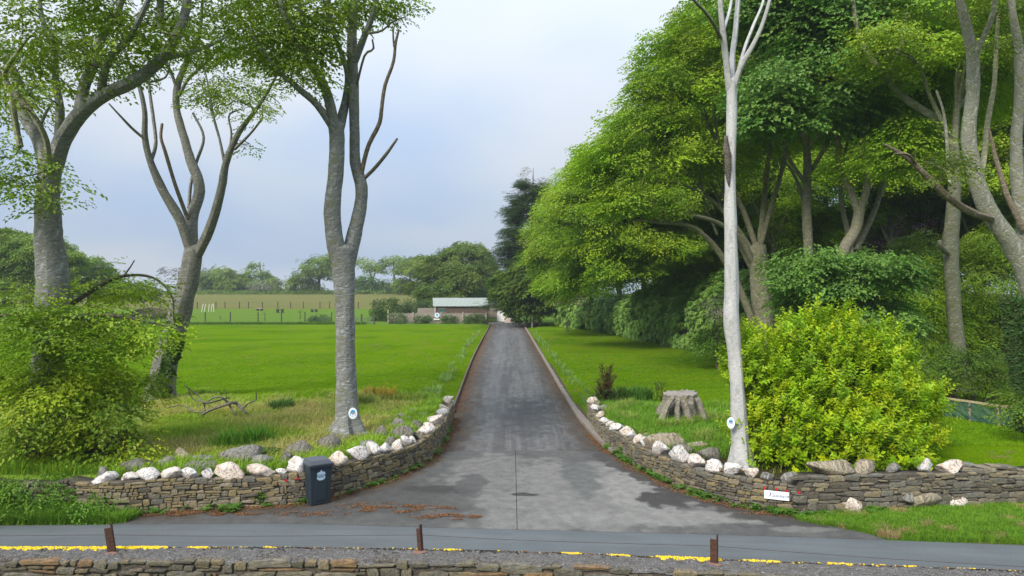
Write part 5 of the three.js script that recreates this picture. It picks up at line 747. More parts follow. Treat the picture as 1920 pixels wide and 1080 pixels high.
{
  const foot = track([[17.4, -47.5], [16.5, -55], [14.8, -61], [13.3, -71], [11.5, -82], [9.3, -91.5], [6.9, -102]], -1), names = ['tallest dark rhododendron at the near end of the long hedge', 'dark rhododendron second from the near end of the hedge', 'rhododendron just before the middle of the long hedge', 'rhododendron just beyond the middle of the long hedge', 'rhododendron second from the far end of the hedge', 'lowest rhododendron at the far end of the long hedge'], R = rng(404);
  names.forEach((label, q) => {
    const s0 = foot.L * q / 6, s1 = foot.L * (q + 1) / 6, cl = [], c = foot.at((s0 + s1) / 2).p, n = foot.at((s0 + s1) / 2).n, area = (s1 - s0 + 1) * 11;
    for (let i = 0; i < area * 0.95; i++) { const s = s0 - 0.5 + R() * (s1 - s0 + 1), { p, n: nn } = foot.at(s), a = R() * 2.3, H = (lerp(6.0, 4.0, sstep(0, foot.L * 0.75, s)) + 0.9 * n2(s * 0.16, 6)) * (0.92 + 0.1 * R()), x = 1.7 * (1 - Math.cos(Math.min(a, 2.3))) + 0.5 * n2(s * 0.35, a * 1.5), y = H * Math.pow(Math.sin(Math.min(a, 1.57)), 0.7) * (a > 1.57 ? Math.cos((a - 1.57) * 0.7) : 1); const r = 0.6 + 0.45 * R(), w = p.clone().addScaledVector(nn, -x); w.y = height(w.x, w.z) + Math.max(0.25, y); cl.push({ p: w, rx: r, ry: r * 0.85, rz: r, from: V(p.x - nn.x * 2.6, height(w.x, w.z) + H * 0.35, p.z - nn.z * 2.6) }); }
    const d = -c.z; bush({ name: 'rhododendron_bush', label, group: rg, px: 960 + FPX * (c.x - n.x * 1.6) / d, py: 550 + FPX * 2.6 / d, rp: 1.8 * FPX / d, k: 1, depth: d, geos: rhodo, size: 0.2 + 0.0006 * d, cols: rh, perM3: 42, up: 'whorl', mat: LEAFGLOSS, stems: 5, clumps: cl });
  });
}
const bloom = [[0.55, 0.46, 0.4], [0.62, 0.54, 0.44], [0.12, 0.17, 0.04], [0.4, 0.34, 0.26]];
bush({ name: 'flowering_shrub', label: 'cream blossomed shrub at the far end of the hedge', group: 'blossoming shrubs', px: 1064, py: 548, rp: 20, k: 1.3, depth: 86, geos: farSpray, size: 0.7, cols: bloom, r: 0.8, perM3: 9 });
bush({ name: 'flowering_shrub', label: 'cream blossomed shrub peeping out beside the slim pale trunk', group: 'blossoming shrubs', px: 1344, py: 578, rp: 20, k: 1.5, depth: 43, geos: beechSpray, size: 0.42, cols: bloom, r: 0.45, perM3: 26 });
bush({ name: 'golden_tree', label: 'yellow leaved tree glowing through the gap behind the hedge', category: 'tree', px: 1335, py: 455, rp: 30, k: 1.1, depth: 74, geos: farSpray, size: 0.8, cols: [[0.5, 0.42, 0.01], [0.42, 0.4, 0.015]], r: 0.9, perM3: 8, extra: [[1310, 500, 20, 1, 0]] });
bush({ name: 'bramble_bush', label: 'low bright leaved bush overhanging the old drystone wall at far left', px: 90, py: 778, rp: 95, k: 0.72, depth: 17.3, dz: 0.7, geos: beechSpray, size: 0.5, cols: [[0.3, 0.413, 0.012], [0.237, 0.362, 0.012], [0.375, 0.475, 0.014], [0.188, 0.312, 0.014]], r: 0.5, perM3: 36, extra: [[190, 800, 62, 0.8, 0], [40, 800, 70, 0.8, -0.4], [150, 715, 80, 0.6, 0.6], [30, 720, 70, 0.5, 0.8], [240, 825, 34, 0.7, -0.2], [250, 720, 44, 0.6, 1.4]] });
bush({ name: 'bramble_bush', label: 'leafy weeds hiding the wall foot at the left edge', px: 60, py: 930, rp: 80, k: 0.42, depth: 15.45, dz: 0.35, geos: beechSpray, size: 0.3, cols: [[0.152, 0.323, 0.02], [0.12, 0.254, 0.02], [0.204, 0.355, 0.025]], r: 0.3, perM3: 150, extra: [[160, 940, 60, 0.4, 0], [-20, 925, 60, 0.5, 0]] });
// ------------------------------------------------------------------ dark conifer at the end of the drive
{
  const D = 108, R = rng(51), base = onGround(P(972, 600, D).x + 1.5, -D), t = thing('cypress_tree', 'tall dark conifer with ragged layered boughs at the end of the drive', 'tree', base), H = 22, tr = limb([base.clone().add(V(0, -0.3, 0)), base.clone().add(V(0.2, 10, 0)), base.clone().add(V(1.2, H, 0))], [0.5, 0.34, 0.05], { radial: 9, step: 0.8 });
  part('trunk', tr, barkDark, t); const cl = [], gs = [];
  for (let i = 0; i < 300; i++) { const h = 1.2 + (H - 1.4) * Math.pow(R(), 1.0), a = R() * 6.283, reach = (1.2 + 6.2 * Math.pow(1 - h / (H + 1.5), 0.75)) * (0.65 + 0.5 * R()), s = base.clone().add(V(0.2, h, 0)), e = s.clone().add(V(Math.cos(a) * reach, 0.12 * reach + R() * 0.6, Math.sin(a) * reach)); gs.push(limb([s, s.clone().lerp(e, 0.5), e], [0.06, 0.04, 0.015], { radial: 4, step: 1 })); for (let k = 0.35; k <= 1.02; k += 0.2) { const p = s.clone().lerp(e, k); cl.push({ p, rx: 0.75, ry: 0.5, rz: 0.9, from: s, n: 12 }); } }
  part('branch', mergeGeometries(gs), barkDark, t).userData.kind = 'stuff';
  foliage(t, cl, { geos: coniferSpray, size: 1.0, cols: [[0.06, 0.115, 0.025], [0.075, 0.135, 0.03], [0.05, 0.1, 0.025]], R, mat: NEEDLE, droop: -0.1 });
  woodTree({ name: 'lime_tree', label: 'drooping light green tree overhanging the end of the drive', depth: 100, group: undefined, stems: [[[1012, 606, 6], [1008, 570, 5], [1000, 540, 4]], [[1008, 565, 3], [985, 545, 2], [965, 535, 2]]], blobs: [[965, 548, 30, 1.1], [948, 530, 18, 1], [990, 520, 34, 1], [985, 575, 22, 1], [1010, 480, 26, 1.2, 3]], cols: [[0.14, 0.24, 0.018], [0.1, 0.19, 0.018], [0.18, 0.28, 0.02]], size: 0.9, r: 0.9, perM3: 12, geos: farSpray, mat: barkDark, bottom: -1.1 });
  woodTree({ name: 'larch_tree', label: 'nearly leafless pale brown treetop behind the dark conifer', depth: 124, group: undefined, stems: [[[1003, 590, 6], [1002, 480, 5], [1000, 380, 3], [1000, 315, 1]]], blobs: [[995, 345, 22, 1.3], [1015, 350, 14, 1.2], [985, 380, 16, 1]], cols: [[0.3, 0.22, 0.13], [0.24, 0.2, 0.12]], size: 0.6, r: 1.1, perM3: 1.6, geos: farSpray, inner: 0, limbsPer: 8 });
}
// ------------------------------------------------------------------ far trees, fields and buildings
const farG = 'trees along the ridge', farCols = [[0.2, 0.3, 0.02], [0.23, 0.33, 0.022], [0.17, 0.27, 0.02]];  // plain leaf greens, the default for all far trees
function farTree(label, depth, tx, foot, blobs, o = {}) { // foot: picture height of its base
  return woodTree({ name: o.name ?? 'field_tree', label, depth, group: o.group ?? farG, mat: o.mat ?? barkTwig, stems: o.stems ?? [[[tx, foot, o.w ?? 5], [tx + 1, (foot + blobs[0][1]) / 2, (o.w ?? 5) * 0.85], [tx, blobs[0][1], (o.w ?? 5) * 0.5]]], blobs, cols: o.cols ?? farCols, geos: farSpray, size: o.size ?? depth * 0.0075, r: o.r ?? depth * 0.0085, perM3: (o.dens ?? 1) * 1.5e7 / depth ** 3, cover: o.cover ?? 1, inner: o.inner ?? 0.25, limbsPer: o.limbs ?? 2, twig: 0.4, bottom: o.bottom ?? -0.7 });
}
farTree('great rounded green tree standing behind the timber shed', 146, 862, 590, [[862, 520, 62, 0.95], [815, 530, 40, 0.9, -2], [905, 520, 34, 1.0, 1], [875, 490, 42, 0.8, 3], [840, 548, 50, 0.5, -4]], { name: 'chestnut_tree', group: 'trees round the house', cols: [[0.16, 0.25, 0.022], [0.19, 0.27, 0.024], [0.13, 0.22, 0.02]], w: 9 });
farTree('bushy green tree behind the house roof', 150, 915, 590, [[912, 558, 26, 0.8], [938, 548, 22, 0.9, 4]], { group: 'trees round the house', cols: [[0.18, 0.29, 0.024], [0.15, 0.25, 0.02]] });
farTree('tall rounded green tree behind the great beech at left edge', 112, 70, 600, [[60, 490, 70, 0.75], [-10, 480, 70, 0.8, 2], [115, 500, 36, 0.9, -2], [40, 545, 90, 0.4]], { group: 'trees left of the lawn', cols: [[0.195, 0.312, 0.02], [0.234, 0.338, 0.022]], w: 10 });
farTree('lower green tree right of the great beech at left edge', 122, 165, 600, [[168, 512, 34, 0.85], [195, 530, 24, 0.7], [215, 545, 36, 0.5]], { group: 'trees left of the lawn', cols: [[0.169, 0.286, 0.03], [0.195, 0.312, 0.03]], w: 7 });
farTree('rounded ridge tree, left of the pair beyond the leaning beech', 285, 418, 546, [[415, 526, 30, 0.72], [395, 534, 18, 0.6]], { bottom: -1.1 });
farTree('rounded ridge tree, right of the pair beyond the leaning beech', 290, 485, 547, [[478, 528, 30, 0.7], [450, 528, 18, 0.7], [505, 538, 16, 0.6]], { bottom: -1.1 });
farTree('flat topped thin ridge tree poking above the rounded pair', 296, 488, 546, [[488, 496, 13, 0.35]], { cover: 0.7, dens: 0.5, w: 3, limbs: 6 });
farTree('bare branched ridge tree behind the leaning beech', 292, 335, 546, [[330, 510, 26, 0.7]], { cover: 0.5, dens: 0.22, limbs: 14, cols: [[0.12, 0.12, 0.08]] });
farTree('half bare ridge tree just right of the leaning beech', 292, 385, 547, [[384, 510, 12, 1]], { cover: 0.4, dens: 0.2, limbs: 9, cols: [[0.12, 0.12, 0.08]] });
farTree('wide crowned ridge tree with visible limbs, left of the twin stemmed beech', 270, 597, 550, [[600, 498, 28, 0.65], [580, 508, 18, 0.6, -3], [618, 512, 16, 0.6]], { w: 6, limbs: 5, dens: 0.8, stems: [[[598, 550, 7], [598, 530, 6], [600, 515, 5]], [[599, 525, 4], [588, 508, 3], [578, 500, 2]], [[599, 524, 4], [612, 510, 3], [622, 498, 2]]] });
farTree('low dark ridge bush at the foot of the wide crowned tree', 272, 568, 550, [[566, 535, 20, 0.7], [590, 540, 14, 0.6]], { bottom: -1.1 });
farTree('thin bare ridge tree left of the wide crowned tree', 276, 566, 550, [[568, 500, 12, 1.2]], { cover: 0.35, dens: 0.12, limbs: 9, w: 3 });
farTree('sparse pale ridge tree in the gap between rounded and wide crowned trees', 276, 536, 550, [[535, 532, 17, 0.6]], { cover: 0.6, dens: 0.35, limbs: 6, cols: [[0.14, 0.17, 0.07]] });
farTree('open ridge tree with bare stem right of the twin stemmed beech', 285, 696, 548, [[688, 494, 22, 0.5], [712, 504, 14, 0.5]], { dens: 0.45, cover: 0.7, limbs: 5, w: 4, stems: [[[698, 548, 4], [697, 525, 4], [692, 505, 3]], [[697, 525, 3], [706, 508, 2]]] });
farTree('slender umbrella shaped ridge tree in the open middle of the ridge', 285, 738, 548, [[737, 487, 16, 0.5], [728, 498, 10, 0.5]], { dens: 0.7, limbs: 4, w: 4 });
farTree('tall dark ridge tree beside the great rounded tree', 260, 768, 552, [[768, 498, 17, 0.8], [764, 530, 15, 0.7], [785, 498, 20, 0.8, 6]], { w: 5 });
farTree('pale green ridge tree leaning on the great rounded tree', 250, 800, 555, [[795, 500, 26, 0.75], [812, 492, 22, 0.6, 4]], { w: 5, cols: [[0.25, 0.34, 0.03], [0.22, 0.31, 0.03]] });
farTree('dark rounded ridge bush right of the twin stemmed beech', 275, 688, 550, [[686, 532, 20, 0.75], [672, 534, 12, 0.8]], { cols: [[0.12, 0.22, 0.025], [0.1, 0.19, 0.025]], bottom: -1.1 });
farTree('dark rounded ridge bush in front of the umbrella shaped tree', 275, 732, 550, [[732, 533, 22, 0.7], [752, 538, 12, 0.7]], { cols: [[0.12, 0.22, 0.025], [0.1, 0.19, 0.025]], bottom: -1.1 });
farTree('pale blossoming hawthorn on the ridge beside the rounded pair', 270, 500, 548, [[492, 540, 14, 0.6]], { cols: [[0.3, 0.32, 0.2], [0.16, 0.2, 0.08]], bottom: -1.1 });
farTree('pale blossoming hawthorn at left beyond the low boughs', 200, 240, 560, [[242, 540, 22, 0.5], [270, 548, 20, 0.5]], { cols: [[0.3, 0.33, 0.24], [0.12, 0.17, 0.06]], bottom: -1.1 });
{ // a distant hedge bank behind the ridge
  const R = rng(88), it = []; for (let i = 0; i < 2600; i++) { const x = -150 + R() * 190, z = -262 - R() * 10 - (x + 60) * 0.05; if (x > -50 && x < -30 && R() < 0.7) continue; const p = onGround(x, z); p.y += R() * 1.7; it.push({ m: xf(p, V(R() - 0.5, -0.1, R() - 0.5), V(0, 1, 0), 1.6), c: tint([0.17, 0.27, 0.025], R, 0.3, 0.15) }); }
  scatter('hedgerow', farSpray[0], LEAF, it, scene, 'dark hedgerow along the top of the far field', 'hedge');
}
const wood = (r, g, b) => std({ map: tex(128, 256, (u, v) => { const k = 0.9 + 0.3 * n2(u * 22, v * 2.5) + 0.25 * wrapF(u, v, 5, 3, 3); return [k, k * 0.98, k * 0.95]; }), color: C(r, g, b), roughness: 0.95 });
const boxAt = (x0, x1, y0, y1, z0, z1) => { const g = new THREE.BoxGeometry(x1 - x0, y1 - y0, Math.abs(z1 - z0)); g.translate((x0 + x1) / 2, (y0 + y1) / 2, (z0 + z1) / 2); return g; };
const X = (px, d) => (px - 960) / FPX * d, Y = (py, d) => EYE - (py - 550) / FPX * d;
const greyWood = wood(0.3, 0.26, 0.22), paleWood = wood(0.42, 0.35, 0.29), brownWood = wood(0.125, 0.088, 0.066), darkPost = wood(0.07, 0.06, 0.05), white = std({ color: C(0.78, 0.78, 0.76), roughness: 0.5 });
{ // timber shed
  const d = 116, x0 = X(815, d), x1 = X(914, d), yE = Y(574, d), yR = Y(559, d), z = -d, dep = 4.2, o = thing('timber_shed', 'brown boarded shed with pale corrugated roof beyond the lawn', 'shed', V((x0 + x1) / 2, 0, z - dep / 2));
  part('wall', boxUV(boxAt(x0 + 0.06, x1 - 0.06, -0.1, yE - 0.02, z - 0.04, z - dep), 1), brownWood, o);
  const n = 13, hb = (yE - 0.1) / n; for (let i = 0; i < n; i++) { const g = new THREE.BoxGeometry(x1 - x0, hb * 1.04, 0.035); g.rotateX(0.12); g.translate((x0 + x1) / 2, 0.05 + hb * (i + 0.5), z - 0.015); part('board', boxUV(g, 0.7, i * 0.37), brownWood, o); }
  const rp = [], N = 170; const wx0 = x0 - 0.25, wx1 = x1 + 0.3; // corrugated sheet sloping back
  const pos = [], idx = []; for (let i = 0; i <= N; i++) for (let j = 0; j <= 1; j++) pos.push(lerp(wx0, wx1, i / N) + (j ? -0.35 : 0), (j ? yR : yE - 0.06) + 0.05 * Math.cos(i * Math.PI / 2) + 0.04, (j ? z - dep * 0.5 : z + 0.35)); for (let i = 0; i < N; i++) { const a = i * 2; idx.push(a, a + 2, a + 1, a + 1, a + 2, a + 3); }
  const g = new THREE.BufferGeometry(); g.setAttribute('position', new THREE.Float32BufferAttribute(pos, 3)); g.setIndex(idx); g.computeVertexNormals(); const rm = std({ color: C(0.27, 0.305, 0.275), roughness: 0.75, side: THREE.DoubleSide }); part('roof', g, rm, o);
  const back = g.clone(); back.translate(worldBase(o).x, 0, worldBase(o).z); const bp = back.attributes.position; for (let i = 0; i < bp.count; i++) { if (bp.getZ(i) > z) { bp.setZ(i, z - dep - 0.3); bp.setX(i, bp.getX(i) - 0.3); } } part('roof', back, rm, o);
  const w = part('window', boxAt(X(823, d), X(835, d), Y(585, d), Y(578.5, d), z + 0.0, z + 0.05), std({ color: C(0.05, 0.1, 0.1), roughness: 0.25 }), o);
  part('frame', sub([boxAt(X(822, d), X(836, d), Y(578.6, d), Y(577.6, d), z, z + 0.07), boxAt(X(822, d), X(836, d), Y(586, d), Y(585, d), z, z + 0.07)]), greyWood, w);
  part('downpipe', new THREE.CylinderGeometry(0.06, 0.06, yE, 8).translate(x0 + 0.1, yE / 2, z + 0.1), white, o);
}
{ // vertical board fence before it, with sign and four clipped bushes
  const d = 111, o = thing('board_fence', 'weathered vertical board fence in front of the timber shed', 'fence', V(X(820, d), 0, -d)), R = rng(61), gs = []; for (let px = 727; px < 914; px += 1.75) { const x = X(px, d), t = Y(587 + (R() - 0.5) * 1.2, d); gs.push(boxUV(boxAt(x, x + 0.138, 0, t, -d + R() * 0.03, -d - 0.03), 0.5, R() * 9)); }
  part('board', mergeGeometries(gs), greyWood, o).userData.kind = 'stuff';
  for (const px of [727, 774, 826, 867, 911]) part('post', boxUV(boxAt(X(px, d), X(px, d) + 0.18, 0, Y(px === 727 ? 581 : 585, d), -d + 0.05, -d + 0.2), 0.5, px * 0.1), paleWood, o);
  const o2 = thing('board_fence', 'short length of grey board fence left of the shed wall', 'fence', V(X(798, 118), 0, -118)), g2 = []; for (let px = 783; px < 815; px += 1.7) g2.push(boxUV(boxAt(X(px, 118), X(px, 118) + 0.14, 0, Y(577 + R() * 0.8, 118), -118, -118.04), 0.5, R() * 9)); part('board', mergeGeometries(g2), greyWood, o2).userData.kind = 'stuff';
  const o3 = thing('board_fence', 'dark board fence between the shed and the white house', 'fence', V(X(926, 122), 0, -122)), g3 = []; for (let px = 914; px < 936; px += 1.7) g3.push(boxUV(boxAt(X(px, 122), X(px, 122) + 0.14, 0, Y(581 + R() * 0.8, 122), -122, -122.04), 0.5, R() * 9)); part('board', mergeGeometries(g3), wood(0.16, 0.12, 0.095), o3).userData.kind = 'stuff';
  const cs = (() => { const c = document.createElement('canvas'); c.width = c.height = 128; const x = c.getContext('2d'); x.fillStyle = '#eef2f6'; x.fillRect(0, 0, 128, 128); x.beginPath(); x.arc(64, 64, 52, 0, 7); x.fillStyle = '#b8d4e6'; x.fill(); x.fillStyle = '#39a7d2'; x.beginPath(); x.ellipse(64, 46, 30, 18, 0, 0, 7); x.fill(); x.fillStyle = '#24405f'; x.fillRect(36, 54, 56, 9); x.fillRect(46, 66, 10, 24); x.fillRect(72, 66, 10, 24); x.fillStyle = '#e9eef2'; x.fillRect(58, 72, 12, 20); return new THREE.CanvasTexture(c); })(); cs.colorSpace = THREE.SRGBColorSpace;
  const face = std({ map: cs, roughness: 0.5 }), disc = (px, py, r, d, name, label) => { const c = V(X(px, d), Y(py, d), -d + 0.26), t = thing(name, label, 'sign', c); const b = new THREE.CylinderGeometry(r, r, 0.04, 28); b.rotateX(Math.PI / 2); b.translate(c.x, c.y, c.z); part('panel', b, white, t); const f = new THREE.CircleGeometry(r * 0.96, 28); f.translate(c.x, c.y, c.z + 0.024); part('emblem', f, face, t); return t; };
  const s1 = disc(820, 591, 0.4, d, 'round_sign', 'round blue and white sign with white strip on the board fence'); part('strip', boxAt(X(813, d), X(824.5, d), Y(599.6, d), Y(597.4, d), -d + 0.22, -d + 0.26), white, s1);
  disc(956, 594, 0.36, 116.3, 'round_sign', 'round blue and white sign on the pinkish gate pier');
  const pt = thing('gate_post', 'wooden post with white notice at the end of the board fence', 'post', V(X(912, 110), 0, -110)); part('post', boxUV(boxAt(X(910.5, 110), X(912.5, 110), 0, Y(586, 110), -110, -110.2), 0.6), paleWood, pt); part('notice', boxAt(X(909.6, 110), X(912, 110), Y(600, 110), Y(591, 110), -109.9, -109.98), white, pt);
  [[744, 598, 15, 0.75, 'clipped round bush at the left end of the board fence'], [791, 598, 14, 0.85, 'clipped round bush left of the round sign'], [843, 599.5, 12.5, 0.85, 'clipped round bush right of the round sign'], [889, 598.5, 18.5, 0.62, 'widest clipped bush at the drive end of the fence']].forEach(([px, py, rp, k, label]) => bush({ name: 'clipped_bush', label, group: 'clipped bushes before the board fence', px, py, rp, k, depth: 109.4, geos: farSpray, size: 0.45, cols: [[0.1, 0.2, 0.02], [0.085, 0.175, 0.02]], r: 0.5, perM3: 24, stems: 2 }));
  bush({ name: 'garden_bush', label: 'large rounded dark bush left of the board fence', group: 'bushes round the shed', px: 727, py: 582, rp: 26, k: 0.85, depth: 118, geos: farSpray, size: 0.7, cols: [[0.075, 0.14, 0.02], [0.09, 0.165, 0.022]], r: 0.9, perM3: 8 });
  bush({ name: 'garden_bush', label: 'spreading bush between the dark bush and the shed', group: 'bushes round the shed', px: 775, py: 575, rp: 28, k: 0.45, depth: 124, geos: farSpray, size: 0.7, cols: [[0.06, 0.12, 0.022], [0.085, 0.15, 0.024]], r: 0.9, perM3: 8 });
}
{ // white house, gate pier and boundary wall at the end of the drive
  const d = 128, o = thing('white_house', 'white rendered house with hipped slate roof at the end of the drive', 'house', V(X(955, d), 0, -d - 4)), wm = std({ color: C(0.6, 0.53, 0.48), roughness: 0.9 });
  const x0 = X(918, d), x1 = X(1000, d), ye = Y(571, d); part('wall', boxAt(x0, x1, 0, ye, -d, -d - 8), wm, o);
  const rg = new THREE.BufferGeometry(), e = 0.4, yr = Y(560, d); const a = [x0 - e, ye, -d + e], b = [x1 + e, ye, -d + e], c2 = [x1 + e, ye, -d - 8 - e], dd = [x0 - e, ye, -d - 8 - e], r1 = [x0 + 2.4, yr, -d - 4], r2 = [x1 - 2.4, yr, -d - 4]; rg.setAttribute('position', new THREE.Float32BufferAttribute([a, b, r2, a, r2, r1, b, c2, r2, c2, dd, r1, c2, r1, r2, dd, a, r1, a, dd, c2, a, c2, b].flat(), 3)); rg.computeVertexNormals(); part('roof', rg, std({ color: C(0.09, 0.08, 0.1), roughness: 0.8 }), o);
  part('fascia', boxAt(x0 - 0.3, x1 + 0.3, ye - 0.25, ye - 0.02, -d + 0.3, -d + 0.34), darkPost, o);
  part('porch_roof', boxUV(boxAt(X(944, 124), X(966, 124), Y(580, 124), Y(575, 124), -123, -126), 1), white, o); part('door', boxAt(X(952, 127.6), X(958, 127.6), 0, Y(581, 127.6), -127.9, -127.98), std({ color: C(0.12, 0.12, 0.14) }), o);
  const pr = std({ color: C(0.55, 0.42, 0.35), roughness: 0.9 }); const g = thing('gate_pier', 'pinkish rendered gate pier beside the end of the drive', 'pier', V(X(955, 117), 0, -117)); part('shaft', boxAt(X(946, 117), X(964, 117), 0, Y(583, 117), -116.6, -117.4), pr, g); part('cap', boxAt(X(945, 117), X(965, 117), Y(583, 117), Y(581.5, 117), -116.5, -117.5), white, g);
  const g2 = thing('gate_wall', 'low white wall left of the pinkish gate pier', 'wall', V(X(938, 119), 0, -119)); part('panel', boxAt(X(932, 119), X(946, 119), 0, Y(583, 119), -119, -119.3), white, g2);
  const g3 = thing('boundary_wall', 'pale concrete wall along the right side of the drive end', 'wall', V(3.2, 0, -105)); const bw = limb; const wgeo = boxUV(boxAt(0, 17, -0.1, 1.6, 0, 0.25), 0.5); wgeo.rotateY(Math.atan2(17, 1.3)); wgeo.translate(2.75, 0, -98.5); part('panel', wgeo, std({ map: mortarMat.map, color: C(3.2, 3.3, 3.6), roughness: 0.95 }), g3);
}
{ // field fences, gate and things standing in the paddock
  const postAt = (x, z, h, w, m, o, lean = 0) => { const y = height(x, z), g = boxAt(-w / 2, w / 2, -0.2, h, -w / 2, w / 2); g.rotateZ(lean); g.translate(x, y, z); part('post', boxUV(g, 0.8, x), m, o); return V(x, y, z); };
  const fence = (label, list, d, h, w, rows, name = 'wire_fence') => { const o = thing(name, label, 'fence', V(X(list[0], d), height(X(list[0], d), -d), -d)), ps = list.map((px) => postAt(X(px, d), -d, h, w, darkPost, o)); for (let i = 0; i < ps.length - 1; i++) for (const r of rows) { const a = ps[i].clone().add(V(0, h * r, 0.06)), b = ps[i + 1].clone().add(V(0, h * r, 0.06)); part('wire', limb([a, a.clone().lerp(b, 0.5).add(V(0, -0.02, 0)), b], [0.012, 0.012], { radial: 3, step: 8, rough: 0 }), std({ color: C(0.2, 0.2, 0.19), metalness: 0.5, roughness: 0.6 }), o); } return o; };
  fence('post and wire fence along the far edge of the lawn', [-60, -20, 20, 60, 100, 150, 200, 245, 291, 338, 385, 432, 484, 528, 572, 622, 660], 108, 1.9, 0.14, [0.35, 0.6, 0.92]);
  fence('thin post and wire fence at the foot of the brown field', [180, 210, 240, 270, 300, 335, 370, 405, 422, 449, 466, 492, 521, 545, 569, 600, 618, 640, 672, 700], 152, 1.5, 0.16, [0.5, 0.9]);
  const d = 107, gt = thing('field_gate', 'dark metal field gate between black posts left of the bushes', 'gate', V(X(685, d), 0, -d)), bar = std({ color: C(0.1, 0.11, 0.12), roughness: 0.5, metalness: 0.4 }); for (const px of [678, 702]) part('post', boxAt(X(px, d) - 0.1, X(px, d) + 0.1, -0.2, 1.75, -d - 0.1, -d + 0.1), darkPost, gt); for (let i = 0; i < 6; i++) part('rail', boxAt(X(663, d), X(702, d), 0.25 + i * 0.2, 0.3 + i * 0.2, -d + 0.02, -d + 0.06), bar, gt); for (const px of [663.5, 690]) part('stile', boxAt(X(px, d), X(px, d) + 0.06, 0.2, 1.35, -d + 0.07, -d + 0.11), bar, gt);
  [[379, 568, 576, 'leftmost'], [384, 567, 385, 'second'], [392, 567, 391, 'third'], [397, 567, 396, 'fourth'], [401, 567, 402, 'rightmost']].forEach(([px, top, bx, w], i) => { const D = 140, a = V(X([378, 383, 391, 396, 401][i], D), 0, -D), y = height(a.x, a.z); a.y = y; const b = V(X([381, 385.5, 392.5, 398, 400.5][i], D), y + 1.6, -D); const o = thing('marker_pole', w + ' of the white poles standing in the paddock', 'pole', a, 'white poles in the paddock'); part('pole', limb([a, a.clone().lerp(b, 0.3), a.clone().lerp(b, 0.7), b], [0.05, 0.05], { radial: 6, step: 0.5, rough: 0 }), white, o); part('tip', new THREE.SphereGeometry(0.06, 8, 6).translate(b.x, b.y, b.z), white, o); });
  const tr = (px, D, w, h, m, label, name, cat) => { const x = X(px, D), y = height(x, -D), o = thing(name, label, cat, V(x, y, -D)); part('top', boxAt(x - w / 2, x + w / 2, y + h - 0.12, y + h, -D + 0.4, -D - 0.4), m, o); for (const s of [-1, 1]) part('leg', boxAt(x + s * w * 0.32 - 0.2, x + s * w * 0.32 + 0.2, y - 0.1, y + h - 0.12, -D + 0.25, -D - 0.25), darkPost, o); };
  tr(525, 138, 1.5, 0.75, std({ color: C(0.05, 0.11, 0.07) }), 'dark green feed trough standing in the paddock', 'feed_trough', 'trough'); tr(589, 140, 1.3, 0.6, std({ color: C(0.08, 0.09, 0.1) }), 'dark grey feed trough standing in the paddock', 'feed_trough', 'trough'); tr(487, 144, 1.3, 0.55, paleWood, 'pale wooden bench standing in the paddock', 'wooden_bench', 'bench');
  const fg = { group: 'saplings in the paddock', dens: 0.5, cover: 0.8, w: 2, size: 0.45, r: 0.5, limbs: 5 };
  farTree('thin spreading sapling in the paddock', 118, 496, 604, [[496, 588, 10, 0.6]], { ...fg, dens: 0.12 }); farTree('upright leafy sapling in the paddock', 122, 562, 602, [[562, 583, 5, 2]], { ...fg, dens: 0.15 }); farTree('tiny sapling in the paddock near the white poles', 122, 412, 600, [[412, 592, 3, 1.6]], { ...fg, dens: 0.15 });
  bush({ name: 'paddock_bush', label: 'low pale green bush inside the lawn fence', px: 603, py: 597, rp: 20, k: 0.42, depth: 112, geos: farSpray, size: 0.5, cols: [[0.09, 0.16, 0.04], [0.1, 0.18, 0.05]], r: 0.6, perM3: 14, stems: 2 });
  const hp = P(290, 596, 124), hg = onGround(hp.x, -124), hm = boulder(8.5, 3.2, 4, 19, { detail: 4, cuts: 2, rough: 0.1 }); hm.translate(hg.x, hg.y + 0.4, hg.z); const ho2 = thing('earth_mound', 'brown scrubby earth mound in the paddock behind the leaning beech', 'mound', hg); part('mound', hm, std({ map: mortarMat.map, color: C(1.2, 1.15, 0.85), roughness: 1 }), ho2);
}
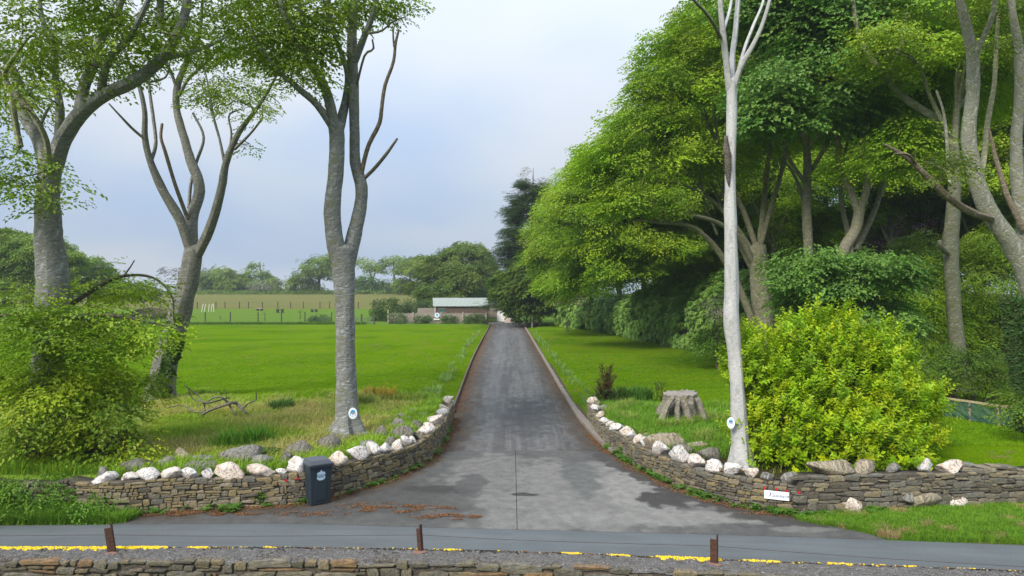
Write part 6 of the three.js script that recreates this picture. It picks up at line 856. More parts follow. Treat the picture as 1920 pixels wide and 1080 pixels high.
{ // netting fence at the right edge of the lawn
  const a = hit(1735, 742), b = hit(1925, 772), o = thing('netting_fence', 'low rail fence hung with green netting at the edge of the wood', 'fence', a), R = rng(66), pts = [];
  const A = onGround(P(1728, 735, 25).x, -25.2), Bp = onGround(P(1935, 770, 21.5).x, -21.6); for (let i = 0; i <= 4; i++) { const p = A.clone().lerp(Bp, i / 4); p.y = height(p.x, p.z); pts.push(p); part('post', boxUV(boxAt(p.x - 0.045, p.x + 0.045, p.y - 0.2, p.y + 0.68, p.z - 0.045, p.z + 0.045), 1, i), wood(0.34, 0.28, 0.17), o); }
  for (let i = 0; i < 4; i++) { const p = pts[i].clone().add(V(0, 0.66, 0.07)), q = pts[i + 1].clone().add(V(0, 0.66, 0.07)); const g = boxUV(new THREE.BoxGeometry(p.distanceTo(q), 0.07, 0.045), 1, i); g.rotateZ(Math.atan2(q.y - p.y, Math.hypot(q.x - p.x, q.z - p.z))); g.rotateY(Math.atan2(-(q.z - p.z), q.x - p.x)); g.translate((p.x + q.x) / 2, (p.y + q.y) / 2, (p.z + q.z) / 2); part('rail', g, wood(0.4, 0.34, 0.2), o); }
  const pos = [], idx = [], N = 60, M = 8; for (let i = 0; i <= N; i++) for (let j = 0; j <= M; j++) { const p = A.clone().lerp(Bp, i / N); p.y = height(p.x, p.z); const h = 0.03 + 0.6 * j / M - 0.06 * Math.abs(Math.sin(i / N * 4 * Math.PI)) * (j / M); pos.push(p.x + 0.05 * n2(i * 0.3, j * 0.5), p.y + h, p.z + 0.1 + 0.06 * n2(i * 0.25 + 9, j * 0.4)); } for (let i = 0; i < N; i++) for (let j = 0; j < M; j++) { const q = i * (M + 1) + j; idx.push(q, q + M + 1, q + 1, q + 1, q + M + 1, q + M + 2); }
  const g = new THREE.BufferGeometry(); g.setAttribute('position', new THREE.Float32BufferAttribute(pos, 3)); g.setIndex(idx); g.computeVertexNormals(); part('netting', g, std({ color: C(0.02, 0.075, 0.06), roughness: 0.7, side: THREE.DoubleSide, transparent: true, opacity: 0.72 }), o);
}
// ------------------------------------------------------------------ rocks on the banks
const rockSpots = [
  [190, 888, 24, 15, 'g', 'small grey rock at the left end of the curved wall'], [247, 877, 62, 22, 'd', 'long dark mossy slab of rock behind the first white boulders'], [308, 872, 34, 20, 'g', 'upright grey rock behind the fourth white boulder'], [338, 860, 34, 28, 't', 'brownish pointed rock standing highest at left of the bank'], [378, 866, 41, 16, 'g', 'flat grey rock next to the brownish pointed rock'], [368, 878, 72, 18, 'd', 'wide dark low slab just behind the wall top'], [445, 857, 79, 30, 'g', 'large lichened grey slab in the grass, left of the bin'], [488, 867, 41, 18, 'g', 'rounded grey rock behind the wide pink boulder'], [534, 864, 26, 24, 'd', 'small dark rock left of the bin lid'], [559, 845, 65, 24, 'd', 'long dark grey slab behind the bin'], [616, 838, 46, 26, 'd', 'big dark rock with moss at the foot of the badged twin beech'], [690, 842, 38, 20, 'g', 'cracked grey rock right of the twin beech roots'], [729, 834, 24, 20, 'd', 'dark wedge of rock below the twin beech'],
  [715, 814, 33, 22, 'd', 'smooth bluish grey rock right of the twin beech'], [754, 816, 40, 24, 'd', 'broad dark blocky rock in the heap by the curved wall'], [747, 800, 33, 20, 'g', 'humped grey rock in the upper heap'], [780, 802, 20, 18, 'd', 'small square bluish rock next to the wall'], [773, 776, 18, 13, 'g', 'pale rock at the top left of the heap'], [793, 781, 20, 10, 'g', 'flat pale rock at the top right of the heap'], [750, 783, 18, 9, 'g', 'small flat rock at the left of the heap'], [764, 790, 16, 12, 'd', 'little dark rock in the middle of the heap'],
  [1247, 831, 76, 24, 't', 'long tan slab of rock below the tree stump'], [1284, 846, 44, 20, 'd', 'dark sloping rock in front of the long tan slab'], [1307, 838, 40, 13, 't', 'flat tan rock right of the long tan slab'], [1330, 853, 42, 19, 'd', 'rounded dark rock left of the slim pale trunk'], [1215, 820, 20, 11, 't', 'small tan rock at the left end of the long slab'], [1122, 758, 13, 9, 't', 'small ochre stone at the far end of the right wall'], [1132, 767, 20, 10, 'g', 'small grey stone near the far end of the right wall'], [1432, 820, 26, 34, 'd', 'dark rock half hidden between pale trunk and shrub'],
];
rockSpots.forEach(([px, py, w, h, tone, label], i) => {
  const p = hit(px, py + h * 0.42, 14), d = -p.z, g = boulder(w / FPX * d * 1.06, h / FPX * d * 1.45, Math.max(0.22, Math.min(0.75, w / FPX * d * 0.75)), 3000 + i * 17, { cuts: 12, detail: 3, rough: 0.12 });
  g.rotateZ((rng(i + 9)() - 0.5) * 0.2); const o = thing('bank_rock', label, 'rock', V(p.x, p.y, p.z - 0.1), 'rocks on the banks behind the walls'); g.translate(p.x, p.y + h / FPX * d * 0.42, p.z - 0.12); part('rock', g, tone === 'd' ? darkRock : tone === 't' ? tanRock : greyRock, o);
});
{ // tree stump with spreading root legs
  const p = hit(1280, 790, 14), o = thing('tree_stump', 'weathered grey sawn tree stump with spreading roots on the right lawn', 'stump', p), R = rng(71), stumpM = bark(1.0, 0.9, 0.78), pos = [], uv = [], idx = [], N = 40, M = 12, H = 0.92;
  for (let j = 0; j <= M; j++) for (let i = 0; i <= N; i++) { const a = (i % N) / N * 6.2832, t = j / M, rib = Math.cos(a * 5 + 0.7) * 0.5 + 0.35 * Math.cos(a * 3 + 2) + 0.25 * n2(Math.cos(a) * 2, Math.sin(a) * 2 + 4), r = 0.5 + 0.07 * rib + Math.pow(1 - t, 2) * (0.2 + 0.3 * rib) + 0.09 * n3(Math.cos(a) * 3, t * 2, Math.sin(a) * 3) + 0.06 * n3(Math.cos(a) * 9, t * 1.5, Math.sin(a) * 9); pos.push(p.x + Math.cos(a) * r * 1.1, p.y - 0.1 + t * (H + 0.1) + (j === M ? 0.05 * Math.cos(a + 1) + 0.05 * n2(Math.cos(a) * 4, Math.sin(a) * 4) : 0), p.z - 0.3 + Math.sin(a) * r * 0.9); uv.push(i / N * 3.4, t); }
  for (let j = 0; j < M; j++) for (let i = 0; i < N; i++) { const a = j * (N + 1) + i; idx.push(a, a + N + 1, a + 1, a + 1, a + N + 1, a + N + 2); }
  const g = new THREE.BufferGeometry(); g.setAttribute('position', new THREE.Float32BufferAttribute(pos, 3)); g.setAttribute('uv', new THREE.Float32BufferAttribute(uv, 2)); g.setIndex(idx); g.computeVertexNormals(); part('trunk', g, stumpM, o);
  const top = [], tu = []; const row = M * (N + 1) * 3; for (let i = 0; i < N; i++) { top.push(p.x, p.y + H + 0.015, p.z - 0.3, pos[row + (i + 1) * 3], pos[row + (i + 1) * 3 + 1] + 0.002, pos[row + (i + 1) * 3 + 2], pos[row + i * 3], pos[row + i * 3 + 1] + 0.002, pos[row + i * 3 + 2]); }
  for (let i = 0; i < top.length; i += 3) tu.push((top[i] - p.x) * 0.8 + 0.5, (top[i + 2] - p.z + 0.3) * 0.8 + 0.5); const tg = new THREE.BufferGeometry(); tg.setAttribute('position', new THREE.Float32BufferAttribute(top, 3)); tg.setAttribute('uv', new THREE.Float32BufferAttribute(tu, 2)); tg.computeVertexNormals();
  part('sawn_face', tg, std({ map: tex(256, 256, (u, v) => { const r = Math.hypot(u - 0.5, v - 0.5) * 60 + 2 * n2(u * 6, v * 6), k = 0.85 + 0.14 * Math.sin(r * 2.2) + 0.2 * n2(u * 20, v * 20); return [0.27 * k, 0.24 * k, 0.21 * k]; }), roughness: 1 }), o);
  for (const [a, b, c] of [[[1262, 745, 10], [1250, 762, 12], [1240, 780, 13]], [[1240, 780, 6], [1234, 790, 5], [1226, 797, 5]], [[1306, 745, 11], [1316, 768, 12], [1324, 786, 10]], [[1284, 755, 12], [1290, 778, 13], [1296, 796, 11]], [[1272, 752, 9], [1270, 772, 9], [1272, 790, 8]]]) { const d0 = -p.z - 0.35, ps = [a, b, c].map(([x, y], i) => P(x, y, d0 - i * 0.12)); ps[2].y = Math.min(ps[2].y, height(ps[2].x, ps[2].z) + 0.02); part('root', limb(ps, [a, b, c].map((q) => q[2] / 2 / FPX * d0), { radial: 9, step: 0.08, rough: 0.2 }), stumpM, o); }
}
// ------------------------------------------------------------------ wheelie bin
{
  const base = V(...(() => { const [x, z] = gnd(588, 948); return [x, 0.004, z - 0.26]; })()), o = thing('wheelie_bin', 'dark grey wheelie bin with white crest standing against the curved wall', 'bin', base); const turn = 0.6, plast = std({ color: C(0.017, 0.028, 0.038), roughness: 0.5 }), lidM = std({ color: C(0.05, 0.058, 0.07), roughness: 0.4 });
  const put = (g) => { g.rotateY(turn); g.translate(base.x, base.y, base.z); return g; };
  const frustum = (w0, d0, w1, d1, y0, y1, r = 0.03) => { const ring = (w, d, y) => { const q = []; for (const [sx, sz, a0] of [[1, 1, 0], [-1, 1, 1], [-1, -1, 2], [1, -1, 3]]) for (let k = 0; k <= 3; k++) { const a = (a0 + k / 3) * Math.PI / 2; q.push([sx * (w / 2 - r) + Math.cos(a) * r, y, sz * (d / 2 - r) + Math.sin(a) * r]); } return q; }; const A = ring(w0, d0, y0), B = ring(w1, d1, y1), n = A.length, pos = []; for (let i = 0; i < n; i++) { const j = (i + 1) % n; pos.push(...A[i], ...B[i], ...A[j], ...A[j], ...B[i], ...B[j], 0, y1, 0, ...B[j], ...B[i], 0, y0, 0, ...A[i], ...A[j]); } return geoOf(pos); };
  part('body', put(frustum(0.46, 0.5, 0.55, 0.64, 0.02, 0.93)), plast, o);
  part('rim', put(frustum(0.6, 0.71, 0.6, 0.71, 0.91, 0.955, 0.02)), plast, o);
  const lid = part('lid', put(mergeGeometries([frustum(0.59, 0.73, 0.58, 0.72, 0.958, 0.985, 0.03), frustum(0.56, 0.68, 0.44, 0.46, 0.984, 1.045, 0.05)])), lidM, o);
  part('handle', put(new THREE.CylinderGeometry(0.016, 0.016, 0.5, 10).rotateZ(Math.PI / 2).translate(0, 0.93, -0.4)), plast, lid);
  part('front_panel', put(new RoundedBoxGeometry(0.26, 0.48, 0.02, 2, 0.008).rotateX(0.077).translate(0, 0.34, 0.278)), plast, o);
  for (const s of [-1, 1]) { const w = part('wheel', put(new THREE.CylinderGeometry(0.1, 0.1, 0.05, 20).rotateZ(Math.PI / 2).translate(s * 0.26, 0.1, -0.24)), std({ color: C(0.015, 0.015, 0.016), roughness: 0.8 }), o); part('hub', put(new THREE.CylinderGeometry(0.045, 0.045, 0.06, 14).rotateZ(Math.PI / 2).translate(s * 0.26, 0.1, -0.24)), plast, w); }
  const c = document.createElement('canvas'); c.width = 128; c.height = 160; const x = c.getContext('2d'); x.fillStyle = '#222f3a'; x.fillRect(0, 0, 128, 160); x.fillStyle = '#a9c2d2'; x.beginPath(); x.moveTo(64, 6); x.lineTo(80, 34); x.quadraticCurveTo(112, 30, 116, 62); x.lineTo(108, 86); x.lineTo(118, 108); x.quadraticCurveTo(100, 138, 64, 138); x.quadraticCurveTo(28, 138, 10, 108); x.lineTo(20, 86); x.lineTo(12, 62); x.quadraticCurveTo(16, 30, 48, 34); x.closePath(); x.fill(); x.fillStyle = '#33475a'; for (const [a, b, w, h] of [[24, 62, 16, 10], [88, 62, 16, 10], [46, 70, 8, 34], [60, 62, 8, 46], [74, 70, 8, 34], [30, 84, 12, 20], [88, 84, 12, 20]]) x.fillRect(a, b, w, h); x.fillStyle = '#8a3f4c'; x.fillRect(20, 70, 6, 16); x.fillRect(102, 70, 6, 16); x.fillStyle = '#c3d3dd'; x.fillRect(10, 148, 108, 7);
  const t = new THREE.CanvasTexture(c); t.colorSpace = THREE.SRGBColorSpace; part('crest', put(new THREE.PlaneGeometry(0.25, 0.31).rotateX(0.077).translate(0.0, 0.7, 0.3125)), std({ map: t, roughness: 0.5 }), o);
}
// ------------------------------------------------------------------ badges, plaque, reflectors
{
  const c = document.createElement('canvas'); c.width = 160; c.height = 200; const x = c.getContext('2d'); x.fillStyle = '#eef0f6'; x.fillRect(0, 0, 160, 200); x.fillStyle = '#3aa9dc'; x.beginPath(); x.ellipse(80, 58, 38, 26, 0, 0, 7); x.fill(); x.fillRect(26, 92, 14, 44); x.fillRect(120, 92, 14, 44); x.fillStyle = '#23224a'; x.fillRect(30, 68, 100, 13); x.fillRect(44, 92, 72, 14); x.fillRect(34, 128, 10, 18); x.fillRect(116, 128, 10, 18); x.fillRect(70, 112, 20, 14); x.fillStyle = '#b9837f'; x.fillRect(46, 82, 22, 9); x.fillRect(92, 82, 22, 9); x.fillStyle = '#8b5f9a'; x.fillRect(72, 140, 16, 12); x.fillStyle = '#c9cfe0'; x.fillRect(56, 160, 48, 8);
  const t = new THREE.CanvasTexture(c); t.colorSpace = THREE.SRGBColorSpace;
  for (const [px, py, rx, ry, d, ry2, label] of [[661.5, 775, 8, 10.5, 19.72, 0.35, 'white oval badge with blue emblem on the twin stemmed beech'], [1370.5, 793, 7, 10.5, 16.93, -0.35, 'white oval badge with blue emblem on the slim pale trunk']]) {
    const p = P(px, py, d), o = thing('oval_badge', label, 'badge', p, 'oval badges on the tree trunks'), w = rx / FPX * d, h = ry / FPX * d, b = new THREE.CylinderGeometry(1, 1, 1, 32).rotateX(Math.PI / 2).scale(w, h, 0.03).rotateY(ry2).translate(p.x, p.y, p.z); part('plate', b, white, o);
    const f = new THREE.CircleGeometry(0.97, 32).scale(w, h, 1).translate(0, 0, 0.017).rotateY(ry2).translate(p.x, p.y, p.z); part('emblem', f, std({ map: t, roughness: 0.45 }), o);
  }
  const s = document.createElement('canvas'); s.width = 420; s.height = 150; const y = s.getContext('2d'); y.fillStyle = '#edf1f7'; y.fillRect(0, 0, 420, 150); y.fillStyle = '#1f2348'; y.setTransform(1, 0, -0.34, 1, 62, 0); y.font = 'bold 96px serif'; y.fillText('F', 44, 104); y.font = 'bold 66px serif'; y.fillText('lambards', 100, 104); y.setTransform(1, 0, 0, 1, 0, 0); y.lineWidth = 5; y.strokeStyle = '#1f2348'; y.beginPath(); y.moveTo(112, 34); y.bezierCurveTo(30, 20, 20, 90, 74, 96); y.stroke(); for (const q of [14, 400]) { y.beginPath(); y.arc(q, 75, 7, 0, 7); y.fill(); }
  const st = new THREE.CanvasTexture(s); st.colorSpace = THREE.SRGBColorSpace;
  const near = (px, py, out) => { let best = 1e9, r; for (let q = 0; q < wr.tr.L; q += 0.01) { const { p, n, t: tt } = wr.tr.at(q), e = Math.abs(960 + FPX * p.x / -p.z - px); if (e < best && p.z > -18) { best = e; r = { p, n, tt }; } } const d = -(r.p.z + r.n.z * out), c2 = P(px, py, d); return { c: V(c2.x, c2.y, r.p.z + r.n.z * out), yaw: Math.atan2(r.n.x, r.n.z) }; };
  const { c: pc, yaw } = near(1455, 928, 0.045), o = thing('name_plaque', 'white name plaque with dark script lettering on the right curved wall', 'sign', pc);
  part('board', new THREE.BoxGeometry(0.53, 0.19, 0.02).rotateY(yaw).translate(pc.x, pc.y, pc.z), white, o); const nrm = V(Math.sin(yaw), 0, Math.cos(yaw)); part('lettering', new THREE.PlaneGeometry(0.52, 0.184).rotateY(yaw).translate(pc.x + nrm.x * 0.0125, pc.y, pc.z + nrm.z * 0.0125), std({ map: st, roughness: 0.5 }), o);
  const red = std({ color: C(0.55, 0.012, 0.02), roughness: 0.25 }), gl = 'small red reflectors on the walls', refl = (c2, yw, label) => { const r = thing('red_reflector', label, 'reflector', c2, gl); part('lens', new THREE.CylinderGeometry(0.028, 0.028, 0.02, 16).rotateX(Math.PI / 2).rotateY(yw).translate(c2.x, c2.y, c2.z), red, r); part('bezel', new THREE.TorusGeometry(0.029, 0.005, 6, 18).rotateY(yw).translate(c2.x, c2.y, c2.z), std({ color: C(0.1, 0.01, 0.012), roughness: 0.5 }), r); };
  [[1432, 914, 'red reflector left above the white name plaque'], [1455, 917, 'red reflector directly above the white name plaque'], [1473.5, 920, 'red reflector above the right corner of the name plaque'], [1497, 922.5, 'red reflector to the right of the name plaque']].forEach(([px, py, label]) => { const q = near(px, py, 0.05); refl(q.c, q.yaw, label); });
  for (const [px, py, label] of [[537, 900, 'red reflector on the curved wall, farther left of the bin'], [559, 897, 'red reflector on the curved wall right beside the bin']]) { let best = 1e9, r; for (let q = 0; q < wl.tr.L; q += 0.01) { const { p, n } = wl.tr.at(q), e = Math.abs(960 + FPX * p.x / -p.z - px); if (e < best && p.z > -17.5) { best = e; r = { p, n }; } } const z = r.p.z + r.n.z * 0.05, c2 = P(px, py, -z); refl(V(c2.x, c2.y, z), Math.atan2(r.n.x, r.n.z), label); }
}
// ------------------------------------------------------------------ fallen branches and a dock plant
{
  const p = hit(415, 785, 15), d = -p.z, o = thing('fallen_branch', 'bare fallen branches arching in the rough grass by the leaning beech', 'branch', p);
  [[[345, 722, 3], [372, 742, 4], [384, 755, 5], [430, 745, 4]], [[372, 782, 6], [388, 772, 7], [408, 764, 8], [432, 756, 9], [443, 756, 9], [452, 765, 8], [461, 774, 7]], [[384, 758, 4], [400, 746, 5], [415, 745, 5], [428, 756, 6], [440, 776, 6], [452, 778, 4]], [[312, 765, 3], [340, 760, 4], [365, 772, 4], [385, 772, 3]], [[456, 766, 4], [466, 756, 4], [480, 750, 4], [480, 735, 2]], [[350, 724, 2], [362, 748, 3], [380, 754, 3], [386, 780, 3]], [[378, 792, 5], [400, 786, 5], [425, 789, 4], [446, 784, 3]], [[424, 752, 2], [424, 735, 1.6], [420, 726, 1]], [[384, 770, 3], [383, 755, 3], [384, 788, 2]]].forEach((l, i) => { const ps = l.map(([x, y], k) => { const q = P(x, y, d - 0.3 + 0.25 * ((i * 7 + k * 3) % 5) * 0.4); return q; }); part('branch', limb(ps, l.map((q) => q[2] * 0.7 / 2 / FPX * d), { radial: 6, step: 0.12 }), bark(0.8, 0.72, 0.66), o); });
  const q = hit(1136, 758, 15), e = thing('dock_plant', 'tall rusty brown dock plant at the edge of the right lawn', 'plant', q), R = rng(81), it = []; for (const [x, y] of [[1128, 684], [1145, 688], [1135, 700], [1120, 715], [1150, 705], [1140, 694]]) { const a = P(x, y, -q.z); part('stem', limb([q, q.clone().lerp(a, 0.5).add(V(0.03, 0, 0)), a], [0.022, 0.018, 0.01], { radial: 5, step: 0.15 }), bark(0.42, 0.22, 0.13), e); for (let k = 0; k < 70; k++) { const t = 0.35 + 0.65 * R(), s = q.clone().lerp(a, t).add(V((R() - 0.5) * 0.12, (R() - 0.5) * 0.1, (R() - 0.5) * 0.12)); it.push({ m: xf(s, V(R() - 0.5, R() * 0.6, R() - 0.5), V(R() - 0.5, 1, R() - 0.5), 0.1 + 0.1 * R()), c: tint([0.13, 0.06, 0.03], R, 0.4, 0.3) }); } } for (let k = 0; k < 160; k++) it.push({ m: xf(q.clone().add(V((R() - 0.5) * 0.8, R() * 0.55, (R() - 0.5) * 0.5)), V(R() - 0.5, 0.3, R() - 0.5), V(R() - 0.5, 1, R() - 0.5), 0.25), c: tint([0.09, 0.12, 0.03], R, 0.3, 0.2) }); scatter('seed_head', upSprig[0], LEAF, it, e);
  const q2 = hit(1240, 755, 15), e2 = thing('dock_plant', 'smaller brownish dock plant just left of the tree stump', 'plant', q2), it2 = []; part('stem', limb([q2, q2.clone().add(V(0.03, 0.35, 0)), q2.clone().add(V(0, 0.75, 0))], [0.015, 0.012, 0.008], { radial: 5, step: 0.15 }), bark(0.42, 0.22, 0.13), e2); for (let k = 0; k < 90; k++) it2.push({ m: xf(q2.clone().add(V((R() - 0.5) * 0.5, R() * 0.75, (R() - 0.5) * 0.4)), V(R() - 0.5, 0.5, R() - 0.5), V(R() - 0.5, 1, R() - 0.5), 0.16), c: tint([0.09, 0.08, 0.03], R, 0.4, 0.3) }); scatter('seed_head', upSprig[1], LEAF, it2, e2);
}
// ------------------------------------------------------------------ grass, weeds and litter
{
  const R = rng(91), long = [1, 2, 3].map((k) => tuft(9, 0.34, 0.1, 0.014, 300 + k, 0.8)), short = [1, 2].map((k) => tuft(22, 0.05, 0.16, 0.012, 310 + k, 0.8)), blade = [tuft(12, 0.36, 0.07, 0.022, 320, 0.45)];
  const up = V(0, 1, 0), put = (x, z, s) => xf(onGround(x, z), V(Math.cos(x * 91 + z * 57), 0, Math.sin(x * 91 + z * 57)), up, s);
  const L = [[], [], []], S = [[], []];
  // rough grass on the left bank
  for (let i = 0; i < 30000; i++) { const x = -14 + R() * 11.8, z = -15.9 - R() * 14.5; if (!inside(leftPoly, x, z)) continue; const e = edgeDist(leftEdge, x, z); if (e < 0.45) continue; const n = fbm2(x * 0.5, z * 0.5, 3), nb = fbm2(x * 0.22, z * 0.22, 4), edge = sstep(29, 26, -z + nb * 5); if (R() > edge) continue; const dry = clamp(0.5 + 1.3 * nb + 0.4 * n, 0, 1), near = sstep(1.9, 0.6, e); const c = mixc(mixc([0.26, 0.39, 0.03], [0.44, 0.4, 0.13], dry * (1 - near * 0.7)), [0.26, 0.44, 0.035], near * 0.7); L[i % 3].push({ m: put(x, z, 0.45 + 0.5 * R() + 0.45 * near * Math.max(0, n + 0.3) + 0.2 * Math.max(0, n)), c: tint(c, R, 0.25, 0.15) }); }
  // longer grass by the right wall, round the stump and under the pale trunk
  for (let i = 0; i < 14000; i++) { const x = 3 + R() * 7, z = -15.9 - R() * 11; if (!inside(rightPoly, x, z)) continue; const e = edgeDist(rightEdge, x, z); if (e < 0.42) continue; const n = fbm2(x * 0.6 + 8, z * 0.6, 3), st = Math.hypot(x - 5.7, z + 22.8), k = Math.max(sstep(3.6, 1.6, e) * sstep(17.6, 19, -z), sstep(2.4, 1.0, st)) + 0.15; if (R() > k || (x > 5 && z > -18.3 && R() > 0.25)) continue; L[i % 3].push({ m: put(x, z, 0.5 + 0.5 * R() + 0.5 * Math.max(0, n)), c: tint(n > 0.25 ? [0.24, 0.32, 0.06] : [0.15, 0.3, 0.025], R, 0.22, 0.12) }); }
  // verges in front of the roadside wall and at the left
  for (let i = 0; i < 16000; i++) { const x = 6.3 + R() * 8, rf = zOn(roadFar, x), z = rf - 0.12 - R() * 2.3; if (inside(rightPoly, x, z)) continue; if (x < 8 && z > rf - (8 - x) * 0.6) continue; const n = fbm2(x * 0.8, z * 1.5 + 7, 3), dry = n > 0.34; L[i % 3].push({ m: put(x, z, 0.2 + 0.35 * R()), c: tint(dry ? [0.4, 0.31, 0.14] : [0.16, 0.31, 0.025], R, 0.22, 0.12) }); }
  for (let i = 0; i < 6000; i++) { const x = -14 + R() * 5.6, rf = zOn(roadFar, x), z = rf - 0.1 - R() * 0.9; if (inside(leftPoly, x, z) || (x > -9.4 && R() < 0.6)) continue; L[i % 3].push({ m: put(x, z, 0.5 + 0.5 * R()), c: tint([0.15, 0.29, 0.025], R, 0.25, 0.15) }); }
  for (let i = 0; i < 3000; i++) { const x = -70 + R() * 47, z = -107.6 + R() * 1.4; L[i % 3].push({ m: put(x, z, 1.0 + R()), c: tint([0.13, 0.24, 0.03], R, 0.25, 0.15) }); }
  L.forEach((it, i) => scatter('rough_grass', long[i], GRASS, it, scene, 'rough grass on the banks and verges', 'grass'));
  // mown lawns, as far as blades can be made out
  for (let i = 0; i < 46000; i++) { const far = 19 + Math.pow(R(), 1.4) * 36, x = (R() - 0.5) * 1.6 * far * 0.98, z = -far; const l = inside(leftPoly, x, z), r = !l && inside(rightPoly, x, z); if (!l && !r) continue; if (edgeDist(l ? leftEdge : rightEdge, x, z) < 0.35) continue; if (l && far < 26.5 + R() * 2) continue; if (r && (x > 16.5 || (far < 21 && x < 8.5))) continue; const n = fbm2(x * 0.22, z * 0.22, 4); S[i % 2].push({ m: put(x, z, 0.8 + 0.5 * R()), c: tint(mixc([0.15, 0.3, 0.004], [0.19, 0.32, 0.008], clamp(0.5 + n, 0, 1)), R, 0.16, 0.1) }); }
  S.forEach((it, i) => scatter('lawn_grass', short[i], GRASS, it, scene, 'short mown grass of the lawns', 'grass'));
  // rows of spent bulb leaves beside the drive, strap leaved clumps and the tussock on the lawn
  const D = []; for (let i = 0; i < 620; i++) { const far = 28 + Math.pow(R(), 1.2) * 62, left = R() < 0.55, x = left ? lerp(-3.7, -4.3, sstep(30, 80, far)) + (R() - 0.5) * 0.7 : lerp(3.5, 2.9, sstep(30, 80, far)) + (R() - 0.5) * 0.6; if (fbm2(x * 0.5, far * 0.35, 2) < -0.12) continue; D.push({ m: put(x, -far, 0.6 + 0.5 * R()), c: tint([0.25, 0.38, 0.1], R, 0.2, 0.1) }); }
  for (const [px, py, n, s, c] of [[684, 752, 16, 1.3, [0.4, 0.34, 0.08]], [702, 744, 18, 1.3, [0.46, 0.34, 0.06]], [722, 742, 18, 1.2, [0.5, 0.33, 0.05]], [738, 750, 12, 1.1, [0.3, 0.32, 0.06]], [676, 760, 30, 1.4, [0.22, 0.28, 0.06]], [450, 838, 40, 1.5, [0.14, 0.3, 0.03]], [480, 834, 40, 1.4, [0.14, 0.3, 0.03]], [420, 842, 30, 1.3, [0.14, 0.3, 0.03]], [528, 768, 60, 1.2, [0.11, 0.22, 0.05]], [1200, 752, 70, 1.6, [0.09, 0.2, 0.03]], [1165, 748, 50, 1.5, [0.1, 0.2, 0.03]]]) { const q = hit(px, py, 14); for (let i = 0; i < n; i++) { const a = R() * 6.3, r = Math.sqrt(R()) * 0.45; D.push({ m: put(q.x + Math.cos(a) * r, q.z + Math.sin(a) * r, s * (0.7 + 0.5 * R())), c: tint(c, R, 0.25, 0.15) }); } }
  scatter('strap_leaves', blade[0], GRASS, D, scene, 'clumps of strap leaves beside the drive and on the banks', 'plants');
  // weeds at the foot of the walls
  const Wd = [], wg = whorl(7, 1, 0.45, 330); const weedy = (tr, s0, s1, n, w) => { for (let i = 0; i < n; i++) { const s = lerp(s0, s1, R()), { p, n: nn } = tr.at(s); if (fbm2(s * 1.1, 3, 3) < 0.05 && R() < 0.9) continue; const q = p.clone().addScaledVector(nn, 0.02 + R() * R() * w); q.y = Math.max(0.0, height(q.x, q.z)) + R() * 0.14; Wd.push({ m: xf(q, V(R() - 0.5, 0, R() - 0.5), V((R() - 0.5) * 0.6, 1, (R() - 0.5) * 0.6), 0.05 + 0.07 * R()), c: tint([0.12, 0.25, 0.025], R, 0.3, 0.2) }); } };
  weedy(wl.tr, 0.3, 15, 520, 0.18); weedy(wr.tr, 5.2, wr.tr.L, 1500, 0.2); weedy(wd.tr, 0, 2, 300, 0.3);
  for (const [px, py, n, sx, sy] of [[1171, 855, 130, 0.12, 0.3], [1190, 862, 130, 0.1, 0.34], [490, 935, 90, 0.12, 0.2], [430, 955, 90, 0.2, 0.12], [500, 855, 130, 0.3, 0.2], [1735, 955, 60, 0.25, 0.12]]) { const q = hit(px, py, 14); for (let i = 0; i < n; i++) Wd.push({ m: xf(q.clone().add(V((R() - 0.5) * 2 * sx, R() * sy, (R() - 0.5) * 2 * sx)), V(R() - 0.5, 0, R() - 0.5), V(R() - 0.5, 1, R() - 0.5), 0.05 + 0.06 * R()), c: tint([0.13, 0.26, 0.025], R, 0.3, 0.2) }); }
  scatter('weeds', wg, LEAF, Wd, scene, 'green weeds along the foot of the walls', 'weeds');
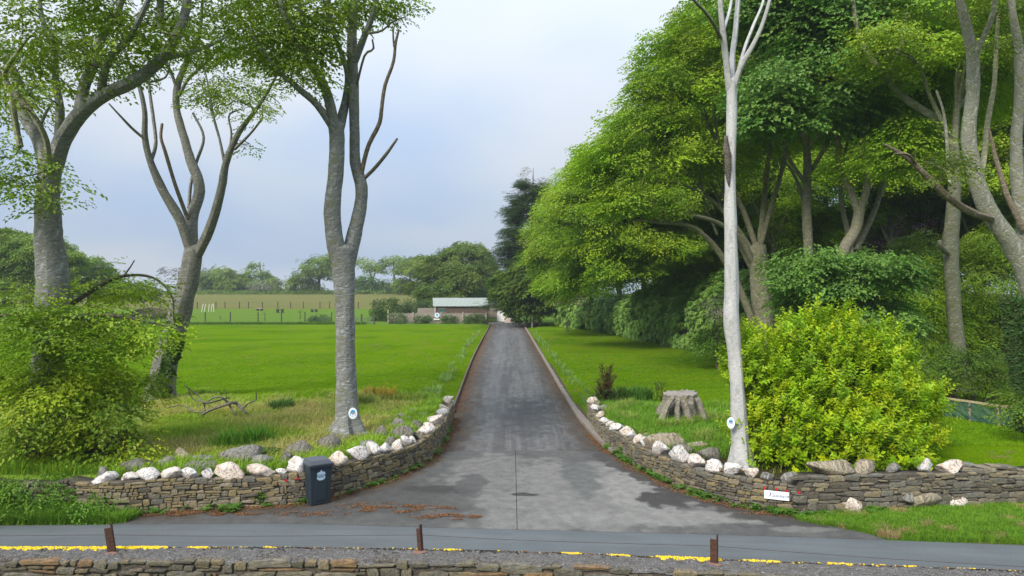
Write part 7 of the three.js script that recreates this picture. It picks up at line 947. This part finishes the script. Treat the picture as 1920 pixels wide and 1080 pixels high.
  // last year's leaves gathered along the walls and drive
  const F = [], leaf = geoOf((() => { const o = []; leafTris(o, V(-0.5, 0, 0), V(1, 0, 0), V(0, 1, 0), 1, 0.62, 0.3); return o; })()), drop = (x, z, y = 0.012) => F.push({ m: xf(V(x, y + R() * 0.012, z), V(R() - 0.5, (R() - 0.5) * 0.4, R() - 0.5), V((R() - 0.5) * 0.7, 1, (R() - 0.5) * 0.7), 0.018 + 0.03 * R()), c: tint([0.2, 0.095, 0.038], R, 0.4, 0.2) });
  const along = (tr, s0, s1, n, w) => { for (let i = 0; i < n; i++) { const s = lerp(s0, s1, R()), { p, n: nn } = tr.at(s), o = 0.02 + Math.pow(R(), 2.2) * w * (0.6 + 0.6 * fbm2(s * 0.8, 5, 2)); drop(p.x + nn.x * o, p.z + nn.z * o); } };
  along(wl.tr, 0, wl.tr.L, 9000, 0.45); along(wr.tr, 3, wr.tr.L, 6000, 0.6);
  const dl = track([[-2.4, -28.5], [-2.55, -33], [-3, -53], [-3.35, -90]], 1), dr = track([[2.05, -90], [2.35, -53], [2.5, -33], [2.7, -26], [3.0, -22.5]], 1); along(dl, 0, 50, 9000, 0.7); along(dr, 8, dr.L, 5000, 0.6);
  for (const [px, py, sx, sz, n] of [[760, 955, 1.2, 0.3, 2600], [830, 970, 0.9, 0.22, 2000], [700, 950, 0.9, 0.3, 900], [560, 965, 1.1, 0.15, 700], [1135, 846, 0.3, 0.35, 500], [640, 962, 0.6, 0.15, 150], [340, 965, 1.6, 0.14, 3000], [1420, 962, 0.6, 0.12, 250]]) { const [cx, cz] = gnd(px, py); for (let i = 0; i < n; i++) { const a = R() * 6.3, r = Math.sqrt(R()), x = cx + Math.cos(a) * r * sx, z = cz + Math.sin(a) * r * sz; if (fbm2(x * 1.6, z * 2.5, 4) + (R() - 0.5) * 0.35 < 0.02) continue; drop(x, z); } }
  scatter('fallen_leaves', leaf, std({ roughness: 1, side: THREE.DoubleSide }), F, scene, 'brown fallen leaves drifted along walls and drive', 'leaves');
}

renderer.render(scene, camera);
